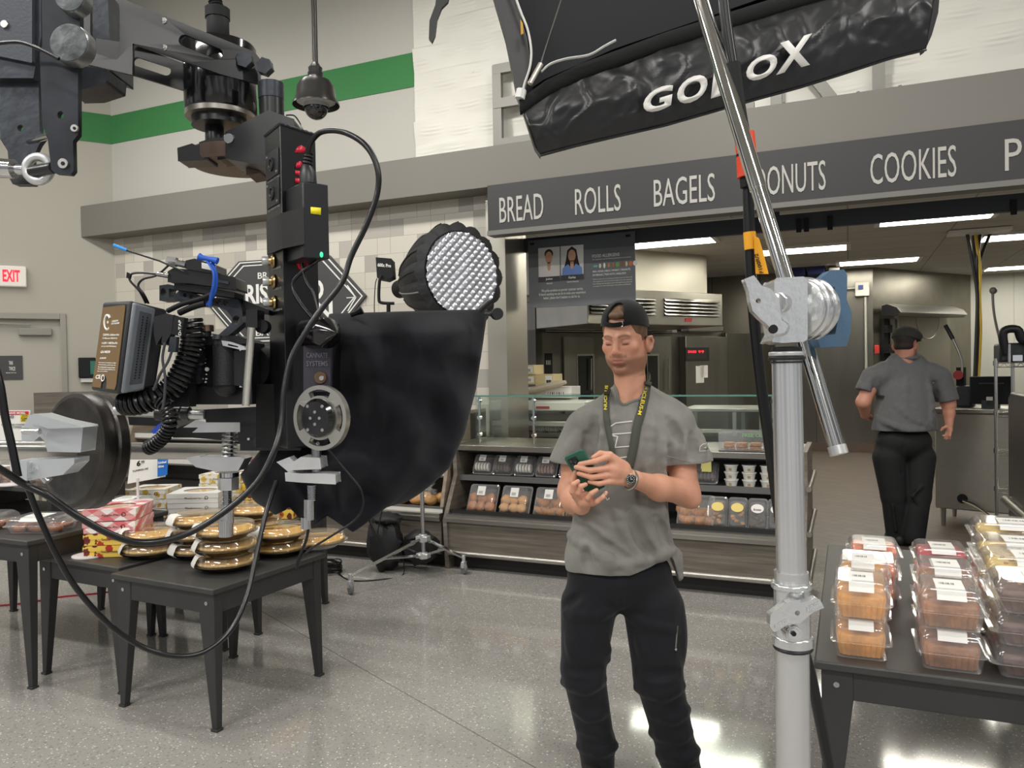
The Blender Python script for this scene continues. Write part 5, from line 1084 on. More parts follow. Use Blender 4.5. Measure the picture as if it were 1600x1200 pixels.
def skinmat(name, rough=.5):
    t = NT(name); a = t.n('VertexColor', _layer_name='tone'); nz = t.noise(t.pos(True), 60, 4)
    t.B(Base_Color=t.mix(t.math('MULTIPLY', nz, .16), a.outputs[0], lin((150, 84, 66))), Roughness=rough, Subsurface_Weight=.06, Subsurface_Scale=.01); t.bump(t.noise(t.pos(True), 350, 2), .08, .002); return t.m
def linc(c): return np.array(lin(c)[:3])
def sm(x, a, b): t = np.clip((x-a)/(b-a), 0, 1); return t*t*(3-2*t)
# ---------------------------------------------------------------- the man in front
D0 = 3.0
MB0 = V((P(985, 900, D0).x, P(985, 900, D0).y, 0)); MW = Matrix.Translation(MB0) @ rotm(R0, FH, ZZ).to_4x4(); MWi = MW.inverted()
def L(x, y, dd=0): return np.array(MWi @ P(x, y, D0+dd))
HC = L(976, 527, 0)
hy_, hp_ = radians(28), radians(13)
fwd = np.array([-sin(hy_)*cos(hp_), -cos(hy_)*cos(hp_), -sin(hp_)]); lft = np.array([cos(hy_), -sin(hy_), 0]); upv = np.cross(fwd, lft); upv /= np.linalg.norm(upv)
HM = np.stack([lft, fwd, upv], 1)
def Hd(x, y, z): return HC+HM @ np.array([x, y, z])
def Hh(x, y, z): return HC+HM @ np.array([x, y, z])*1.07
def head(s, Hd, HM, sc_=1.0, ears=(-1, 1)):
    e = lambda c, r, k=.02, op=1: s.ell(Hd(*[q*sc_ for q in c]), np.array(r)*sc_, k*sc_, op, HM)
    c = lambda a, b, ra, rb, k=.01, op=1: s.cap(Hd(*[q*sc_ for q in a]), Hd(*[q*sc_ for q in b]), ra*sc_, rb*sc_, k*sc_, op)
    e((0, -.014, .036), (.075, .097, .088)); e((0, .022, -.028), (.064, .073, .086), .03); e((0, .028, -.076), (.054, .055, .046), .03)
    e((0, .070, -.106), (.028, .019, .018), .022)
    for s_ in (-1, 1):
        e((s_*.054, -.004, -.072), (.017, .036, .033), .03); e((s_*.043, .060, -.026), (.022, .019, .017), .022)
        c((s_*.012, .091, .019), (s_*.042, .078, .020), .009, .007, .014); e((s_*.030, .096, -.004), (.018, .013, .012), .010, -1)
        e((s_*.031, .076, -.002), (.0155, .0125, .0100), .003); c((s_*.014, .086, -.012), (s_*.042, .076, -.010), .0022, .0022, .003)
        e((s_*.0115, .099, -.038), (.0075, .010, .0068), .006)
    c((0, .089, .010), (0, .108, -.028), .0085, .0105, .010); e((0, .110, -.033), (.0105, .0095, .0088), .006)
    for s_ in (-1, 1): e((s_*.006, .106, -.0425), (.0035, .004, .003), .002, -1)
    e((0, .074, -.062), (.034, .020, .022), .02)
    c((-.022, .083, -.064), (0, .0945, -.0615), .0038, .0055, .006); c((.022, .083, -.064), (0, .0945, -.0615), .0038, .0055, .006); c((-.016, .086, -.0725), (.016, .086, -.0725), .0062, .0062, .007); e((0, .090, -.0735), (.014, .006, .006), .006)
    c((-.024, .088, -.067), (0, .1005, -.067), .0018, .002, .003, -1); c((.024, .088, -.067), (0, .1005, -.067), .0018, .002, .003, -1); e((0, .086, -.088), (.02, .008, .006), .012, -1)
    for s_ in ears:
        A = lambda x, y, z: (s_*(x+.002), y-.008, z-.024)
        e(A(.078, -.010, -.008), (.009, .019, .030), .008); e(A(.088, -.006, -.006), (.006, .011, .018), .004, -1)
        for p_, q_ in (((.084, -.004, .020), (.090, -.020, .018)), ((.090, -.020, .018), (.092, -.028, .0)), ((.092, -.028, .0), (.088, -.020, -.022)), ((.088, -.020, -.022), (.082, -.006, -.034))): c(A(*p_), A(*q_), .0045, .0045, .005)
s = SDF(L(845, 905, .30).tolist()[:0] or [-.42, -.48, .80], [.34, .22, 1.90], .0029)
head(s, Hd, HM, 1.07)
nb = L(988, 640, .03)
s.cap(Hd(0, -.02, -.05), nb, .058, .066, .03); s.cap(Hd(.02, .035, -.11), L(975, 632, -.03), .02, .02, .03)
s.cap(L(930, 652, .03), L(1045, 650, .03), .05, .05, .04).ell(L(985, 720, .02), (.14, .08, .2), .05)
# his left arm (image right)
LS, LE, LW_ = L(1062, 672, .02), L(1070, 768, .0), L(992, 749, -.20)
s.cap(LS, LE, .054, .052, .03).cap(LE, L(1030, 762, -.11), .052, .046, .03).cap(L(1030, 762, -.11), LW_, .046, .030, .03).cap(LE, L(1082, 782, -.01), .034, .03, .03)
hd_ = -.25
for pts, rr in [([(975, 728), (950, 714), (930, 721), (906, 725)], (.019, .0125, .0105, .0085)), ([(972, 736), (947, 732), (922, 735), (900, 730)], (.019, .0125, .0105, .0085)), ([(972, 744), (947, 743), (924, 746), (904, 740)], (.018, .012, .010, .0082)), ([(975, 752), (950, 753), (936, 756), (921, 753)], (.017, .0105, .009, .0075))]:
    q = [L(x, y, hd_+[.03, -.012, -.022, -.012][i]) for i, (x, y) in enumerate(pts)]; s.chain(q, rr, .0035)
s.chain([L(978, 730, -.22), L(953, 711, hd_+.012), L(938, 709, hd_+.006), L(927, 715, hd_+.002)], (.017, .013, .0115, .009), .004)
s.cap(LW_, L(960, 736, hd_+.008), .027, .026, .02, fl=(np.array([.3, 1, .3]), 1.3)).ell(L(957, 735, hd_+.008), (.030, .021, .036), .014)
# his right arm (image left), forearm coming forward and up under the phone
RS, RE, RW = L(902, 672, .03), L(893, 768, .05), L(908, 790, -.19)
s.cap(RS, RE, .050, .049, .03).cap(RE, L(897, 780, -.07), .052, .047, .03).cap(L(897, 780, -.07), RW, .046, .031, .03)
s.cap(RW, L(915, 781, -.245), .028, .024, .02).ell(L(914, 780, -.24), (.032, .022, .028), .014)
for pts, rr in [([(905, 782), (894, 768), (896, 757), (903, 752)], (.015, .0105, .0095, .008)), ([(912, 782), (904, 770), (908, 760), (915, 757)], (.015, .0105, .0095, .008)), ([(920, 784), (919, 778), (924, 771), (932, 766)], (.015, .0105, .0095, .0082)), ([(925, 786), (934, 783), (942, 777), (947, 770)], (.014, .010, .009, .0075))]:
    q = [L(x, y, -.24+[.0, -.035, -.045, -.038][i]) for i, (x, y) in enumerate(pts)]; s.chain(q, rr, .003)
s.chain([L(900, 775, -.21), L(896, 752, -.215), L(899, 738, -.225)], (.016, .012, .009), .006)
SK = linc((214, 158, 130))
def face_tone(pos, C_, M_, sk, beard, brow, sc_=1.0):
    q = (pos-C_) @ M_/sc_; x, y, z = q.T; c = np.tile(sk, (len(pos), 1))
    def mixc(w_, col): c[:] = c*(1-w_[:, None])+col*w_[:, None]
    near = (np.abs(x) < .12) & (np.abs(y) < .13) & (z > -.14) & (z < .14)
    red = np.exp(-((np.abs(x)-.045)**2+(z+.03)**2)/.0007)*.25+np.exp(-(x**2+(z+.03)**2)/.0002)*(y > .09)*.28; mixc(red*near, linc((206, 120, 100)))
    b = sm(-z, .052, .074)*sm(z, -.135, -.118)*sm(y, -.035, .0); must = np.exp(-((z+.053)/.007)**2)*(np.abs(x) < .034)*(y > .07); side = sm(-z, .02, .06)*np.exp(-((y-.005)/.03)**2)*(np.abs(x) > .045)
    mixc(np.clip(np.maximum(np.maximum(b, must*.9), side*.8), 0, 1)*near*.68, beard)
    lips = ((np.abs(x)/.024)**2+((z+.067)/.0095)**2 < 1)*(y > .07)*1.; mixc(lips*near*.75, linc((188, 118, 112)))
    ax = np.abs(x); bz = .019+.004*np.sin((ax-.012)/.036*pi)-.06*np.clip(ax-.04, 0, 1); eb = np.exp(-((z-bz)/.0042)**2)*sm(ax, .008, .014)*(1-sm(ax, .044, .052))*(y > .05); mixc(np.clip(eb*1.3, 0, 1)*near*.72, brow)
    ey = np.exp(-((z+.0098)/.0027)**2)*np.exp(-((ax-.031)/.0115)**4)*(y > .05); mixc(np.clip(ey*1.4, 0, 1)*near*.9, linc((50, 32, 28)))
    ex = np.exp(-((z+.001)/.008)**2-((ax-.031)/.018)**2)*(y > .05)*.22; mixc(ex*near, linc((170, 112, 104))); return c
def tone1(pos):
    c = face_tone(pos, HC, HM, SK, linc((122, 84, 64)), linc((92, 62, 46)), 1.07); arm = sm(-pos[:, 2], -1.25, -1.15)[:, None]*.0
    return c
man, manb = s.mesh('person', skinmat('skin_light'), None, MW, tone1, 1)
tag(man, 'man in a backwards black cap and grey t-shirt looking down at a green phone', 'person')
# hair
s = SDF(HC-.16, HC+.16, .0029); e = lambda c, r, k=.01, op=1, M=HM: s.ell(Hh(*c), np.array(r)*1.07, k, op, M)
e((0, -.014, .036), (.079, .101, .092)); e((0, -.02, -.02), (.072, .08, .06), .02); s.plane(Hh(0, .045, 0), HM @ np.array([0, 1, -.25])); e((0, .05, -.05), (.15, .07, .055), .006, -1); s.plane(Hh(0, 0, -.062), -HM @ np.array([0, .45, 1])); 
for s_ in (-1, 1): e((s_*.087, -.014, -.034), (.03, .024, .036), .004, -1)
e((0, .058, .092), (.030, .030, .016), .01)
hairm = mat('hair_brown', (104, 78, 56), .6, var=.3, vs=60, bump=.6, bs=160, stretch=(1, 1, .3)); s.mesh('hair', hairm, man, MW)
# cap worn backwards
capm = mat('cap_cotton', (20, 21, 22), .9, 0, .25, bump=.35, bs=500, var=.15, vs=20, sheen=.15)
s = SDF(HC-.20, HC+.20, .0029); e = lambda c, r, k=.01, op=1, M=HM: s.ell(Hh(*c), np.array(r)*1.07, k, op, M)
e((0, -.014, .040), (.085, .108, .092)); e((0, -.012, .080), (.07, .088, .052), .02)
e((0, -.014, .036), (.079, .101, .091), .003, -1); s.plane(Hh(0, 0, .037), -HM @ np.array([0, -.30, 1])); s.cap(Hh(-.0, .13, .070), Hh(0, .03, .100), .036, .032, .003, -1)
s.mesh('cap', capm, man, MW); capo = [o for o in COL.objects if o.name.startswith('cap')][-1]
m = MB(); pts = [MW @ V((Hh(*q)).tolist()) for q in [(.050, .073, .066), (.030, .087, .064), (.0, .096, .063), (-.030, .087, .064), (-.05, .073, .066)]]
m.tube(smoothpath(pts, 4), .0095, 10, flat=(.25, 1), up=(MW.to_3x3() @ V(upv.tolist()))); m.build('strap', capm, capo)
m = MB(); q = MW @ V(Hh(.026, .094, .065).tolist()); m.tube([q+V((cos(a)*.0, 0, sin(a)))*.010+R0*cos(a)*.006 for a in np.linspace(-1.9, 1.9, 12)], .0014, 6); m.build('buckle', chrome, capo)
s = SDF(HC-.24, HC+.2, .0029); s.ell(Hh(0, -.132, -.018), (.070, .058, .015), .006, 1, HM @ np.array([[1, 0, 0], [0, .78, .62], [0, -.62, .78]]).T); s.ell(Hh(0, -.132, -.024), (.08, .065, .011), .003, -1, HM @ np.array([[1, 0, 0], [0, .78, .62], [0, -.62, .78]]).T); s.mesh('brim', capm, capo, MW)
# ---- t-shirt
shirtm = NT('washed_grey_cotton'); nz = shirtm.noise(shirtm.pos(True), 9, 5, .6); shirtm.B(Base_Color=shirtm.ramp(nz, [(.3, lin((118, 117, 112))), (.7, lin((140, 138, 132)))]), Roughness=.95, Sheen_Weight=.15, Specular_IOR_Level=.2); shirtm.bump(shirtm.noise(shirtm.pos(True), 700, 2), .15, .001); shirtm = shirtm.m
s = SDF([-.42, -.36, .70], [.38, .26, 1.62], .0034)
s.ell(L(988, 705, .01), (.190, .118, .21), .05).ell(L(970, 800, .01), (.185, .122, .20), .06).ell(L(969, 872, .01), (.218, .142, .19), .07)
s.cap(L(925, 658, .02), L(1055, 655, .02), .066, .066, .05).cap(L(938, 640, .03), L(978, 612, .035), .04, .05, .04).cap(L(1040, 636, .03), L(992, 610, .035), .045, .05, .04)
s.cap(L(910, 668, .03), L(886, 722, .035), .068, .070, .03)
s.cap(L(1056, 668, .02), L(1077, 722, .02), .076, .092, .03)
s.cap(L(1056, 868, .0), L(1060, 900, -.02), .026, .020, .03)
s.folds(L, [([(940, 660), (945, 720), (938, 790)], .016, 0.0102), ([(916, 680), (922, 730), (914, 790)], .016, -0.0170), ([(1036, 690), (1040, 740), (1034, 800), (1040, 860)], .018, 0.0119), ([(1047, 700), (1050, 745), (1044, 790)], .016, -0.0170),
    ([(895, 800), (930, 835), (985, 868)], .020, 0.0102), ([(890, 835), (930, 862), (985, 888)], .018, 0.0102), ([(900, 815), (940, 850), (980, 872)], .014, -0.0102), ([(1000, 790), (1018, 840), (1040, 885)], .020, 0.0119), ([(960, 790), (980, 840), (1010, 875)], .018, 0.0102), ([(985, 800), (1002, 845), (1028, 880)], .016, -0.0119),
    ([(962, 640), (958, 690), (950, 720)], .014, 0.0068), ([(1018, 650), (1014, 700), (1008, 770)], .016, 0.0085), ([(1003, 740), (1004, 790)], .014, -0.0102), ([(900, 680), (888, 710)], .014, 0.0085), ([(1070, 680), (1066, 715)], .014, 0.0102), ([(1092, 675), (1098, 712)], .014, 0.0085), ([(1081, 680), (1082, 715)], .012, -0.0102),
    ([(915, 860), (918, 888)], .016, -0.0119), ([(950, 868), (952, 892)], .016, 0.0102), ([(930, 655), (926, 700)], .014, -0.0102), ([(985, 880), (1030, 868), (1052, 860)], .016, 0.0102), ([(1025, 810), (1050, 850)], .014, -0.0119), ([(1045, 655), (1062, 690)], .012, -0.0102)])
s.ell(L(984, 585, -.045), (.088, .095, .090), .005, -1)
def endcut(s, p, n, R):      # removes what lies beyond p along n
    n = np.array(n)/np.linalg.norm(n); p = np.array(p); q_ = p+n*R
    sl, g = s.blk(np.minimum(p, q_)-R, np.maximum(p, q_)+R)
    q = [g[i]-p[i] for i in range(3)]; along = q[0]*n[0]+q[1]*n[1]+q[2]*n[2]; rad = np.sqrt(np.maximum(q[0]**2+q[1]**2+q[2]**2-along**2, 0)); s.comb(sl, np.maximum(np.maximum(-along, rad-R), along-R), .002, -1)
endcut(s, L(883, 724, .035), L(883, 740, .03)-L(889, 700, .03), .11); endcut(s, L(1077, 722, .02), L(1078, 760, .02)-L(1073, 700, .02), .13)
hz = lambda x, y, d=-.1: L(x, y, d)
s.plane(hz(930, 899), [.30, 0, -1.0], .004) if False else None
sl, g = s.blk([-.5, -.5, .6], [.5, .5, 1.0]); zc = L(930, 898, -.1)[2]; xx = g[0]; hem = zc+.0*xx+np.clip(xx+.02, 0, 1)*.36-np.exp(-((xx-.195)/.028)**2)*.15-np.clip(-.2-xx, 0, 1)*.2; s.comb(sl, (g[2]-hem-.0)*1.0+0*g[1], .004, -1) if False else None
d_ = (g[2]*1.0-hem)*.95+0*g[1]; s.D[sl] = np.maximum(s.D[sl], -d_)
shirt, shb = s.mesh('t_shirt', shirtm, man, MW, None, 2)
def onsurf(bvh, x, y, lift=.003, dep=0):
    r_ = ray(x, y).normalized(); h_ = bvh.ray_cast(CAMP, r_)
    if h_[0] is None: return P(x, y, D0-.1)
    return h_[0]-r_*lift
# collar rib, hems
m = MB(); pts = []
for i in range(33):      # rib follows the front rim of the neck opening
    a = -.12+(pi+.24)*(i/32)
    for r_ in range(12, 70):
        x, y = 984-r_*cos(a), 590+r_*sin(a)*.9; dr_ = ray(x, y).normalized(); h_ = shb.ray_cast(CAMP, dr_); g_ = manb.ray_cast(CAMP, dr_)
        if h_[0] is not None and (g_[0] is None or h_[3] < g_[3]-.001) and h_[3] < D0*1.02+.02: pts.append(h_[0]-dr_*.001); break
m.tube(pts[0:1]+[pts[i-1]*.25+pts[i]*.5+pts[i+1]*.25 for i in range(1, len(pts)-1)]+pts[-1:], .0085, 8, flat=(.5, 1)); m.build('collar', mat('collar_grey_cotton', (120, 119, 114), .95), shirt)
stm = mat('hem_stitch', (150, 148, 142), .9)
for a, b, c in [((1041, 712), (1080, 722), (1112, 717)), ((868, 705), (880, 716), (902, 722))]:
    m = MB(); q = [onsurf(shb, a[0]+(b[0]-a[0])*t, a[1]+(b[1]-a[1])*t, .0008) for t in (0, .35, .7, 1)]+[onsurf(shb, b[0]+(c[0]-b[0])*t, b[1]+(c[1]-b[1])*t, .0008) for t in (.4, .8, 1)]; m.tube(q, .0011, 5); m.build('hem_stitch', stm, shirt)
# projected decals
def proj(vv, fs, bvh, lift): return [onsurf(bvh, q[0], q[1], lift) for q in vv], fs
def stroke2(path, w_, bvh, lift=.003, sub=8):
    pts = []; m = MB()
    for (x0, y0), (x1, y1) in zip(path[:-1], path[1:]):
        for k in range(sub): pts.append((x0+(x1-x0)*k/sub, y0+(y1-y0)*k/sub))
    pts.append(path[-1]); vs_ = []; fs = []; N = len(pts)
    for i, (x, y) in enumerate(pts):
        a = pts[max(i-1, 0)]; b = pts[min(i+1, N-1)]; dx, dy = b[0]-a[0], b[1]-a[1]; l_ = sqrt(dx*dx+dy*dy)+1e-9; nx, ny = -dy/l_, dx/l_
        vs_ += [(x-nx*w_/2, y-ny*w_/2), (x+nx*w_/2, y+ny*w_/2)]
        if i: fs.append((2*i-2, 2*i-1, 2*i+1, 2*i))
    return m.add(*proj(vs_, fs, bvh, lift))
prm = mat('shirt_print', (206, 206, 200), .8)
m = stroke2([(988, 658), (962, 661), (953, 667), (950, 679), (989, 676)], 2.0, shb)
m2 = stroke2([(950, 679), (965, 682), (961, 699), (988, 697), (986, 713), (962, 716)], 2.0, shb); m.add(m2.v, m2.f); m.build('chest_logo', prm, shirt)
m = stroke2([(1108, 693), (1098, 694), (1094, 698), (1093, 705), (1106, 704), (1107, 700), (1100, 700), (1107, 697)], 1.0, shb, sub=4); m.build('sleeve_logo', prm, shirt)
def ptxt(sx, path, half, bvh, mt, parent, lift=.0045, name='lettering', bold=.02):
    """letters along a pixel path, baseline to the left of travel"""
    cu = bpy.data.curves.new('t', 'FONT'); cu.body = sx; cu.resolution_u = 2; cu.offset = bold; vv, fs = c2m(cu)
    x0 = min(q.x for q in vv); x1 = max(q.x for q in vv); y0 = min(q.y for q in vv); y1 = max(q.y for q in vv); N = len(path)-1; out = []
    for q in vv:
        t = (q.x-x0)/(x1-x0)*N; i = min(int(t), N-1); f = t-i; a, b = path[i], path[i+1]; dx, dy = b[0]-a[0], b[1]-a[1]; l_ = sqrt(dx*dx+dy*dy); u = (q.y-y0)/(y1-y0)*2-1
        out.append((a[0]+dx*f+dy/l_*half*u, a[1]+dy*f-dx/l_*half*u))
    m = MB(); m.add(*proj(out, fs, bvh, lift)); return m.build(name, mt, parent)
# lanyard
lan = mat('lanyard_webbing', (74, 76, 66), .8, bump=.3, bs=300); lyel = mat('lanyard_yellow', (236, 214, 50), .6)
def ribbon(path, w_, lift, name, mt, parent, bvh):
    m = stroke2(path, w_, bvh, lift, 10); return m.build(name, mt, parent, solid=.0015)
sl_ = ribbon([(949, 607), (947, 625), (947, 650), (951, 675), (957, 705), (962, 735)], 9, .005, 'lanyard', lan, man, shb)
sr_ = ribbon([(1011, 596), (1009, 612), (1003, 640), (995, 668), (990, 700), (983, 730)], 14, .005, 'lanyard', lan, man, shb)
m = MB(); hb = [MW @ V(q.tolist()) for q in (L(1013, 600, -.02), L(1016, 588, .03), L(1012, 584, .07))]; m.tube(hb, .014, 8, flat=(.12, 1)); m.build('neck_loop', lan, sr_)
ptxt('NUCLEUS-M', [(1010, 599), (1005, 625), (999, 648)], 2.9, shb, lyel, sr_, .0085); ptxt('NUCLEUS', [(946, 640), (946, 620), (948, 602)], 2.4, shb, lyel, sl_, .0085)
# ---- trousers
trm = mat('black_trousers', (24, 25, 30), .85, 0, .3, var=.12, vs=14, bump=.2, bs=500, sheen=.1)
s = SDF([-.36, -.36, .0], [.34, .36, .98], .0045)
s.ell(L(968, 900, .01), (.205, .125, .14), .04).cap(L(920, 945, .01), L(911, 1045, -.02), .110, .085, .03).cap(L(911, 1045, -.02), L(932, 1160, .02), .083, .070, .02).cap(L(932, 1160, .02), L(934, 1192, .03), .072, .066, .02)
s.cap(L(1020, 945, .01), L(1028, 1055, -.04), .116, .094, .03).cap(L(1028, 1055, -.04), L(1058, 1175, .0), .090, .076, .02).cap(L(1058, 1175, .0), L(1066, 1204, .0), .076, .074, .02)
s.ell(L(1060, 990, -.0), (.03, .07, .12), .03)
s.folds(L, [([(962, 948), (930, 962), (885, 958)], .016, 0.0023), ([(975, 955), (1010, 975), (1055, 985)], .016, 0.0023), ([(968, 900), (970, 945)], .012, 0.0015), ([(885, 1045), (920, 1052), (940, 1045)], .016, -0.0031), ([(880, 1066), (915, 1074), (942, 1062)], .020, 0.0031), ([(888, 1100), (920, 1118), (945, 1112)], .018, 0.0027), ([(895, 1135), (930, 1140), (955, 1160)], .020, 0.0035), ([(905, 1165), (940, 1172), (962, 1165)], .018, 0.0031),
    ([(995, 1075), (1035, 1085), (1066, 1072)], .020, 0.0031), ([(1005, 1110), (1050, 1122), (1075, 1108)], .018, 0.0027), ([(1018, 1145), (1060, 1150), (1085, 1140)], .020, 0.0031), ([(1030, 1178), (1070, 1182), (1090, 1172)], .02, 0.0031), ([(995, 1050), (1030, 1056), (1062, 1050)], .016, -0.0027), ([(940, 985), (950, 1030)], .016, 0.0020), ([(1000, 990), (1010, 1030)], .018, 0.0023), ([(890, 990), (898, 1030)], .016, 0.0020), ([(905, 930), (880, 945)], .014, -0.0020)])
s.plane([0, 0, .905], [0, 0, 1]); s.D[sl if False else slice(0, 0)]
tr_, trb = s.mesh('trousers', trm, man, MW, None, 1)
m = MB(); m.tube([onsurf(trb, 1059, 978, .004), onsurf(trb, 1057, 1000, .004), onsurf(trb, 1056, 1012, .004)], .003, 6); m.ell(onsurf(trb, 1056, 1015, .006), .006); m.build('pocket_zip', steel, tr_)
shoem = mat('shoe_black', (30, 28, 27), .6, bump=.3, bs=90)
for (x, y, dd, tox) in [(930, 1200, .03, -.05), (1068, 1212, .0, .02)]:
    s = SDF([-.4, -.45, -.01], [.4, .35, .20], .004); p0 = L(x, y, dd); p0[2] = .045; tp = p0+np.array([tox, -.17, -.012])
    s.cap(p0, tp, .045, .036, .01, fl=((0, 0, 1), 1.2)).cap(p0+np.array([0, .02, .06]), p0, .045, .042, .02); s.plane([0, 0, .004], [0, 0, -1])
    s.mesh('shoe', shoem, man, MW)
# watch
m = MB(); wc_ = MW @ V(L(984, 750, -.212).tolist()); ax = (MW @ V(LW_.tolist())-MW @ V(L(1030, 762, -.11).tolist())).normalized(); fx, fy, _ = frame(ax)
m.tube([wc_+(fx*cos(a)+fy*sin(a))*.0335 for a in np.linspace(0, 2*pi, 40)], .0055, 8, cap=False, flat=(1, 1)); wat = m.build('watch', steel, man)
fc = onsurf(manb, 984.5, 749, .0); nv = (CAMP-fc).normalized(); nv = (nv+CR*.25).normalized(); fc = fc+nv*.004
m = MB(); m.lathe([(0, .0), (.019, .0), (.0195, .005), (.0165, .008), (.0165, .007)], fc, nv, n=32); m.build('case', steel, wat)
m = MB(); m.lathe([(.0165, .0072), (0, .0075)], fc, nv, n=32); dl = m.build('dial', mat('dial_dark', (28, 34, 36), .2), wat)
m = MB(); ux, uy, _ = frame(nv)
for k in range(12): a = k*pi/6; q = fc+nv*.0082+(ux*cos(a)+uy*sin(a))*.0125; m.box(q, (.003, .0018, .0006), rotm((ux*cos(a)+uy*sin(a)), (-ux*sin(a)+uy*cos(a)), nv))
m.box(fc+nv*.0085+uy*.004, (.0012, .009, .0005), rotm(ux, uy, nv)); m.box(fc+nv*.0085+ux*.003, (.007, .0012, .0005), rotm(ux, uy, nv)); m.build('markers', whiteink, dl)
# phone
lx = V((.50, .16, -.82)).normalized(); wx_ = V((.86, -.30, .0)); wx_ = (wx_-lx*wx_.dot(lx)).normalized(); nx_p = wx_.cross(lx)
if nx_p.y > 0: nx_p = -nx_p
R3 = MW.to_3x3(); lw_, ww_, nw_ = R3 @ lx, R3 @ wx_, R3 @ nx_p
pc0 = MW @ V(L(914, 737, -.232).tolist()); ph = thing('phone', 'green-cased phone held in both hands by the man in the cap', 'phone', pc0)
def rbox(o, c, a, b, n_, sx, sy, th, r, mt, nm, bev=.002):
    m = MB(); m.prism(rrect(sx, sy, r, 5), c-n_*th/2, a, b, n_*th); return m.build(nm, mt, o, bev=bev)
cs_ = rbox(ph, pc0, ww_, lw_, nw_, .041, .083, .011, .012, mat('phone_case_green', (34, 92, 74), .45), 'case'); rbox(ph, pc0-nw_*.006, ww_, lw_, nw_, .036, .075, .002, .01, mat('screen_black', (14, 15, 17), .1, 0, .7), 'screen', .0005)
cm0 = pc0+nw_*.006-lw_*.052-ww_*.014; mo = rbox(ph, cm0, ww_, lw_, nw_, .019, .019, .003, .006, mat('camera_island', (22, 30, 30), .3), 'camera_module', .001)
for a, b in ((-.008, -.008), (-.008, .009), (.009, 0)): m = MB(); m.lathe([(0, .0), (.0065, 0), (.0068, .003), (.005, .0032), (0, .0022)], cm0+nw_*.0015+ww_*a+lw_*b, nw_, n=20); m.build('lens', mat('lens_glass', (12, 12, 16), .05, 0, 1), mo)
kq = MW @ V(L(944, 772, -.285).tolist()); m = MB(); m.tube([kq, kq+V((.012, 0, -.02)), kq+V((.02, 0, -.012))], .004, 8); m.tube([kq+R0*.004*cos(a)+ZZ*.008*sin(a) for a in np.linspace(0, 6.28, 16)], .0018, 6); tag(m.build('key_ring', chrome), 'small steel key clip dangling from the lower hand of the man', 'key ring')

# ---------------------------------------------------------------- worker walking away in the kitchen
D1 = 6.75; B0 = P(1412, 700, D1); B0 = V((B0.x, B0.y, 0)); BW = Matrix.Translation(B0) @ rotm(R0, FH, ZZ).to_4x4(); BWi = BW.inverted()
def K(x, y, dd=0): return np.array(BWi @ P(x, y, D1+dd))
hy2 = radians(-55); f2 = np.array([-sin(hy2)*-1*-1, 0, 0])
f2 = np.array([sin(radians(52)), cos(radians(52)), -.10]); f2 /= np.linalg.norm(f2); l2 = np.cross(np.array([0, 0, 1.]), f2); l2 /= np.linalg.norm(l2); u2 = np.cross(f2, l2); HM2 = np.stack([-l2*-1, f2, u2], 1)
HC2 = K(1416, 536, -.01)
def H2(x, y, z): return HC2+HM2 @ np.array([x, y, z])
s = SDF([-.62, -.4, .70], [.55, .4, 1.98], .0062); head(s, H2, HM2, 1.14)
s.cap(H2(0, -.03, -.05), K(1416, 575, 0), .066, .07, .03)
s.cap(K(1375, 590, 0), K(1455, 590, 0), .08, .08, .05).ell(K(1415, 650, 0), (.2, .13, .25), .05)
s.cap(K(1364, 595, 0), K(1349, 628, -.0), .065, .060, .03).cap(K(1349, 628, .0), K(1352, 648, .10), .062, .040, .02)
s.cap(K(1352, 648, .10), K(1358, 652, .16), .038, .030, .01)
for k in range(4): s.chain([K(1356, 648+k*1.4, .19), K(1361, 649+k*2, .18), K(1363, 652+k*1.6, .15)], (.013, .010, .009), .004)
s.chain([K(1354, 650, .17), K(1358, 654, .12)], (.013, .010), .005)
s.cap(K(1470, 605, 0), K(1482, 632, 0), .062, .060, .03).cap(K(1482, 628, 0), K(1483, 646, -.01), .056, .044, .02).cap(K(1483, 646, -.01), K(1483, 664, -.03), .045, .032, .02)
s.ell(K(1483, 671, -.03), (.030, .034, .042), .012)
for i, (x, y) in enumerate([(1473, 681), (1476, 685), (1479, 687), (1484, 686)]): s.chain([K(1481+i*1.4, 673, -.03-.01*i), K(1478+i*2, 681, -.03-.012*i), K(x, y, -.02-.012*i)], (.014, .0115, .009), .004)
s.chain([K(1479, 667, -.04), K(1473, 669, -.05), K(1470, 673, -.05)], (.014, .011, .009), .004)
def tone2(pos):
    return face_tone(pos, HC2, HM2, linc((200, 142, 118)), linc((44, 32, 28)), linc((44, 32, 28)), 1.14)
wk_, wkb = s.mesh('person', skinmat('skin_ruddy'), None, BW, tone2, 1); tag(wk_, 'bearded worker in a grey polo and black trousers walking away into the kitchen', 'person')
s = SDF(HC2-.24, HC2+.24, .005); e = lambda c, r, k=.01, op=1: s.ell(HC2+(H2(*c)-HC2)*1.14, np.array(r)*1.14, k, op, HM2)
e((0, -.014, .036), (.083, .106, .094)); e((0, -.035, -.03), (.07, .075, .045), .02); s.plane(H2(0, .051, 0), HM2 @ np.array([0, 1, -.2])); e((0, .06, -.05), (.15, .08, .06), .006, -1); s.plane(H2(0, 0, -.066), -HM2 @ np.array([0, 0, 1]))
for s_ in (-1, 1): e((s_*.085, -.01, -.012), (.03, .028, .036), .004, -1)
s.mesh('hair', mat('hair_dark', (46, 34, 30), .7, bump=.5, bs=120), wk_, BW)
s = SDF(HC2-.25, HC2+.25, .005); e = lambda c, r, k=.01, op=1: s.ell(HC2+(H2(*c)-HC2)*1.14, np.array(r)*1.14, k, op, HM2)
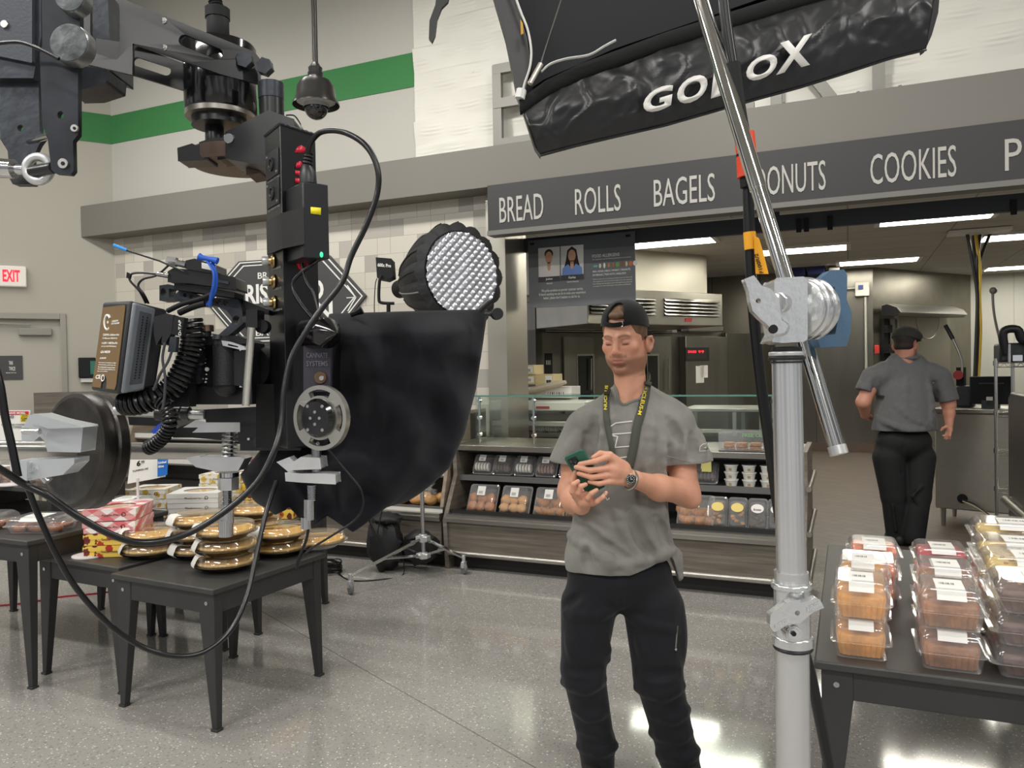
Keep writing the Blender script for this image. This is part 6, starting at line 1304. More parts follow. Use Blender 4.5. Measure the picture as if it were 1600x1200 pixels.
e((0, .06, -.092), (.056, .05, .045)); e((0, .085, -.13), (.035, .03, .035), .03); s.mesh('beard', mat('hair_dark', (46, 34, 30), .7), wk_, BW)
s = SDF(HC2-.25, HC2+.25, .005); e = lambda c, r, k=.01, op=1: s.ell(HC2+(H2(*c)-HC2)*1.14, np.array(r)*1.14, k, op, HM2)
e((0, -.008, .055), (.098, .118, .075)); e((0, .02, .055), (.10, .118, .05), .02); e((0, -.014, .022), (.088, .108, .080), .003, -1); s.plane(H2(0, 0, .025), -HM2 @ np.array([0, .02, 1])); e((0, .115, .032), (.06, .045, .010), .01)
s.mesh('flat_cap', mat('flat_cap_tweed', (58, 56, 52), .95, var=.3, vs=120, bump=.4, bs=300), wk_, BW)
polo = mat('grey_polo', (98, 98, 98), .9, 0, .25, var=.07, vs=40, bump=.15, bs=500, sheen=.1)
s = SDF([-.62, -.42, .85], [.55, .42, 1.75], .0068)
s.cap(K(1382, 582, 0), K(1452, 583, 0), .10, .10, .06).ell(K(1413, 615, .0), (.24, .155, .2), .06).ell(K(1414, 655, .0), (.262, .20, .27), .08).ell(K(1412, 672, .0), (.262, .195, .14), .06).cap(K(1400, 566, .01), K(1432, 566, .01), .075, .075, .05)
s.cap(K(1364, 590, 0), K(1351, 612, .0), .10, .085, .04).cap(K(1466, 590, 0), K(1481, 628, 0), .105, .094, .04)
s.folds(K, [([(1380, 590), (1376, 640), (1372, 665)], .03, .008), ([(1448, 590), (1455, 640), (1452, 665)], .03, .008), ([(1400, 635), (1425, 655), (1455, 668)], .022, .007), ([(1375, 655), (1400, 668), (1440, 672)], .022, .007), ([(1368, 595), (1368, 640)], .024, -.012), ([(1460, 600), (1462, 645)], .024, -.012), ([(1415, 590), (1412, 640)], .03, .004), ([(1390, 662), (1420, 674), (1450, 672)], .016, .007), ([(1378, 668), (1410, 682)], .016, -.006), ([(1345, 600), (1352, 612)], .018, .006)], .03)
endcut(s, K(1350, 611, .0), K(1346, 625, .0)-K(1354, 600, 0), .17); endcut(s, K(1481, 626, 0), K(1486, 655, 0)-K(1477, 610, 0), .17)
s.plane([0, 0, K(1414, 672, 0)[2]], [0, -.0, -1])
po_, pob = s.mesh('polo_shirt', polo, wk_, BW, None, 2)
m = MB(); c = BW @ V(K(1416, 556, .01).tolist()); m.tube([c+R0*.085*cos(a)+FH*.085*sin(a)+ZZ*(-.02*cos(a+pi/2)) for a in np.linspace(0, 2*pi, 28)], .020, 8, flat=(1, 1)); m.build('collar', polo, po_)
s = SDF([-.42, -.4, .0], [.42, .4, 1.08], .0085)
s.ell(K(1412, 690, 0), (.235, .17, .16), .05).cap(K(1388, 715, 0), K(1396, 775, .0), .130, .105, .03).cap(K(1396, 775, 0), K(1402, 842, .02), .10, .088, .02)
s.cap(K(1436, 715, 0), K(1434, 775, -.03), .135, .108, .03).cap(K(1434, 775, -.03), K(1428, 838, -.10), .105, .09, .02)
for pts, r, op in [([(1440, 760, -.13), (1425, 775, -.14), (1445, 800, -.13)], .012, 1), ([(1412, 700, -.17), (1412, 740, -.12)], .02, -1), ([(1395, 790, -.1), (1400, 830, -.08)], .012, 1)]: s.chain([K(*q) for q in pts], [r]*len(pts), .02, op)
s.plane([0, 0, K(1412, 663, 0)[2]], [0, 0, 1]); s.plane([0, 0, .03], [0, 0, -1]); s.mesh('trousers', mat('worker_trousers', (22, 23, 24), .85, var=.15, vs=10), wk_, BW)
m = MB(); wr_ = [BW @ V(K(1353, 645, .10).tolist())]; m.tube([wr_[0]+R0*.036*cos(a)+ZZ*.036*sin(a) for a in np.linspace(0, 6.28, 20)], .008, 6); m.build('wristband', blackmat, wk_)
for x, dd in ((1400, .02), (1430, -.08)):
    s = SDF([-.4, -.45, -.01], [.4, .5, .16], .008); p0 = K(x, 840, dd); p0[2] = .05; s.cap(p0+np.array([0, -.06, 0]), p0+np.array([.02, .16, -.01]), .05, .042, .01); s.plane([0, 0, .004], [0, 0, -1]); s.mesh('shoe', shoem, wk_, BW)
# ================================================================ FILM EQUIPMENT IN THE FOREGROUND
def pp2(m, outer, d, th, holes=(), gx=0, gy=0, x0=None, y0=None):
    """plate whose outline is given in photo pixels at distance d (m), th metres thick"""
    x0 = outer[0][0] if x0 is None else x0; y0 = outer[0][1] if y0 is None else y0
    cu = bpy.data.curves.new('t', 'CURVE'); cu.dimensions = '2D'; cu.fill_mode = 'BOTH'
    for poly in [outer]+list(holes):
        sp = cu.splines.new('POLY'); sp.points.add(len(poly)-1); sp.use_cyclic_u = True
        for i, q in enumerate(poly): sp.points[i].co = (q[0]/100, q[1]/100, 0, 1)
    cu.extrude = .5; vv, fs = c2m(cu); n = len(vv)
    return m.add([P(q.x*100, q.y*100, d+gx*(q.x*100-x0)+gy*(q.y*100-y0))+CF*th*(q.z+.5) for q in vv], fs)
def circ(x, y, rx, ry=None, n=24): ry = ry or rx; return [(x+rx*cos(2*pi*k/n), y+ry*sin(2*pi*k/n)) for k in range(n)]
def slot(x0, y0, x1, y1, r, n=8):
    a = atan2(y1-y0, x1-x0); return [(x1+r*cos(a-pi/2+pi*k/n), y1+r*sin(a-pi/2+pi*k/n)) for k in range(n+1)]+[(x0+r*cos(a+pi/2+pi*k/n), y0+r*sin(a+pi/2+pi*k/n)) for k in range(n+1)]
def pc(m, x, y, r, d, th, n=24, ax=None, bevel=True):     # round button facing the camera (or along ax)
    c = P(x, y, d); u = px(1, d); a = V(ax) if ax is not None else -CF
    return m.lathe([(0, -th), (r*u, -th), (r*u, -.15*th), (r*u*.93, 0), (0, 0)], c, a, n=n)
def ptx(s, c00, c10, c01, d, mt, parent, gx=0, bold=.01, ext=.0006, name='lettering', d2=None):
    d2 = d if d2 is None else d2; m = MB(); a, b, c = P(*c00, d), P(*c10, d2), P(*c01, d); txt(m, s, a, b, c, ext, n=-CF, bold=bold); return m.build(name, mt, parent)
greyscrew = mat('screw_silver', (190, 190, 186), .3, .9); gunm = mat('gunmetal', (58, 62, 68), .38, .5, bump=.3, bs=60, var=.2, vs=30); scuff = mat('scuffed_metal', (92, 96, 98), .4, .5, bump=.4, bs=80, var=.45, vs=45)
rubber2 = mat('cable_black', (12, 12, 14), .3, 0, .5)
# ---- crane arm end (top left)
cr = thing('camera_crane', 'black perforated crane arm with levelling link filling the top left corner', 'camera crane', P(200, 120, 1.5))
D_ = 1.42
m = MB(); pp2(m, [(122, -25), (175, -8), (250, 22), (398, 81), (406, 92), (406, 132), (345, 116), (292, 97), (207, 68), (207, 117), (122, 97)], D_, .008, [[(141, -12), (178, -2), (185, 6), (187, 14), (187, 88), (183, 93), (176, 92), (141, 80)], slot(288, 63, 339, 84, 9)], gx=.0009, x0=122); m.build('side_plate', black, cr, bev=.0015)
m = MB(); pp2(m, [(150, 60), (207, 68), (300, 104), (300, 145), (207, 117), (150, 100)], 1.58, .008, [slot(214, 96, 260, 111, 7)], gx=.0006, x0=150); m.build('side_plate', black, cr, bev=.0015)
m = MB(); pp2(m, [(208, 66), (300, 100), (400, 132), (400, 84), (250, 30)], 1.60, .006, gx=.0008, x0=208); m.build('far_plate', blackmat, cr)
for x, y, r in ((255, 32, 5), (256, 74, 5)): m = MB(); pc(m, x, y, r, D_+.0009*(x-122)-.002, .004); pc(m, x, y, r*.4, D_+.0009*(x-122)-.0035, .002, n=6); m.build('bolt', greyscrew, cr)
m = MB()
for x, y in ((381, 92), (412, 102)):
    star = [(x+(13 if k % 2 == 0 else 11)*cos(k*pi/6+.3), y+(13.5 if k % 2 == 0 else 11.5)*sin(k*pi/6+.3)) for k in range(12)]; pp2(m, star, 1.64, .02)
m.build('star_knob', gunm, cr, bev=.002)
m = MB(); pp2(m, [(-40, -20), (64, -20), (64, 58), (52, 122), (-40, 122)], 1.50, .10); m.build('counter_box', gunm, cr, bev=.006)
m = MB(); pp2(m, [(-40, -20), (50, -20), (50, 98), (-40, 80)], 1.49, .02); m.build('cover', mat('crane_cover', (66, 71, 78), .5, .2, bump=.2, bs=200), cr, bev=.004)
m = MB(); pc(m, 6, 37, 6, 1.486, .004); m.build('bolt', greyscrew, cr)
m = MB(); pp2(m, [(124, -20), (168, -20), (172, 90), (172, 112), (124, 97)], 1.62, .10); pp2(m, [(98, 100), (168, 108), (166, 128), (132, 139), (98, 140)], 1.60, .08); m.build('gear_box', gunm, cr, bev=.004)
m = MB(); pp2(m, [(65, -20), (66, 72), (62, 84), (66, 197), (74, 213), (80, 265), (86, 271), (110, 273), (115, 267), (114, 220), (122, 210), (122, 100), (125, 70), (125, -20)], 1.38, .012, [circ(94.5, 179.5, 5, 6)]); lk = m.build('link_plate', mat('link_plate_steel', (50, 53, 58), .35, .6, var=.3, vs=14), cr, bev=.0015)
m = MB(); pp2(m, [(0, 118), (60, 125), (62, 205), (70, 214), (61, 226), (52, 245), (50, 262), (14, 262), (12, 236), (0, 217)], 1.52, .012, [circ(32, 200, 5)]); m.build('link_plate', gunm, cr, bev=.0015)
for x, y, r in ((115.5, 200, 6), (97.5, 255, 8)): m = MB(); pc(m, x, y, r, 1.376, .004); m.build('bolt', greyscrew, cr); m = MB(); pc(m, x, y, r*.4, 1.3745, .002, n=6); m.build('bolt_socket', blackmat, cr)
for x, y, r in ((107, 66, 31), (108, -6, 24)):
    m = MB(); pc(m, x, y, r, 1.355, .028, 40); o = m.build('knob', mat('knob_rim', (150, 152, 152), .3, .8), cr)
    m = MB(); pc(m, x, y, r*.93, 1.3535, .002, 40); m.build('knob_face', scuff, o)
m = MB(); m.tube([P(46, 221, 1.5), P(78, 212, 1.4)], px(5, 1.45), 12); m.build('cross_pin', chrome, cr)
m = MB(); m.tube([P(-20, 262, 1.45), P(22, 264, 1.45)], px(15, 1.45), 20); m.tube([P(16, 264, 1.45), P(46, 266, 1.45)], px(8, 1.45), 16); m.build('rod', chrome, cr)
m = MB(); c = P(60, 264, 1.44); u = px(1, 1.44); m.tube([c+CR*19*u*cos(a)+CU*19*u*sin(a) for a in np.linspace(0, 2*pi, 28)], px(7, 1.44), 10, cap=False); m.build('rod_eye', alu, cr)
m = MB(); m.tube([P(50, 268, 1.44), P(84, 262, 1.42)], px(9, 1.44), 16); m.build('eye_bushing', black, cr)
m = MB(); pp2(m, [(13, 276), (30, 270), (62, 276), (48, 288), (20, 288)], 1.5, .02); m.build('lower_lug', black, cr, bev=.002)
m = MB(); m.tube(smoothpath([P(-5, 68, 1.34), P(30, 66, 1.34), P(60, 76, 1.34), P(92, 92, 1.34)], 6), px(3, 1.34), 8); m.build('thin_cable', rubber2, cr)
# pan motor housing + yoke
def vcyl(m, x, y0, y1, r, d, n=40, r1=None, lip=0):      # upright cylinder between two pixel heights
    a = P(x, y1, d); b = P(x, y0, d); b = V((a.x, a.y, b.z)); u = px(1, d); r1 = r1 or r; h = b.z-a.z
    return m.lathe([(0, 0), (r*u*.97, 0), (r*u, .02*h), (r1*u, .98*h), (r1*u*.97, h), (0, h)], a, n=n)
hd = thing('pan_head', 'glossy black pan motor with yoke hanging from the crane arm tip', 'camera head', P(345, 200, 1.62))
m = MB(); vcyl(m, 346, 74, 178, 54, 1.70); m.build('motor_housing', mat('gloss_black', (14, 14, 16), .12, 0, .7), hd)
m = MB(); vcyl(m, 345, 176, 186, 52, 1.70); m.build('knurled_ring', mat('knurl', (150, 146, 138), .35, .9), hd)
m = MB(); vcyl(m, 343, 186, 199, 41, 1.70); vcyl(m, 336, 198, 238, 14, 1.70); m.build('shaft', black, hd)
m = MB(); vcyl(m, 341, 28, 66, 17, 1.68, 28); vcyl(m, 340, 14, 30, 19, 1.68, 12); m.build('connector', blackmat, hd)
m = MB(); pts = smoothpath([P(340, 18, 1.68), P(336, 0, 1.68), P(332, -30, 1.68)], 8); m.tube(pts, [px(11 if i % 2 else 9, 1.68) for i in range(len(pts))], 12); m.build('braided_cable', blackmat, hd)
m = MB(); vcyl(m, 425, 156, 188, 19, 1.60, 32); m.build('sensor_barrel', black, hd); m = MB(); vcyl(m, 424, 130, 156, 19.5, 1.60, 32); m.build('sensor_cap', gunm, hd)
m = MB(); pp2(m, [(352, 206), (419, 172), (460, 186), (460, 215), (430, 262), (352, 248)], 1.56, .10, gx=-.0005); m.build('yoke_block', black, hd, bev=.004)
m = MB(); pp2(m, [(277, 231), (300, 224), (311, 229), (311, 222), (330, 216), (356, 214), (356, 248), (340, 250), (338, 236), (326, 236), (326, 250), (278, 252)], 1.58, .05); m.build('jaw', black, hd, bev=.003)
m = MB(); pc(m, 357, 216, 8, 1.55, .01); m.build('pin', chrome, hd)
m = MB(); a = P(372, 262, 1.66); m.lathe([(0, 0), (px(66, 1.66), 0), (px(68, 1.66), .006), (px(68, 1.66), .03), (0, .03)], a, n=44); m.build('base_disc', mat('bronze_disc', (98, 82, 72), .35, .5), hd)
m = MB(); pp2(m, [(383, 253), (424, 240), (426, 262), (408, 262), (407, 270), (385, 274)], 1.60, .06); m.build('foot', mat('bronze_disc', (1, 1, 1)), hd, bev=.002)
# ---- vertical post with sockets
def plan(x, y, d): q = P(x, y, d); return V((q.x, q.y, 0))
A_, B_, C_ = plan(418, 400, 1.47), plan(442, 400, 1.40), plan(497, 400, 1.47); E_ = A_+C_-B_
zt, zb = P(450, 200, 1.42).z, P(450, 700, 1.42).z
rp = thing('remote_head_post', 'tall black square post with round sockets holding the camera rig', 'camera post', V((B_.x, B_.y, zb)))
m = MB(); m.quadbox([V((q.x, q.y, zb)) for q in (A_, B_, C_, E_)], ZZ*(zt-zb)); m.build('post', black, rp, bev=.0015)
m = MB(); m.tube([V((B_.x, B_.y, zt))+(A_-B_)*t for t in np.linspace(0, 1, 6)], .003, 6); m.tube([V((B_.x, B_.y, zt))+(C_-B_)*t+ZZ*(.0012*(k % 2)) for k, t in enumerate(np.linspace(0, 1, 16))], .003, 6); m.build('weld_bead', mat('weld', (60, 62, 66), .3, .6, bump=.5, bs=300), rp)
nA = (A_-B_).cross(ZZ).normalized(); nA = nA if nA.dot(CF) < 0 else -nA; nC = (C_-B_).cross(ZZ).normalized(); nC = nC if nC.dot(CF) < 0 else -nC
uA = (B_-A_).normalized(); uC = (C_-B_).normalized(); wA = (B_-A_).length
def onA(t, y): z = P(430, y, 1.43).z; q = A_+(B_-A_)*t; return V((q.x, q.y, z))
def onC(t, y): z = P(470, y, 1.43).z; q = B_+(C_-B_)*t; return V((q.x, q.y, z))
for yc, lb in ((257, '12 VOLTS DC'), (302, '12 VOLTS DC')):
    c = onA(.5, yc); m = MB(); m.box(c+nA*.001, (wA*.8, .003, px(40, 1.43)), rotm(uA, nA, ZZ)); o = m.build('socket_plate', blackrub, rp, bev=.001)
    m = MB(); m.lathe([(.009, 0), (.0125, 0), (.0125, .003), (.010, .003), (.009, .0)], c+nA*.003, nA, n=24); m.build('socket_ring', gunm, o)
    m = MB(); m.box(c+nA*.0035, (.004, .001, .004), rotm(uA, nA, ZZ))
    for a in range(4): m.lathe([(0, .001), (.0018, .001), (.0018, 0)], c+nA*.003+uA*.005*cos(a*pi/2+.7)+ZZ*.005*sin(a*pi/2+.7), nA, n=8)
    m.build('socket_pins', brass, o)
    m = MB()
    for s_ in (-1, 1): m.lathe([(0, .0015), (.0026, .001), (.0026, 0)], c+nA*.0025+uA*s_*wA*.30-ZZ*s_*-px(-15, 1.43), nA, n=12)
    m.build('screw', greyscrew, o)
    z_ = c-ZZ*px(25, 1.43); m = MB(); txt(m, lb, z_-uA*wA*.34+nA*.0005, z_+uA*wA*.42+nA*.0005, z_-uA*wA*.34+nA*.0005+ZZ*.004, .0003, n=nA); m.build('lettering', mat('dim_print', (150, 150, 150), .6), rp)
for yc, lb in ((407, 'GEN LOCK'), (439, 'VIDEO 2'), (472, 'VIDEO 1')):
    c = onA(.42, yc); m = MB(); m.lathe([(.0, 0), (.0135, 0), (.0135, .003), (.010, .004), (.008, .006), (.008, .020), (.0065, .021), (.0065, .016), (0, .016)], c, nA-uA*.25, n=24); m.build('bnc_socket', brass, rp)
    m = MB(); m.lathe([(.0082, .010), (.0088, .011), (.0088, .021), (.007, .0215)], c, nA-uA*.25, n=20); m.build('bnc_ring', alu, rp)
    z_ = c-ZZ*px(14, 1.43); m = MB(); txt(m, lb, z_-uA*wA*.15+nA*.0005, z_+uA*wA*.45+nA*.0005, z_-uA*wA*.15+nA*.0005+ZZ*.004, .0003, n=nA); m.build('lettering', mat('dim_print', (1, 1, 1)), rp)
redm = mat('red_paint', (206, 28, 54), .35)
m = MB()
def onCx(x, y): q = PL(x, y, B_, nC); return q+nC*.001
for poly in ([(460, 238), (464, 230), (470, 227), (477, 231), (479, 240), (470, 239)], [(461, 260), (463, 254), (468, 252), (473, 256), (472, 262), (462, 263)], [(461, 266), (472, 268), (472, 275), (461, 273)], [(461, 278), (472, 280), (472, 288), (461, 286)]):
    m.add([onCx(x, y) for x, y in poly], [tuple(range(len(poly)))])
m.build('red_emblem', redm, rp, solid=.001)
m = MB(); c = onCx(472, 412); m.tube([c+uC*.011*cos(a)+ZZ*.011*sin(a) for a in np.linspace(0, 2*pi, 24)], .003, 8, cap=False); m.build('red_ring', redm, rp)
# power brick strapped to the post
pb = thing('power_adapter', 'black power brick with a yellow sticker strapped to the tall post', 'power adapter', P(480, 400, 1.36))
a, b, c = plan(446, 345, 1.41), plan(474, 345, 1.345), plan(514, 345, 1.37); e = a+c-b; z1, z0 = P(480, 287, 1.36).z, P(480, 404, 1.36).z
m = MB(); m.quadbox([V((q.x, q.y, z0)) for q in (a, b, c, e)], ZZ*(z1-z0)); m.build('case', mat('brick_black', (32, 33, 36), .35), pb, bev=.002)
nb_ = (c-b).cross(ZZ).normalized(); nb_ = nb_ if nb_.dot(CF) < 0 else -nb_; qf = lambda x, y: PL(x, y, b, nb_)+nb_*.001
m = MB(); m.add([qf(485, 323.5), qf(501, 325), qf(501, 336), qf(485, 334)], [(0, 1, 2, 3)]); m.build('yellow_sticker', mat('sticker_yellow', (240, 224, 30), .5), pb, solid=.0005)
m = MB(); m.ell(qf(502, 398), (.003, .003, .005)); m.build('power_led', mat('led_green', (60, 230, 150), .4, emit=1.5), pb)
m = MB(); a2, b2, c2 = plan(416, 345, 1.455), plan(440, 345, 1.385), plan(475, 345, 1.34); z1, z0 = P(450, 330, 1.37).z, P(450, 386, 1.37).z
for q0, q1 in ((a2, b2), (b2, c2)): m.quadbox([V((q0.x, q0.y, z0)), V((q1.x, q1.y, z0)), V((q1.x, q1.y, z1)), V((q0.x, q0.y, z1))], CF*.003)
m.build('tape_strap', mat('gaffer_black', (30, 29, 29), .75, bump=.4, bs=30), pb)
m = MB(); m.tube([P(482, 288, 1.37), P(481, 274, 1.37), P(479, 262, 1.375)], [px(13, 1.37), px(13, 1.37), px(9, 1.37)], 12); 
for k in range(5): m.tube([P(479.5+k*.7, 262-5.5*k, 1.375), P(480+k*.7, 259-5.5*k, 1.375)], px(9-k*.5, 1.37), 12)
m.build('plug', blackrub, pb)
# ---- cables
def cable(name, pts, r, label, cat='cable', mt=None, k=8, n=10):
    q = smoothpath([P(*p_) for p_ in pts], k); m = MB(); m.tube(q, r, n); return tag(m.build(name, mt or rubber2, bev=0), label, cat)
cable('power_cable', [(480, 240, 1.37), (486, 222, 1.36), (503, 206, 1.34), (535, 206, 1.31), (570, 226, 1.29), (589, 260, 1.28), (590, 300, 1.28), (573, 350, 1.28), (549, 400, 1.28), (535, 440, 1.27), (506, 478, 1.26), (480, 515, 1.25), (455, 560, 1.24), (444, 610, 1.23), (440, 660, 1.22), (428, 705, 1.20), (400, 755, 1.18), (350, 800, 1.16), (290, 835, 1.14), (230, 848, 1.12), (180, 838, 1.10), (120, 806, 1.08), (75, 775, 1.06), (40, 758, 1.05), (15, 742, 1.03), (-30, 715, 1.0)],
      .0050, 'thick black cable arching from the power brick and sweeping down to the left edge')
cable('loop_cable', [(40, 752, 1.08), (58, 800, 1.09), (85, 860, 1.10), (120, 920, 1.12), (170, 975, 1.15), (225, 1012, 1.18), (275, 1025, 1.2), (320, 1018, 1.22), (360, 985, 1.25), (385, 935, 1.28), (400, 870, 1.32), (416, 800, 1.36), (432, 752, 1.40)], .0043, 'black cable hanging in a long loop in front of the pie table')
cable('thin_cord', [(512, 702, 1.40), (540, 735, 1.40), (564, 765, 1.40), (567, 790, 1.40), (555, 812, 1.40), (520, 836, 1.40), (488, 856, 1.40), (470, 872, 1.40), (464, 890, 1.40)], .0022, 'thin black cord curving over the right end of the pie table')
cable('thin_cord', [(482, 826, 1.40), (478, 845, 1.40), (466, 875, 1.40), (464, 890, 1.40)], .0026, 'short cord hanging straight from the right silver bolt')
cable('side_cable', [(-12, 560, 1.2), (0, 600, 1.2), (8, 650, 1.2), (18, 695, 1.2), (28, 745, 1.2)], .0062, 'black cable running down beside the sale card at the far left')
cable('tether_cable', [(500, 404, 1.38), (440+18, 440, 1.39), (470, 475, 1.38), (505, 515, 1.36)], .0035, 'black lead crossing under the power brick')
cable('tether_cable', [(472, 412, 1.39), (478, 440, 1.38), (490, 460, 1.37), (500, 500, 1.36)], .0028, 'thin lead dropping from the red ringed socket')
cable('sensor_lead', [(447, 180, 1.5), (460, 181, 1.5), (470, 195, 1.5), (474, 206, 1.45)], .0015, 'very thin wire from the sensor barrel to the post')
# ---- tilt body, name plate, follow wheel
tb = thing('tilt_drive', 'black tilt drive with engraved plate, cone knob and slotted silver wheel', 'camera head', P(480, 660, 1.42))
m = MB(); pp2(m, [(456, 492), (492, 488), (512, 500), (516, 600), (512, 700), (400, 700), (400, 600), (456, 600)], 1.46, .10); m.build('body', blackmat, tb, bev=.004)
m = MB(); pp2(m, [(474, 540), (517, 541), (516, 612), (474, 612)], 1.405, .014); pl_ = m.build('name_plate', mat('plate_violet_grey', (58, 56, 66), .45, .3), tb, bev=.001)
eng = mat('engraved', (120, 118, 126), .4, .5); ptx('CANNATE', (479, 559), (512, 559), (479, 551), 1.404, eng, pl_); ptx('SYSTEMS', (479, 572), (512, 572), (479, 564), 1.404, eng, pl_)
m = MB(); pc(m, 500, 590, 10, 1.40, .01); o = m.build('brass_screw', mat('old_brass', (120, 98, 78), .35, .9), tb); m = MB(); pc(m, 502, 591, 4, 1.397, .003, 8); m.build('screw_head', greyscrew, o)
m = MB(); a = P(484, 521, 1.42); b = P(527, 520, 1.34); m.lathe([(0, 0), (px(24, 1.4), 0), (px(24, 1.4), (b-a).length*.62), (px(23, 1.4), (b-a).length*.66), (0, (b-a).length*1.0)], a, b-a, n=56); m.build('cone_knob', mat('gloss_black', (1, 1, 1)), tb)
wd = 1.36; u = px(1, wd); wn_ = (-CF*1.0+CR*.55).normalized() if False else (-CF-CR*-.0).normalized()
wn_ = (-CF-CR*.45).normalized(); wx2 = ZZ.cross(wn_).normalized(); wy2 = wn_.cross(wx2)
if wx2.dot(CR) < 0: wx2 = -wx2; wy2 = -wy2 if wy2.z < 0 else wy2
wc0 = P(499, 653, wd); Rw = 51*u
m = MB(); sl4 = []
for k in range(4):
    a0 = k*pi/2+pi/2; sl4.append([(.87*Rw*cos(a0+t), .87*Rw*sin(a0+t)) for t in np.linspace(-.5, .5, 8)]+[(.68*Rw*cos(a0-t), .68*Rw*sin(a0-t)) for t in np.linspace(-.5, .5, 8)])
m.cut([(Rw*cos(a), Rw*sin(a)) for a in np.linspace(0, 2*pi, 97)[:-1]], sl4+[[(.5*Rw*cos(a), .5*Rw*sin(a)) for a in np.linspace(0, 2*pi, 33)[:-1]]], wc0, wx2, wy2, -wn_*.012); wo = m.build('wheel', mat('wheel_nickel', (190, 188, 180), .3, .9), tb, bev=.0008)
m = MB(); m.lathe([(0, -.015), (.60*Rw, -.015), (.60*Rw, .006), (.5*Rw, .012), (0, .013)], wc0, wn_, n=40); m.build('hub', mat('gloss_black', (1, 1, 1)), tb)
for x, y in ((-.32, .42), (.32, .42), (-.32, -.42), (.32, -.42), (0, .22), (0, -.22), (-.20, 0), (.20, 0)):
    m = MB(); q = wc0+wn_*.0125+wx2*x*Rw*.85+wy2*y*Rw*.85; m.lathe([(0, .0015), (.0026, .0013), (.0032, 0)], q, wn_, n=12); m.build('hub_screw', greyscrew, tb)
m = MB(); pp2(m, [(375, 640), (470, 640), (470, 704), (375, 704)], 1.52, .06); m.build('lower_bracket', black, tb, bev=.003)
for x, y, r in ((407, 689, 12), (449, 690, 9)): m = MB(); pc(m, x, y, r, 1.515, .006); m.build('cap', gunm, tb)
m = MB(); pc(m, 388, 686, 2, 1.515, .003); m.build('pin', whiteink, tb)
# ---- rods, plate weight, clamps
rd = [P(-60, 703, 1.44), P(137, 704.5, 1.64), P(300, 705, 1.86), P(500, 707, 2.12)]; rdir = (rd[2]-rd[0]).normalized()
m = MB(); m.tube([rd[0], rd[0]+rdir*1.05], .0193, 28); tag(m.build('steel_rail', mat('rail_steel', (214, 212, 206), .26, .8, var=.06, vs=8)), 'long steel tube through the round weight, running right under the camera', 'pipe')
c = rd[0]+rdir*((P(133, 705, 1.63)-rd[0]).dot(rdir)); iron = mat('cast_iron', (74, 71, 68), .36, .95, var=.4, vs=16, bump=.5, bs=50, bd=.002)
m = MB(); Rp = .124; m.lathe([(.0195, -.020), (.03, -.024), (Rp*.80, -.020), (Rp*.90, -.026), (Rp*.97, -.024), (Rp, -.014), (Rp, -.002), (Rp*.965, .002), (Rp*.965, .006), (Rp*1.0, .010), (Rp*1.0, .028), (Rp*.95, .034), (Rp*.8, .030), (.03, .034), (.0195, .03)], c, rdir, n=72); tag(m.build('weight_plate', iron, sharp=30), 'pair of worn cast iron weight plates threaded on the steel tube', 'weight plate')
def clampset(label, parts, cat='clamp'):
    o = thing('grip_clamp', label, cat, P(*parts[0][1][0], parts[0][2])); 
    for nm, poly, d, th, mt, kw in parts: m = MB(); pp2(m, poly, d, th, **kw); m.build(nm, mt, o, bev=.003, seg=3)
    return o
o = clampset('cast grey pipe clamp gripping the steel tube left of the round weight', [
    ('upper_jaw', [(33, 676), (44, 650), (54, 646), (66, 652), (130, 665), (126, 707), (74, 706), (70, 690), (62, 682), (52, 690), (34, 690)], 1.40, .05, castalu, {}), ('jaw_top', [(54, 646), (80, 654), (132, 668), (76, 670), (46, 660)], 1.385, .05, castalu, {}),
    ('lower_jaw', [(20, 720), (58, 718), (116, 716), (116, 724), (98, 742), (60, 748), (40, 752), (24, 750), (19, 740)], 1.39, .05, castalu, {}), ('rib', [(36, 722), (42, 722), (42, 750), (36, 750)], 1.375, .03, castalu, {})])
m = MB(); m.tube([P(36, 674, 1.375), P(62, 674, 1.375)], px(5, 1.38), 12); m.build('pin', chrome, o); m = MB(); m.tube([P(64, 738, 1.40), P(76, 752, 1.40)], px(7, 1.4), 16); m.build('stud', chrome, o)
ptx('CARDELLINI', (46, 671), (72, 682), (48, 664), 1.384, mat('embossed', (214, 216, 218), .4, .6), o, d2=1.384); ptx('SC4', (47, 738), (60, 733), (46, 731), 1.384, mat('embossed', (1, 1, 1)), o)
def bolt(label, segs, d, jaws, knob=None, springs=()):
    o = thing('clamp_bolt', label, 'clamp', P(segs[-1][0], segs[-1][2], d))
    for nm, poly, dd, th in jaws: m = MB(); pp2(m, poly, dd, th); m.build(nm, alu, o, bev=.003, seg=3)
    for i, (x, y0, y1, r, kind) in enumerate(segs):
        m = MB(); x2 = x
        if kind == 'thread':
            n_ = int((y1-y0)/2.6)
            prof = []; L_ = (P(x, y1, d)-P(x, y0, d)).length
            for k in range(n_*2+1): prof.append((px(r*(1 if k % 2 else .82), d), L_*k/(n_*2)))
            m.lathe([(0, 0)]+prof+[(0, L_)], P(x, y1, d), CU, n=20)
        else: m.tube([P(x, y0, d), P(x, y1, d)], px(r, d), 6 if kind == 'nut' else 24)
        m.build({'thread': 'threaded_rod', 'nut': 'nut', 'tube': 'sleeve'}[kind], chrome if kind != 'nut' else alu, o)
    for x, y0, y1, r in springs:
        m = MB(); n_ = int((y1-y0)/5.5); m.tube([P(x, y0+(y1-y0)*k/(n_*12), d)+CR*px(r, d)*cos(k*pi/6)+CF*px(r, d)*sin(k*pi/6) for k in range(n_*12+1)], px(1.3, d), 6); m.build('spring', greyscrew, o)
    if knob: m = MB(); pp2(m, knob, d-.02, .04); m.build('t_handle', alu, o, bev=.004, seg=3)
    return o
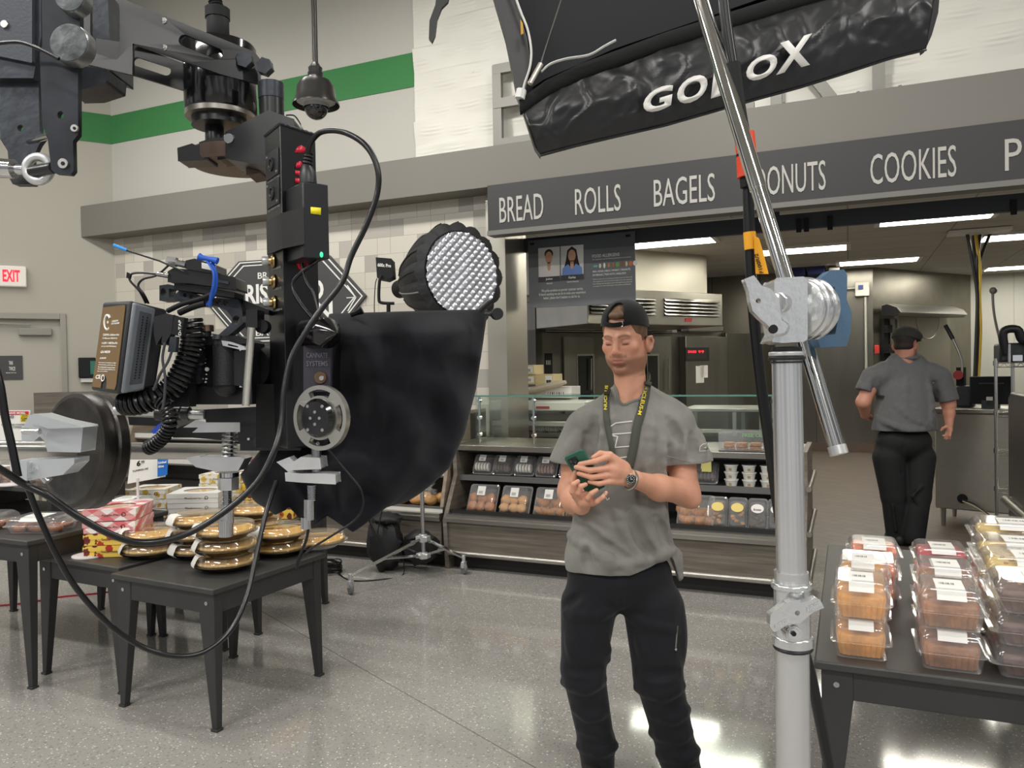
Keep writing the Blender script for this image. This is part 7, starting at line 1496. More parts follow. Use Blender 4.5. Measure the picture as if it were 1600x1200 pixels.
bolt('tall silver threaded bolt and clamp on the steel tube above the front pie stack', [(359, 674, 716, 7, 'thread'), (358, 738, 745, 15, 'tube'), (357, 746, 765, 16, 'nut'), (355, 765, 790, 8, 'thread'), (355, 788, 818, 10, 'tube'), (353, 812, 838, 11, 'tube')], 1.62,
     [('upper_jaw', [(286, 668), (306, 656), (320, 659), (340, 654), (376, 654), (379, 660), (378, 675), (300, 676), (310, 668)], 1.60, .05), ('lower_jaw', [(312, 714), (330, 714), (376, 714), (382, 717), (372, 736), (334, 737), (322, 726)], 1.60, .05), ('wedge', [(290, 716), (312, 712), (334, 730), (334, 736), (306, 730)], 1.64, .03)], None, [(359, 676, 714, 11)])
bolt('right silver threaded bolt with a T handle under the slotted wheel', [(494, 690, 738, 8, 'thread'), (490, 738, 742, 14, 'tube'), (487, 758, 782, 7.5, 'thread'), (483, 780, 812, 8, 'tube'), (478, 808, 826, 8, 'tube')], 1.39,
     [('collar_block', [(448, 728), (470, 714), (500, 716), (502, 733), (452, 735)], 1.37, .05)], [(445, 738), (470, 740), (505, 740), (524, 741), (525, 757), (505, 756), (470, 754), (446, 752)], [])
m = MB(); pp2(m, [(432, 722), (452, 714), (470, 732), (450, 737)], 1.40, .03); tag(m.build('wedge_jaw', alu, bev=.002), 'small angled aluminium wedge at the end of the steel tube', 'clamp part')
# upper 15 mm rods under the battery
rs = thing('rod_support', 'short silver tube and black collars under the battery', 'camera support', P(270, 650, 1.5))
m = MB(); m.tube([P(180, 641, 1.5), P(262, 644, 1.5)], px(7.5, 1.5), 20); m.build('rod', alu, rs); m = MB(); m.tube([P(258, 647, 1.5), P(320, 649, 1.5)], px(6.5, 1.5), 20); m.build('rod', alu, rs)
for x in (250, 276, 290): m = MB(); m.tube([P(x-5, 646, 1.5), P(x+6, 646.5, 1.5)], px(11, 1.5), 20); m.build('collar', black, rs)
m = MB(); pp2(m, [(200, 651), (250, 653), (250, 666), (202, 664)], 1.52, .03); m.build('rail_block', black, rs, bev=.002); m = MB(); pp2(m, [(318, 640), (420, 635), (425, 660), (322, 660)], 1.5, .05); m.build('rail_block', black, rs, bev=.002)
m = MB(); pp2(m, [(236, 674), (246, 664), (256, 658), (258, 666), (248, 676), (240, 678)], 1.49, .012); m.build('blue_lever', mat('blue_lever', (44, 78, 196), .4), rs, bev=.002)
m = MB(); pp2(m, [(268, 672), (300, 660), (375, 662), (375, 690), (300, 684), (270, 684)], 1.72, .04); m.build('lower_bar', black, rs, bev=.003)
# ---- camera body
cb = thing('cinema_camera', 'black camera body with bronze top knob in the middle of the rig', 'camera', P(340, 605, 1.46))
m = MB(); pp2(m, [(296, 534), (345, 532), (345, 606), (294, 606)], 1.46, .10); m.build('body', blackmat, cb, bev=.004)
m = MB(); m.tube([P(352, 541, 1.43), P(352, 602, 1.43)], [px(18, 1.43)]*2, 24, flat=(1, 1.25), up=CF); m.ell(P(352, 541, 1.43), (px(18, 1.43),)*3); m.ell(P(352, 602, 1.43), (px(18, 1.43),)*3); m.build('hand_grip', mat('grip_leather', (30, 31, 33), .6, bump=.5, bs=400), cb)
m = MB(); pp2(m, [(288, 527), (372, 524), (386, 530), (384, 537), (290, 540)], 1.42, .09); m.build('top_cage', black, cb, bev=.003)
m = MB(); pp2(m, [(288, 604), (392, 606), (394, 632), (288, 632)], 1.45, .10); pp2(m, [(384, 532), (392, 532), (394, 630), (384, 630)], 1.44, .08); m.build('cage', black, cb, bev=.003)
m = MB(); vcyl(m, 322, 508, 518, 12, 1.44, 28); m.build('top_knob', mat('bronze_knob', (150, 128, 110), .3, .9), cb); m = MB(); vcyl(m, 322, 518, 528, 8, 1.44, 20); m.build('knob_stem', gunm, cb)
m = MB(); pp2(m, [(297, 548), (312, 546), (312, 600), (297, 600)], 1.44, .02); pp2(m, [(306, 546), (315, 548), (314, 566), (308, 572)], 1.425, .02); m.build('side_door', gunm, cb, bev=.002)
m = MB()
for x, y, r in ((320, 551, 1.2), (320, 561, 1.2), (320, 567, 1.2), (322, 585, 1.2), (316, 592, 1.4), (322, 592, 1.4), (321, 597, 1.4), (323, 577, 3.4), (319, 544, 1)): pc(m, x, y, r, 1.454, .003, 10)
m.build('buttons', whiteink, cb)
m = MB(); pp2(m, [(346, 532), (360, 534), (381, 541), (385, 546), (378, 547), (348, 540)], 1.40, .012, [[(356, 537), (372, 541), (372, 543), (356, 540)]]); m.build('strap_lug', castalu, cb, bev=.001)
m = MB(); pp2(m, [(330, 521), (344, 523), (344, 530), (332, 530)], 1.41, .01); m.build('silver_clip', chrome, cb, bev=.001)
m = MB(); a = P(392, 575, 1.5); b = P(450, 578, 1.62); m.lathe([(0, 0), (.042, 0), (.045, .02), (.045, .06), (.052, .065), (.052, .12), (.056, .13), (.056, (b-a).length), (0, (b-a).length)], a, b-a, n=36); m.build('lens', mat('lens_barrel', (26, 26, 28), .45), cb)
m = MB(); pp2(m, [(360, 548), (384, 548), (384, 604), (366, 602)], 1.42, .05); m.build('monitor_arm', black, cb, bev=.003)
# top handle
th_ = thing('top_handle', 'black perforated top handle over the camera body', 'camera handle', P(320, 470, 1.40))
m = MB(); pp2(m, [(249, 446), (263, 444), (284, 449), (300, 458), (330, 465), (362, 467), (372, 468), (378, 484), (380, 505), (360, 522), (350, 528), (338, 526), (361, 506), (363, 497), (355, 486), (338, 478), (300, 478), (270, 468), (262, 470), (249, 470)], 1.40, .03,
    [circ(255, 457, 4.5, 7), [(264, 451), (280, 453), (272, 463), (264, 465)], circ(289, 461, 3.2), circ(300, 463, 4.2), circ(341, 471, 4), circ(353, 473, 4.2), circ(369, 500, 5.5, 7)], gx=.0002); m.build('handle_frame', gunm, th_, bev=.002)
m = MB(); m.tube(smoothpath([P(262, 486, 1.385), P(285, 475, 1.38), (P(310, 468, 1.38)), P(330, 460, 1.38)], 5), px(4, 1.38), 10); m.tube(smoothpath([P(280, 489, 1.385), P(300, 480, 1.38), P(320, 474, 1.38)], 5), px(5, 1.38), 10); m.build('wrapped_cable', blackmat, th_)
m = MB(); pp2(m, [(384, 484), (402, 482), (402, 512), (384, 514)], 1.40, .04); pp2(m, [(372, 466), (384, 470), (420, 484), (420, 492), (384, 488), (372, 480)], 1.44, .03); m.build('rod_clamp', black, th_, bev=.002)
m = MB(); pc(m, 408, 510, 11, 1.42, .02); m.build('clamp_knob', blackrub, th_)
m = MB(); m.tube([P(393, 512, 1.40), P(384, 634, 1.40)], px(6, 1.4), 22); tag(m.build('support_rod', mat('rod_satin', (220, 217, 206), .2, .75)), 'upright polished rod just left of the tall black post', 'rod')
# wireless boxes, antenna, blue band
wb = thing('video_transmitter', 'stacked black transmitter boxes with silver plug held by a blue band', 'transmitter', P(318, 455, 1.38))
def qb(m, pts, d, dz): m.quadbox([P(x, y, d) for x, y in pts], CF*dz); return m
m = MB(); qb(m, [(262, 426), (268, 420), (366, 437), (368, 456), (262, 441)], 1.38, .05) if False else pp2(m, [(262, 424), (270, 419), (298, 421), (368, 433), (369, 453), (300, 443), (262, 441)], 1.38, .06); m.build('main_box', black, wb, bev=.003)
m = MB(); pp2(m, [(272, 443), (300, 445), (366, 456), (366, 465), (272, 452)], 1.385, .05); m.build('lower_box', blackmat, wb, bev=.002)
m = MB(); pp2(m, [(290, 407), (304, 404), (338, 414), (338, 428), (290, 420)], 1.375, .05); m.build('upper_box', black, wb, bev=.002)
m = MB(); pp2(m, [(315, 410), (337, 415), (337, 424), (315, 419)], 1.372, .002); m.build('label', paper, wb)
m = MB(); pp2(m, [(340, 437), (357, 440), (357, 444), (340, 441)], 1.377, .002); m.build('display', darkgrey, wb)
m = MB(); m.tube([P(262, 408, 1.38), P(276, 410, 1.38)], px(8, 1.38), 6); m.tube([P(274, 410, 1.38), P(291, 414, 1.38)], px(5.5, 1.38), 16); m.tube([P(246, 428, 1.38), P(264, 431, 1.38)], px(4, 1.38), 12); m.build('silver_plug', chrome, wb)
m = MB(); m.tube([P(288, 425, 1.37), P(250, 408, 1.36), P(197, 391, 1.35)], px(1.4, 1.36), 8); an = m.build('antenna', blackrub, wb); m = MB(); m.tube([P(198, 391, 1.35), P(177, 383, 1.345)], px(2.8, 1.35), 10); m.build('blue_tip', mat('antenna_blue', (60, 150, 226), .4), an)
m = MB(); m.tube(smoothpath([P(243, 428, 1.38), P(222, 426, 1.38), P(206, 428, 1.38), (P(203, 438, 1.38)), P(218, 455, 1.38), P(228, 474, 1.39)], 6), px(1.8, 1.38), 8); m.tube(smoothpath([P(263, 415, 1.38), P(245, 430, 1.38), P(224, 436, 1.38), P(216, 447, 1.38), P(225, 460, 1.38), P(232, 474, 1.39)], 6), px(1.8, 1.38), 8); pp2(m, [(198, 425), (205, 428), (203, 436), (197, 434)], 1.38, .004); m.build('leads', rubber2, wb)
bb = mat('blue_rubber', (38, 92, 196), .5); m = MB(); m.tube(smoothpath([P(324, 408, 1.355), P(334, 425, 1.35), P(334, 445, 1.35), P(330, 462, 1.355), P(328, 478, 1.365)], 6), px(3.4, 1.36), 10, flat=(1, .5)); m.tube(smoothpath([P(332, 410, 1.36), P(338, 430, 1.355), P(336, 455, 1.36), P(324, 477, 1.37)], 6), px(3, 1.36), 10, flat=(1, .5)); m.tube([P(311, 401, 1.355), P(316, 403, 1.355), P(323, 404, 1.355), P(334, 406, 1.355), P(340, 408, 1.355)], [px(6, 1.36), px(4.5, 1.36), px(3.6, 1.36), px(4.5, 1.36), px(5.5, 1.36)], 12); m.build('blue_band', bb, wb)
# battery
bt = thing('camera_battery', 'large grey and black battery with a brown label at the left of the rig', 'battery', P(200, 618, 1.34))
TLp, TMp, TRp = P(160, 471, 1.36), P(203, 469, 1.30), P(263, 484, 1.37); BLp, BMp, BRp = P(141, 611, 1.36), P(184, 617, 1.30), P(244, 606, 1.37)
m = MB(); back = (TLp-TMp)+(TRp-TMp)
m.add([TLp, TMp, TRp, TMp+back, BLp, BMp, BRp, BMp+(BLp-BMp)+(BRp-BMp)], [(0, 1, 2, 3), (7, 6, 5, 4), (0, 4, 5, 1), (1, 5, 6, 2), (2, 6, 7, 3), (3, 7, 4, 0)]); m.build('shell', mat('battery_black', (38, 39, 42), .5), bt, bev=.006, seg=3)
def bf(u_, v_, off=.001):     # front grey face coordinates
    a = TMp.lerp(TRp, u_); b = BMp.lerp(BRp, u_); n_ = (TRp-TMp).cross(BMp-TMp).normalized(); n_ = n_ if n_.dot(CF) < 0 else -n_; return a.lerp(b, v_)+n_*off
def bl_(u_, v_, off=.001):
    a = TLp.lerp(TMp, u_); b = BLp.lerp(BMp, u_); n_ = (TMp-TLp).cross(BLp-TLp).normalized(); n_ = n_ if n_.dot(CF) < 0 else -n_; return a.lerp(b, v_)+n_*off
bg = mat('battery_grey', (120, 126, 132), .4, .3); nf = (bf(0, 0, 1)-bf(0, 0, 0)); nl = (bl_(0, 0, 1)-bl_(0, 0, 0))
m = MB(); m.quadbox([bf(.03, .015), bf(.60, .03), bf(.60, .985), bf(.03, .985)], nf*.008); m.build('face_frame', bg, bt, bev=.004, seg=3)
m = MB(); m.quadbox([bf(.17, .09, .008), bf(.50, .10, .008), bf(.50, .90, .008), bf(.17, .90, .008)], nf*.0015); m.build('face_panel', mat('battery_panel', (70, 75, 80), .5), bt, bev=.001)
m = MB()
for i in range(23):
    for k in (0, 1): m.lathe([(0, .0006), (.0013, .0005), (.0015, 0)], bf(.28+.11*k, .15+.031*i, .0098), nf, n=8)
m.build('vent_dots', blackmat, bt)
m = MB(); pts = []
m.cut([(.10, .07), (.86, .05), (.9, .07), (.93, .90), (.9, .95), (.60, .95), (.60, .90), (.57, .84), (.5, .81), (.43, .84), (.40, .90), (.40, .95), (.12, .95), (.08, .93)], [], (0, 0, 0), (1, 0, 0), (0, 1, 0), (0, 0, 1)); m.v = [bl_(q.x, q.y, .0008+.001*q.z) for q in m.v]; lb_ = m.build('label', mat('label_brown', (112, 86, 48), .35), bt)
def btx(s, u0, v1, u1, v0, bold=.01): 
    m = MB(); txt(m, s, bl_(u0, v1, .002), bl_(u1, v1-.008, .002), bl_(u0, v0, .002), .0004, n=nl, bold=bold); return m.build('lettering', whiteink, lb_)
btx('GREEN', .50, .235, .72, .215); btx('EXTREME', .50, .26, .78, .242); btx('220Wh Lithium-ion', .24, .385, .82, .362); btx('V-Mount Battery', .24, .425, .78, .402); btx('14.8V/ 14850mAh', .24, .475, .80, .452); btx('Li-Poly PoW/OR Battery', .24, .51, .78, .492); btx('GX-VB220', .24, .575, .58, .548, .03)
btx('ATTENTION', .24, .64, .46, .622); 
for k in range(5): btx(['Do not expose to excessive heat or sunlight', 'and fire. Use with a specified charger only', 'Do not disassemble or immerse in water.', 'Please read the manual carefully before use', 'Keep away from children.'][k], .22, .685+.024*k, .84-.25*(k == 4), .671+.024*k)
btx('CE', .18, .86, .36, .815, .03); m = MB(); m.lathe([(.004, 0), (.0062, 0), (.0062, .0004)], bl_(.44, .84, .002), nl, n=20); m.build('logo', whiteink, lb_); m = MB(); q = bl_(.34, .235, .002)
m.tube([q+(bl_(1, .2, .002)-bl_(0, .2, .002)).normalized()*.0105*cos(a)+CU*.0125*sin(a) for a in np.linspace(.6, 5.4, 22)], .0022, 6, flat=(1, 1)); m.box(q+CR*.006, (.012, .003, .004), rotm(CR, CF, CU)); m.build('logo', whiteink, lb_)
m = MB(); pp2(m, [(240, 495), (262, 489), (256, 520), (244, 540), (240, 520)], 1.315, .03); pp2(m, [(258, 490), (271, 492), (268, 520), (256, 540), (252, 536)], 1.31, .02); m.build('power_plug', blackrub, bt, bev=.003)
m = MB(); pp2(m, [(272, 494), (288, 496), (283, 526), (268, 522)], 1.30, .016); dt = m.build('d_tap_plug', blackmat, bt, bev=.002); ptx('D-TAP', (283, 524), (283, 500), (279, 524), 1.299, whiteink, dt)
m = MB(); pp2(m, [(266, 526), (276, 526), (274, 550), (262, 550)], 1.30, .012); m.build('plug_boot', gunm, bt, bev=.003)
for pts in ([(258, 535), (254, 560), (258, 590), (257, 620), (254, 640)], [(268, 550), (262, 566), (250, 585), (240, 610)]): m = MB(); m.tube(smoothpath([P(x, y, 1.29) for x, y in pts], 6), px(2.2, 1.29), 8); m.build('lead', mat('lead_grey', (52, 54, 60), .5), bt)
# coiled cables
def coil(path, R_, r_, pitch, label):
    q = smoothpath([P(*p_) for p_ in path], 10); Ls = [0]
    for a, b in zip(q[:-1], q[1:]): Ls.append(Ls[-1]+(b-a).length)
    n_ = int(Ls[-1]/pitch*14); out = []; x_, y_, _ = frame(q[1]-q[0]); j = 0
    for k in range(n_):
        s_ = Ls[-1]*k/n_
        while Ls[j+1] < s_: j += 1
        c_ = q[j].lerp(q[j+1], (s_-Ls[j])/max(1e-9, Ls[j+1]-Ls[j])); t_ = (q[j+1]-q[j]).normalized(); x_ = (x_-t_*x_.dot(t_)).normalized(); y_ = t_.cross(x_); a = 2*pi*k/14; out.append(c_+(x_*cos(a)+y_*sin(a))*R_)
    m = MB(); m.tube(out, r_, 6); return tag(m.build('coiled_cable', rubber2), label, 'cable')
coil([(298, 500, 1.39), (301, 535, 1.39), (290, 572, 1.38), (268, 606, 1.37), (240, 622, 1.36), (215, 630, 1.36), (190, 630, 1.37)], .018, .0040, .0088, 'black coiled cable bunched between the battery and the camera')
coil([(248, 625, 1.34), (262, 640, 1.34), (265, 662, 1.34), (255, 682, 1.35), (240, 696, 1.36), (232, 700, 1.37)], .0105, .0030, .0066, 'smaller coiled cable hanging below the battery over the silver tube')
m = MB(); pp2(m, [(288, 560), (300, 556), (300, 600), (288, 604)], 1.42, .03); pp2(m, [(270, 595), (296, 598), (296, 636), (262, 636)], 1.40, .03); bxo = tag(m.build('connector_box', black, bev=.002), 'small black connector box between coiled cable and camera body', 'box')
# ---- black cloth
clm = NT('black_cloth'); nz = clm.noise(clm.pos(True), 6, 3); clm.B(Base_Color=clm.ramp(nz, [(.3, lin((20, 21, 26))), (.7, lin((27, 28, 34)))]), Roughness=.95, Sheen_Weight=.08, Specular_IOR_Level=.2); clm.bump(clm.noise(clm.pos(True), 500, 2), .15, .001); clm = clm.m
lef = [(516, 492), (505, 540), (470, 600), (430, 660), (378, 722), (396, 764), (412, 788)]; rig = [(760, 485), (752, 540), (742, 600), (724, 660), (700, 705), (640, 764), (590, 790)]
bot = [(412, 788), (426, 803), (447, 793), (470, 812), (500, 820), (522, 806), (540, 818), (553, 830), (572, 800), (590, 790)]
def lerpl(pl_2, t):
    n = len(pl_2)-1; i = min(int(t*n), n-1); f = t*n-i; a, b = pl_2[i], pl_2[i+1]; return (a[0]+(b[0]-a[0])*f, a[1]+(b[1]-a[1])*f)
NU, NV = 110, 90; vv = []
for j in range(NV+1):
    v_ = j/NV; l0 = lerpl(lef, v_); r0 = lerpl(rig, v_)
    for i in range(-8, NU+9):
        u_ = min(max(i/NU, 0), 1); x = l0[0]+(r0[0]-l0[0])*u_; y = l0[1]+(r0[1]-l0[1])*u_; b_ = lerpl(bot, u_); w_ = v_**3; yb_ = l0[1]+(r0[1]-l0[1])*u_
        y = y*(1-w_)+b_[1]*w_ if v_ > .0 else y
        q = V((x/60, y/60, 0)); fold_ = .5*sin((x*.7+y*.55)/38+2*noise.noise(q*.5))+.9*sin((x-530)/(14+.12*(y-480))*1.0+3*noise.noise(q*.35))*(.2+.8*v_); rdg = 1-abs(noise.noise(V((x/90-y/160, y/240+x/300, 3))))*2.4
        d = 1.66-.13*sin(pi*u_)**.6-.03*v_+.016*fold_-.042*max(0, rdg)+.05*noise.noise(q*1.1)
        if v_ < .12: d += .10*(1-v_/.12)**1.5
        q3 = P(x, y, d)
        k = -i if i < 0 else (i-NU if i > NU else 0)
        if k: q3 = q3+CF*(.04*k)+(CR*(.002*k) if i < 0 else -CR*(.004*k))
        vv.append(q3)
W_ = NU+17; m = MB(); m.v = vv; m.f = [(j*W_+i, j*W_+i+1, (j+1)*W_+i+1, (j+1)*W_+i) for j in range(NV) for i in range(W_-1)]
top = len(m.v); m.v += [q+CF*.16+ZZ*.0 for q in vv[:W_]]; m.f += [(i+1, i, top+i, top+i+1) for i in range(W_-1)]
tag(m.build('black_cloth', clm, solid=.003, sharp=80), 'large black cloth draped over the front of the camera rig', 'cloth')
ck = thing('cloth_clamp', 'black ball-ended clamp at the top right corner of the cloth', 'clamp', P(765, 490, 1.6)); m = MB(); m.tube([P(748, 486, 1.62), P(766, 470, 1.62)], px(6, 1.6), 14); m.tube([P(757, 490, 1.6), P(778, 491, 1.6)], px(4, 1.6), 12); m.build('arm', black, ck)
m = MB(); m.lathe([(0, 0), (px(9, 1.6), 0), (px(9.5, 1.6), .004), (px(9, 1.6), .014), (0, .014)], P(775, 491, 1.59), -CF+CR*.3, n=24); m.build('knob', blackrub, ck)
m = MB(); m.tube([P(548, 492, 1.6), P(557, 489, 1.6), P(566, 484, 1.6)], [px(4, 1.6), px(4, 1.6), px(7, 1.6)], 12); m.build('knob', blackrub, ck)
# ---- dome softbox on a rolling stand
fabric = mat('softbox_fabric', (30, 31, 33), .55, 0, .5, bump=.6, bs=25, bd=.01); silver = mat('quilted_silver', (222, 224, 232), .28, .85)
DD = 5.6; dc0 = P(722, 428, DD); dn = (-CF*.80+CR*.60+CU*.02).normalized(); dxx, dyy, _ = frame(dn); dR = px(70, DD)
ds = thing('dome_softbox', 'round black dome softbox with a quilted silver front behind the black cloth', 'softbox', dc0-ZZ*dR)
m = MB(); n_ = 96; rings = []
for r, h, wv in [(.80, -.02, 0), (.97, .0, .0), (1.10, -.04, .07), (1.08, -.16, .06), (.98, -.38, .045), (.78, -.66, .03), (.50, -.92, .015), (.34, -1.0, 0)]:
    rings.append([dc0+dn*h*dR*2.2+(dxx*cos(2*pi*k/n_)+dyy*sin(2*pi*k/n_))*dR*r*(1+wv*abs(cos(8*2*pi*k/n_/1.0))**.8) for k in range(n_)])
m.loft(rings, cap=False); m.build('shell', fabric, ds, sharp=25)
for k in range(16):
    a = 2*pi*k/16+pi/16*0; m = MB(); pts = [dc0+dn*h*dR*2.2+(dxx*cos(a)+dyy*sin(a))*dR*r for r, h in [(1.18, -.04), (1.155, -.16), (1.03, -.38), (.81, -.66), (.52, -.92)]]; m.tube(smoothpath(pts, 4), .006, 6); m.build('rib', mat('rib_grey', (120, 122, 124), .5) if k % 3 == 0 else fabric, ds)
m = MB(); N_ = 84; idx = {}
for j in range(N_+1):
    for i in range(N_+1):
        x = (i/N_*2-1); y = (j/N_*2-1)
        if x*x+y*y <= 1.0:
            q = 19; h_ = abs(sin(q*(x+y)*.78))*abs(sin(q*(x-y)*.78)); idx[(i, j)] = len(m.v); m.v.append(dc0+dn*(.018*h_+.012*(noise.noise(V((x*2, y*2, 0)))))+(dxx*x+dyy*y)*dR*.95)
for (i, j) in list(idx):
    if all((i+a, j+b) in idx for a, b in ((1, 0), (1, 1), (0, 1))): m.f.append((idx[(i, j)], idx[(i+1, j)], idx[(i+1, j+1)], idx[(i, j+1)]))
m.build('quilted_front', silver, ds, sharp=80)
lh = thing('studio_lamp', 'black studio lamp head with yoke behind the dome softbox', 'lamp', P(600, 470, DD+.4)); bkk = dc0-dn*dR*2.1
m = MB(); m.tube([bkk, bkk-dn*.07, bkk-dn*.07, bkk-dn*.26], [.10, .10, .075, .075], 24); m.build('head', blackmat, lh)
q = PL(600, 418, bkk-dn*.2, CF); m = MB(); pp2(m, [(587, 402), (612, 404), (614, 432), (604, 437), (589, 434)], DD+.30, .16); m.build('control_body', blackmat, lh, bev=.006); ptx('600c Pro', (590, 416.5), (611, 418), (590, 411), DD+.298, whiteink, lh, bold=.03)
m = MB(); m.tube(smoothpath([P(597, 430, DD+.28), P(593, 440, DD+.28), P(592, 466, DD+.28), P(596, 473, DD+.28), P(616, 474, DD+.28)], 5), .012, 8); m.tube([P(607, 474, DD+.28), P(607, 520, DD+.28)], .016, 10); m.build('yoke', blackmat, lh)
m = MB(); m.tube(smoothpath([P(589, 435, DD+.3), P(586, 450, DD+.3), P(586, 500, DD+.3), P(600, 560, DD+.3)], 5), .004, 6); m.build('lamp_lead', rubber2, lh)
rs2 = thing('rolling_stand', 'chrome rolling light stand with castors in front of the pastry case', 'light stand', (-3.02, 5.12, 0)); hb = V((-3.02, 5.12, 0))
m = MB(); m.cyl(hb+ZZ*.16, hb+ZZ*1.45, .017); m.cyl(hb+ZZ*1.3, hb+ZZ*1.95, .013); m.tube([hb+ZZ*1.95, hb+V((-.12, .1, 2.02)), V((P(607, 520, DD+.28).x, P(607, 520, DD+.28).y, 1.95))], .012, 8); m.build('pole', chrome, rs2)
for z_, h_ in ((.31, .06), (.175, .05)):
    m = MB(); m.cyl(hb+ZZ*(z_-h_/2), hb+ZZ*(z_+h_/2), .032); m.box(hb+ZZ*z_, (.10, .06, .036)); m.build('hub', alu, rs2, bev=.004)
for wx, wy in ((-3.30, 4.56), (-2.78, 5.33), (-3.62, 5.36)):
    wpt = V((wx, wy, 0)); m = MB(); a = hb+ZZ*.31; b = wpt+ZZ*.13; m.tube([a, b], .013, 4); m.tube([hb+ZZ*.175, a.lerp(b, .55)-ZZ*.0], .010, 4); lg_ = m.build('leg', chrome, rs2)
    m = MB(); m.cyl(wpt+ZZ*.07, wpt+ZZ*.15, .014); m.box(wpt+ZZ*.075, (.028, .05, .05)); m.build('castor_fork', alu, lg_, bev=.003)
    m = MB(); m.lathe([(0, -.013), (.042, -.013), (.046, -.007), (.046, .007), (.042, .013), (0, .013)], wpt+ZZ*.046, (.6, .8, 0), n=28); m.build('wheel', mat('castor_grey', (110, 112, 114), .5), lg_)
m = MB(); m.ell(V((-3.42, 5.20, .23)), (.15, .13, .21), amp=.35, fr=9, seed=2); m.ell(V((-3.40, 5.2, .42)), (.13, .10, .05), amp=.3); m.ell(V((-3.14, 5.27, .2)), (.16, .09, .13), amp=.3, seed=5); tag(m.build('sandbag', mat('bag_nylon', (24, 24, 26), .6, bump=.5, bs=30), org=V((-3.35, 5.2, .02))), 'black nylon bag slumped against the rolling stand', 'bag')
for nm, mt, r, c0, nl_, lab in (('cable_coil', rubber2, .006, (-3.86, 4.98), 9, 'coil of black cable on the floor beside the castor stand'), ('cable_coil', mat('red_black_cable', (120, 34, 38), .5), .004, (-4.15, 5.08), 5, 'thin red and black cable loops on the floor under the pie table')):
    m = MB(); pts = [V((c0[0]+(.14+.02*sin(k*.7))*cos(k*.35), c0[1]+(.10+.02*cos(k*.9))*sin(k*.35), r+.0016*k*.35+.004*sin(k*1.3))) for k in range(int(nl_*18))]; m.tube(smoothpath(pts, 2), r, 6); tag(m.build(nm, mt), lab, 'cable')
m = MB(); m.tube(smoothpath([(-3.72, 4.98, .01), (-3.5, 4.85, .006), (-3.3, 4.95, .006), (-3.22, 5.15, .006), (-3.28, 5.2, .2)], 6), .005, 6); tag(m.build('floor_cable', rubber2), 'single black cable running from the coil to the stand', 'cable')
for pts in ([(585, 790), (578, 815), (590, 850)], [(598, 795), (592, 820), (590, 835)], [(572, 805), (585, 830), (595, 850)]):
    m = MB(); m.tube(smoothpath([P(x, y, 5.95) for x, y in pts], 5), .005, 6); tag(m.build('hanging_lead', rubber2), 'thin lead hanging into the black nylon bag', 'cable', 'leads hanging above the nylon bag')
m = MB(); m.tube(smoothpath([PZ(x, y, .006) for x, y in ((-30, 948), (40, 942), (90, 933), (160, 926), (230, 915))], 5), .006, 6); tag(m.build('red_cable', mat('cable_red', (178, 30, 48), .4)), 'red cable lying on the floor under the left tables', 'cable')
# ---- strip softbox with GODOX skirt
gf = mat('nylon_black', (24, 25, 27), .36, 0, .6, bump=.15, bs=60); velcro = mat('velcro_black', (15, 15, 16), .95, bump=.5, bs=700); inner = mat('inner_panel', (38, 40, 42), .8)
gb_ = thing('strip_softbox', 'black strip softbox with white GODOX lettering hanging over the bakery sign', 'softbox', P(1130, 140, 1.9))
Tt = [(811, 156), (852, 126), (905, 100), (965, 78), (1040, 50), (1120, 25), (1200, 0), (1300, -30), (1400, -55), (1470, -60)]; Bb = [(845, 243), (905, 227), (970, 212), (1040, 196), (1110, 176), (1180, 156), (1250, 137), (1320, 115), (1390, 92), (1447, 78)]
fd = lambda x: 1.72+(x-810)*.0004
NU, NV = 160, 40; m = MB(); drape = []
def gp(u_, v_, lift=0):
    t0, b0_ = lerpl(Tt, u_), lerpl(Bb, u_); x = t0[0]+(b0_[0]-t0[0])*v_; y = t0[1]+(b0_[1]-t0[1])*v_
    w_ = noise.noise(V((x/60, y/44, 1)))+.4*noise.noise(V(((x+y)/16, (y-x)/40, 4))); cr_ = 1-min(1, abs(noise.noise(V((x/45+y/90, y/55-x/120, 7))))*5); e_ = sin(pi*v_)
    if v_ > .8: w_ += .8*sin(x/5.5+2*noise.noise(V((x/30, 0, 0))))*(v_-.8)*3
    return P(x, y, fd(x)-.03*e_-.007*w_*e_-.006*cr_*e_-lift)
for j in range(NV+1):
    for i in range(NU+1): m.v.append(gp(i/NU, j/NV))
m.f = [(j*(NU+1)+i, j*(NU+1)+i+1, (j+1)*(NU+1)+i+1, (j+1)*(NU+1)+i) for j in range(NV) for i in range(NU)]
m.build('skirt', gf, gb_, solid=.002, sharp=80)
m = MB()
for j in range(5):
    for i in range(NU+1): t0 = lerpl(Tt, i/NU); x, y = t0; m.v.append(P(x+1.5*j*.5, y+(6.0*j), fd(x)-.018-.008*sin(pi*j/4)))
m.f = [(j*(NU+1)+i, j*(NU+1)+i+1, (j+1)*(NU+1)+i+1, (j+1)*(NU+1)+i) for j in range(4) for i in range(NU)]
m.build('velcro_band', velcro, gb_, solid=.003, sharp=80)
m = MB()
for pts in [(845, 243), (1447, 78)]: pass
m.tube(smoothpath([gp(u_, 1, .003) for u_ in np.linspace(0, 1, 40)], 1), .003, 6); m.build('bottom_seam', gf, gb_)
m = MB(); pp2(m, [(715, -200), (742, -200), (812, 20), (824, 60), (829, 100), (822, 140), (845, 243), (836, 230), (818, 175), (808, 150), (790, 60)], 1.735, .03); m.build('side_skirt', gf, gb_)
m = MB(); pp2(m, [(740, -200), (812, 15), (826, 60), (832, 100), (826, 140), (850, 124), (960, 76), (1090, 32), (1210, -10), (1400, -60), (1340, -330)], 1.78, .01, gx=.0004); m.build('inner_panel', inner, gb_)
m = MB()
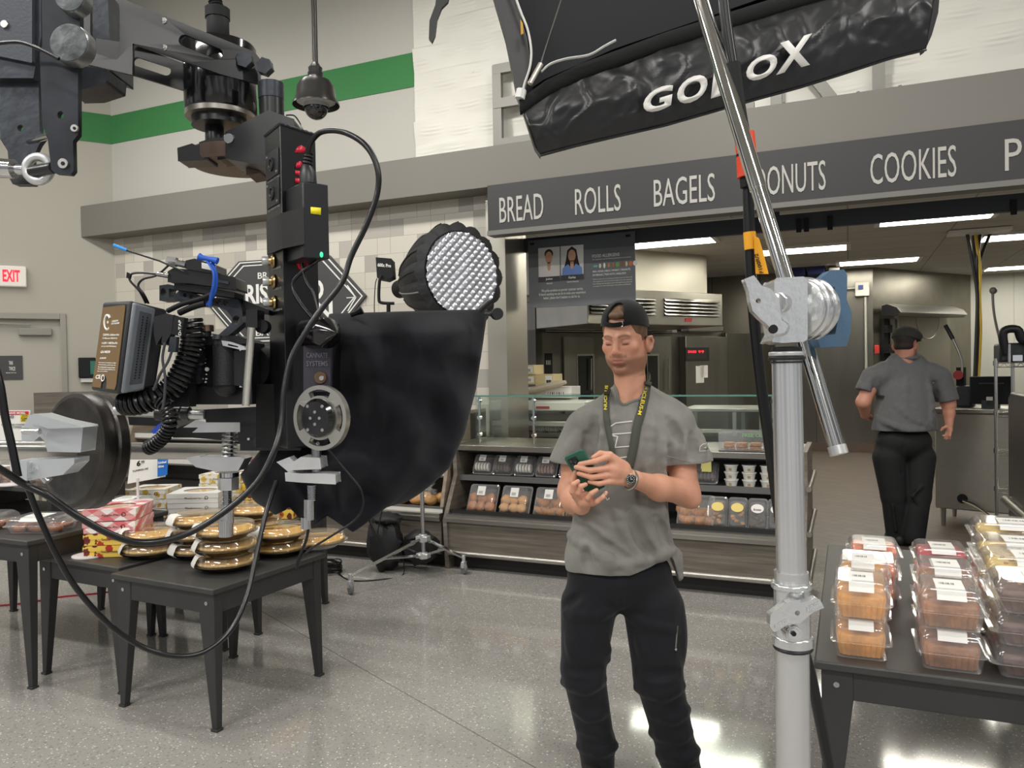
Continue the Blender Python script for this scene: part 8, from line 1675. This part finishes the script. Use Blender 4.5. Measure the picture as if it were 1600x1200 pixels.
for a, b in (((1447, 78), (1462, 40)), ((1462, 40), (1468, -40))): pass
pp2(m, [(1440, 60), (1462, -30), (1470, -30), (1466, 20), (1456, 55), (1444, 82)], 1.98, .02); m.build('end_flap', gf, gb_)
m = MB(); m.add([P(x, y, d) for x, y, d in ((715, -200, 1.76), (845, 240, 1.76), (1440, 80, 2.0), (1360, -335, 2.0), (800, -190, 2.15), (900, 110, 2.15), (1380, 0, 2.3), (1300, -250, 2.3))], [(4, 5, 6, 7), (0, 1, 5, 4), (2, 3, 7, 6), (1, 2, 6, 5), (3, 0, 4, 7)]); m.build('back_shell', gf, gb_)
wp = mat('white_piping', (226, 226, 222), .5); m = MB(); m.tube(smoothpath([P(x, y, 1.71) for x, y in ((745, -190), (790, -50), (812, 14), (824, 45), (830, 78), (828, 105), (820, 130), (815, 150))], 5), .0055, 8, flat=(1, .5)); m.tube(smoothpath([P(x, y, 1.71) for x, y in ((846, 112), (860, 100), (885, 92), (920, 86), (945, 72), (962, 63))], 5), .005, 8, flat=(1, .5)); m.tube([P(815, 140, 1.70), P(812, 154, 1.70)], .011, 8); m.build('white_piping', wp, gb_)
m = MB(); m.tube([P(880, -10, 1.74), P(844, 102, 1.70)], .0022, 8); m.build('spring_rod', chrome, gb_); m = MB(); m.tube([P(845, 100, 1.70), P(828, 131, 1.69)], .006, 12); m.build('rod_cap', mat('rod_cap_silver', (206, 200, 186), .3, .8), gb_)
m = MB(); pp2(m, [(813, 30), (817, 36), (818, 52), (814, 54)], 1.70, .004); m.build('yellow_tab', mat('tab_yellow', (200, 150, 50), .6), gb_)
m = MB(); pp2(m, [(684, -20), (705, -20), (700, 2), (690, 12), (683, 30), (680, 55), (675, 66), (670, 60), (671, 32), (680, 8)], 1.9, .012); tag(m.build('hanging_strap', gf), 'short black strap end hanging at the top centre of the photo', 'strap')
m = MB(); lt = [('G', 1003, 1052, 172, 131), ('O', 1056, 1107, 158, 113), ('D', 1111, 1160, 145, 98), ('O', 1164, 1216, 122, 81), ('X', 1213, 1270, 107, 53)]
for ch, x0, x1, yb_, yt_ in lt:
    sl_x = -.28; w_ = x1-x0; vv = []; m2 = MB()
    cu = bpy.data.curves.new('t', 'FONT'); cu.body = ch; cu.resolution_u = 4; cu.offset = .035; v0, f0 = c2m(cu); ax0 = min(q.x for q in v0); ax1 = max(q.x for q in v0); ay0 = min(q.y for q in v0); ay1 = max(q.y for q in v0)
    for q in v0:
        u_ = (q.x-ax0)/(ax1-ax0); v_ = (q.y-ay0)/(ay1-ay0); x = x0+w_*(u_*.92)+v_*5; y = yb_+(yt_-yb_)*v_*.92-(u_-.5)*w_*.28+2; m2.v.append(P(x, y, fd(x)-.052))
    m2.f = f0; m2.build('letter', mat('print_white', (222, 220, 214), .5), gb_, solid=.0015)
# ---- combo stand with grip head and boom
al2 = mat('satin_tube', (212, 213, 214), .27, .82, var=.03, vs=4); gh = mat('cast_bright', (216, 218, 218), .2, .82, bump=.25, bs=120, bd=.002)
st = thing('combo_stand', 'thick silver light stand column at the right holding the polished boom', 'light stand', (P(1240, 900, 1.08).x, P(1240, 900, 1.08).y, 0))
c0 = P(1229, 560, 1.08); c1 = P(1243, 1190, 1.09)
m = MB(); mid = c0.lerp(c1, .56); m.tube([c0, mid], px(22.5, 1.08), 40); m.build('upper_tube', al2, st)
m = MB(); dn_ = (c1-c0).normalized(); m.tube([mid-dn_*.02, V((mid.x, mid.y, 0))+(c1-c0)*0+dn_*0], px(26, 1.08), 40); m.build('lower_tube', al2, st)
for y, r, h, mt in ((546, 23, 8, blackrub), (553, 27, 7, alu), (560, 28, 6, blackrub), (566, 25, 3, blackrub)):
    q = P(1229, y, 1.08); m = MB(); m.tube([q+ZZ*px(h/2, 1.08), q-ZZ*px(h/2, 1.08)], px(r, 1.08), 36); m.build('collar_ring', mt, st, bev=.0015)
def ring_(y, r, h, mt, nm): q = P(1229+(y-560)*.0222, y, 1.08); m = MB(); m.tube([q+ZZ*px(h/2, 1.08), q-ZZ*px(h/2, 1.08)], px(r, 1.08), 36); return m.build(nm, mt, st, bev=.002)
ring_(960, 27.5, 96, gh, 'lock_collar'); ring_(914, 31, 10, gh, 'lock_lip'); ring_(1000, 31, 16, gh, 'lock_lip'); ring_(1011, 30, 6, blackrub, 'rubber_ring')
m = MB(); pp2(m, [(1204, 960), (1228, 942), (1238, 938), (1252, 942), (1262, 940), (1276, 934), (1282, 938), (1288, 950), (1272, 956), (1262, 964), (1250, 974), (1232, 976), (1210, 988), (1203, 980)], 1.035, .014, [circ(1246, 958, 4)], gx=0); tk = m.build('t_knob', gh, st, bev=.003, seg=3)
m = MB(); pc(m, 1241, 991, 13, 1.04, .02); pc(m, 1241, 991, 9, 1.035, .006); m.build('boss', gh, st); m = MB(); pc(m, 1241, 991, 4, 1.031, .004, 6); m.build('socket', blackmat, st)
em = mat('embossed', (1, 1, 1)); ptx('AVENGER', (1212, 983), (1234, 972), (1210, 977), 1.033, em, tk, d2=1.033); ptx('AVENGER', (1262, 957), (1283, 946), (1260, 950), 1.033, em, tk, d2=1.033)
# grip head
hdg = thing('grip_head', 'shiny cast grip head with lever joining boom and silver stand', 'grip head', P(1230, 540, 1.08))
m = MB(); pp2(m, [(1213, 434), (1256, 432), (1262, 440), (1262, 530), (1256, 534), (1222, 536), (1206, 534), (1213, 520), (1210, 500), (1210, 440)], 1.05, .05); m.build('body', gh, hdg, bev=.005, seg=3)
ax_ = (CR*.86+CF*.5).normalized(); c = P(1248, 482, 1.07); u = px(1, 1.08)
for k, (o_, r, l_) in enumerate([(0, 45, .007), (.008, 49, .007), (.016, 45, .007), (.024, 48, .007), (.032, 42, .009)]):
    m = MB(); m.lathe([(0, 0), (r*u*.93, 0), (r*u, .002), (r*u, l_-.002), (r*u*.93, l_), (0, l_)], c+ax_*(o_-.0), ax_, n=56); m.build('friction_disc', gh, hdg)
m = MB(); pp2(m, [(1163, 436), (1178, 430), (1190, 446), (1206, 452), (1218, 468), (1219, 482), (1222, 500), (1232, 508), (1226, 520), (1210, 522), (1200, 508), (1188, 498), (1176, 486), (1172, 470), (1170, 455)], 1.02, .014, [circ(1185, 470, 4)]); m.build('lever', gh, hdg, bev=.004, seg=3)
m = MB(); m.tube([P(1214, 473, 1.03), P(1222, 474, 1.06)], px(16, 1.04), 24); m.tube([P(1212, 512, 1.03), P(1222, 513, 1.06)], px(13, 1.04), 24); m.build('lever_boss', gh, hdg, bev=.002)
m = MB(); pc(m, 1209, 514, 7, 1.019, .004); m.build('hole', blackmat, hdg)
bpad = mat('blue_rubber_pad', (70, 98, 124), .7, bump=.2, bs=200)
m = MB(); pp2(m, [(1284, 434), (1298, 422), (1319, 421), (1324, 430), (1323, 468), (1331, 488), (1329, 520), (1323, 541), (1282, 543), (1278, 533), (1282, 512)], 1.12, .03, [[(1296, 452), (1304, 448), (1304, 480), (1311, 492), (1305, 522), (1290, 524), (1292, 505), (1298, 488)]]); m.build('blue_handle', bpad, hdg, bev=.004, seg=3)
m = MB(); m.tube([P(1290, 482, 1.10), P(1310, 486, 1.14)], px(9, 1.1), 20); m.build('handle_bolt', alu, hdg)
bm_ = thing('boom_arm', 'long polished boom tube slanting down from the softbox through the grip head', 'boom', P(1311, 709, 1.08))
b0 = P(1020, -245, 1.40); b1 = P(1311, 709, 1.12); m = MB(); m.tube([b0, b1], [.0121]*2, 32); m.build('tube', mat('mirror_tube', (214, 214, 212), .07, 1), bm_)
m = MB(); m.tube([b0.lerp(b1, -.02)-CR*.0, b0.lerp(b1, .62)], .0134, 32); m.build('sleeve', mat('mirror_tube', (1, 1, 1)), bm_); m = MB(); m.tube([b1-(b1-b0).normalized()*.012, b1+(b1-b0).normalized()*.001], .0132, 32); m.build('end_cap', alu, bm_)
# cable on the stand
gc = thing('boom_cable', 'thick black hose with orange and yellow tape running beside the silver stand', 'cable', P(1170, 600, 1.28))
m = MB(); hq = smoothpath([P(x, y, 1.28) for x, y in ((1090, -230), (1120, -90), (1134, 30), (1146, 110), (1156, 170), (1165, 230), (1169, 300), (1171, 370), (1174, 440), (1180, 520), (1190, 610), (1203, 700), (1214, 780), (1226, 860), (1236, 930), (1252, 1000), (1268, 1060), (1282, 1130), (1298, 1210))], 6); m.tube(hq, px(8.5, 1.28), 14); m.build('hose', rubber2, gc)
m = MB(); m.tube(smoothpath([P(x, y, 1.275) for x, y in ((1144, 100), (1150, 150), (1158, 200), (1161, 214))], 6), px(12, 1.275), 16); m.build('wrap', blackmat, gc)
m = MB(); m.tube([P(1163, 208, 1.275), P(1166, 240, 1.275), P(1168, 277, 1.275)], px(15.5, 1.275), 20); m.build('orange_band', mat('orange_tape', (226, 70, 34), .45), gc); m = MB(); m.tube([P(1165, 240, 1.274), P(1165.4, 244, 1.274)], px(14.6, 1.275), 20); m.build('band_ring', blackmat, gc); m = MB(); m.tube([P(1166, 277, 1.275), P(1167, 293, 1.275)], px(10, 1.275), 8); m.build('connector_nut', blackmat, gc)
yt = mat('yellow_tape', (240, 168, 28), .5); m = MB(); m.tube([P(1171, 363, 1.275), P(1173, 390, 1.275)], px(9.5, 1.275), 16); m.build('yellow_tape', yt, gc)
m = MB(); pp2(m, [(1178, 368), (1186, 372), (1193, 395), (1201, 428), (1181, 428), (1179, 392)], 1.262, .001); fl = m.build('tape_flag', yt, gc); ptx('F100R/2', (1193, 426), (1184, 396), (1187, 427), 1.261, inkm, fl)
for o in (hdg, bm_):      # head and boom move with the stand
    o.parent = st; o.location = o.location-st.location; del o['category']; del o['label']
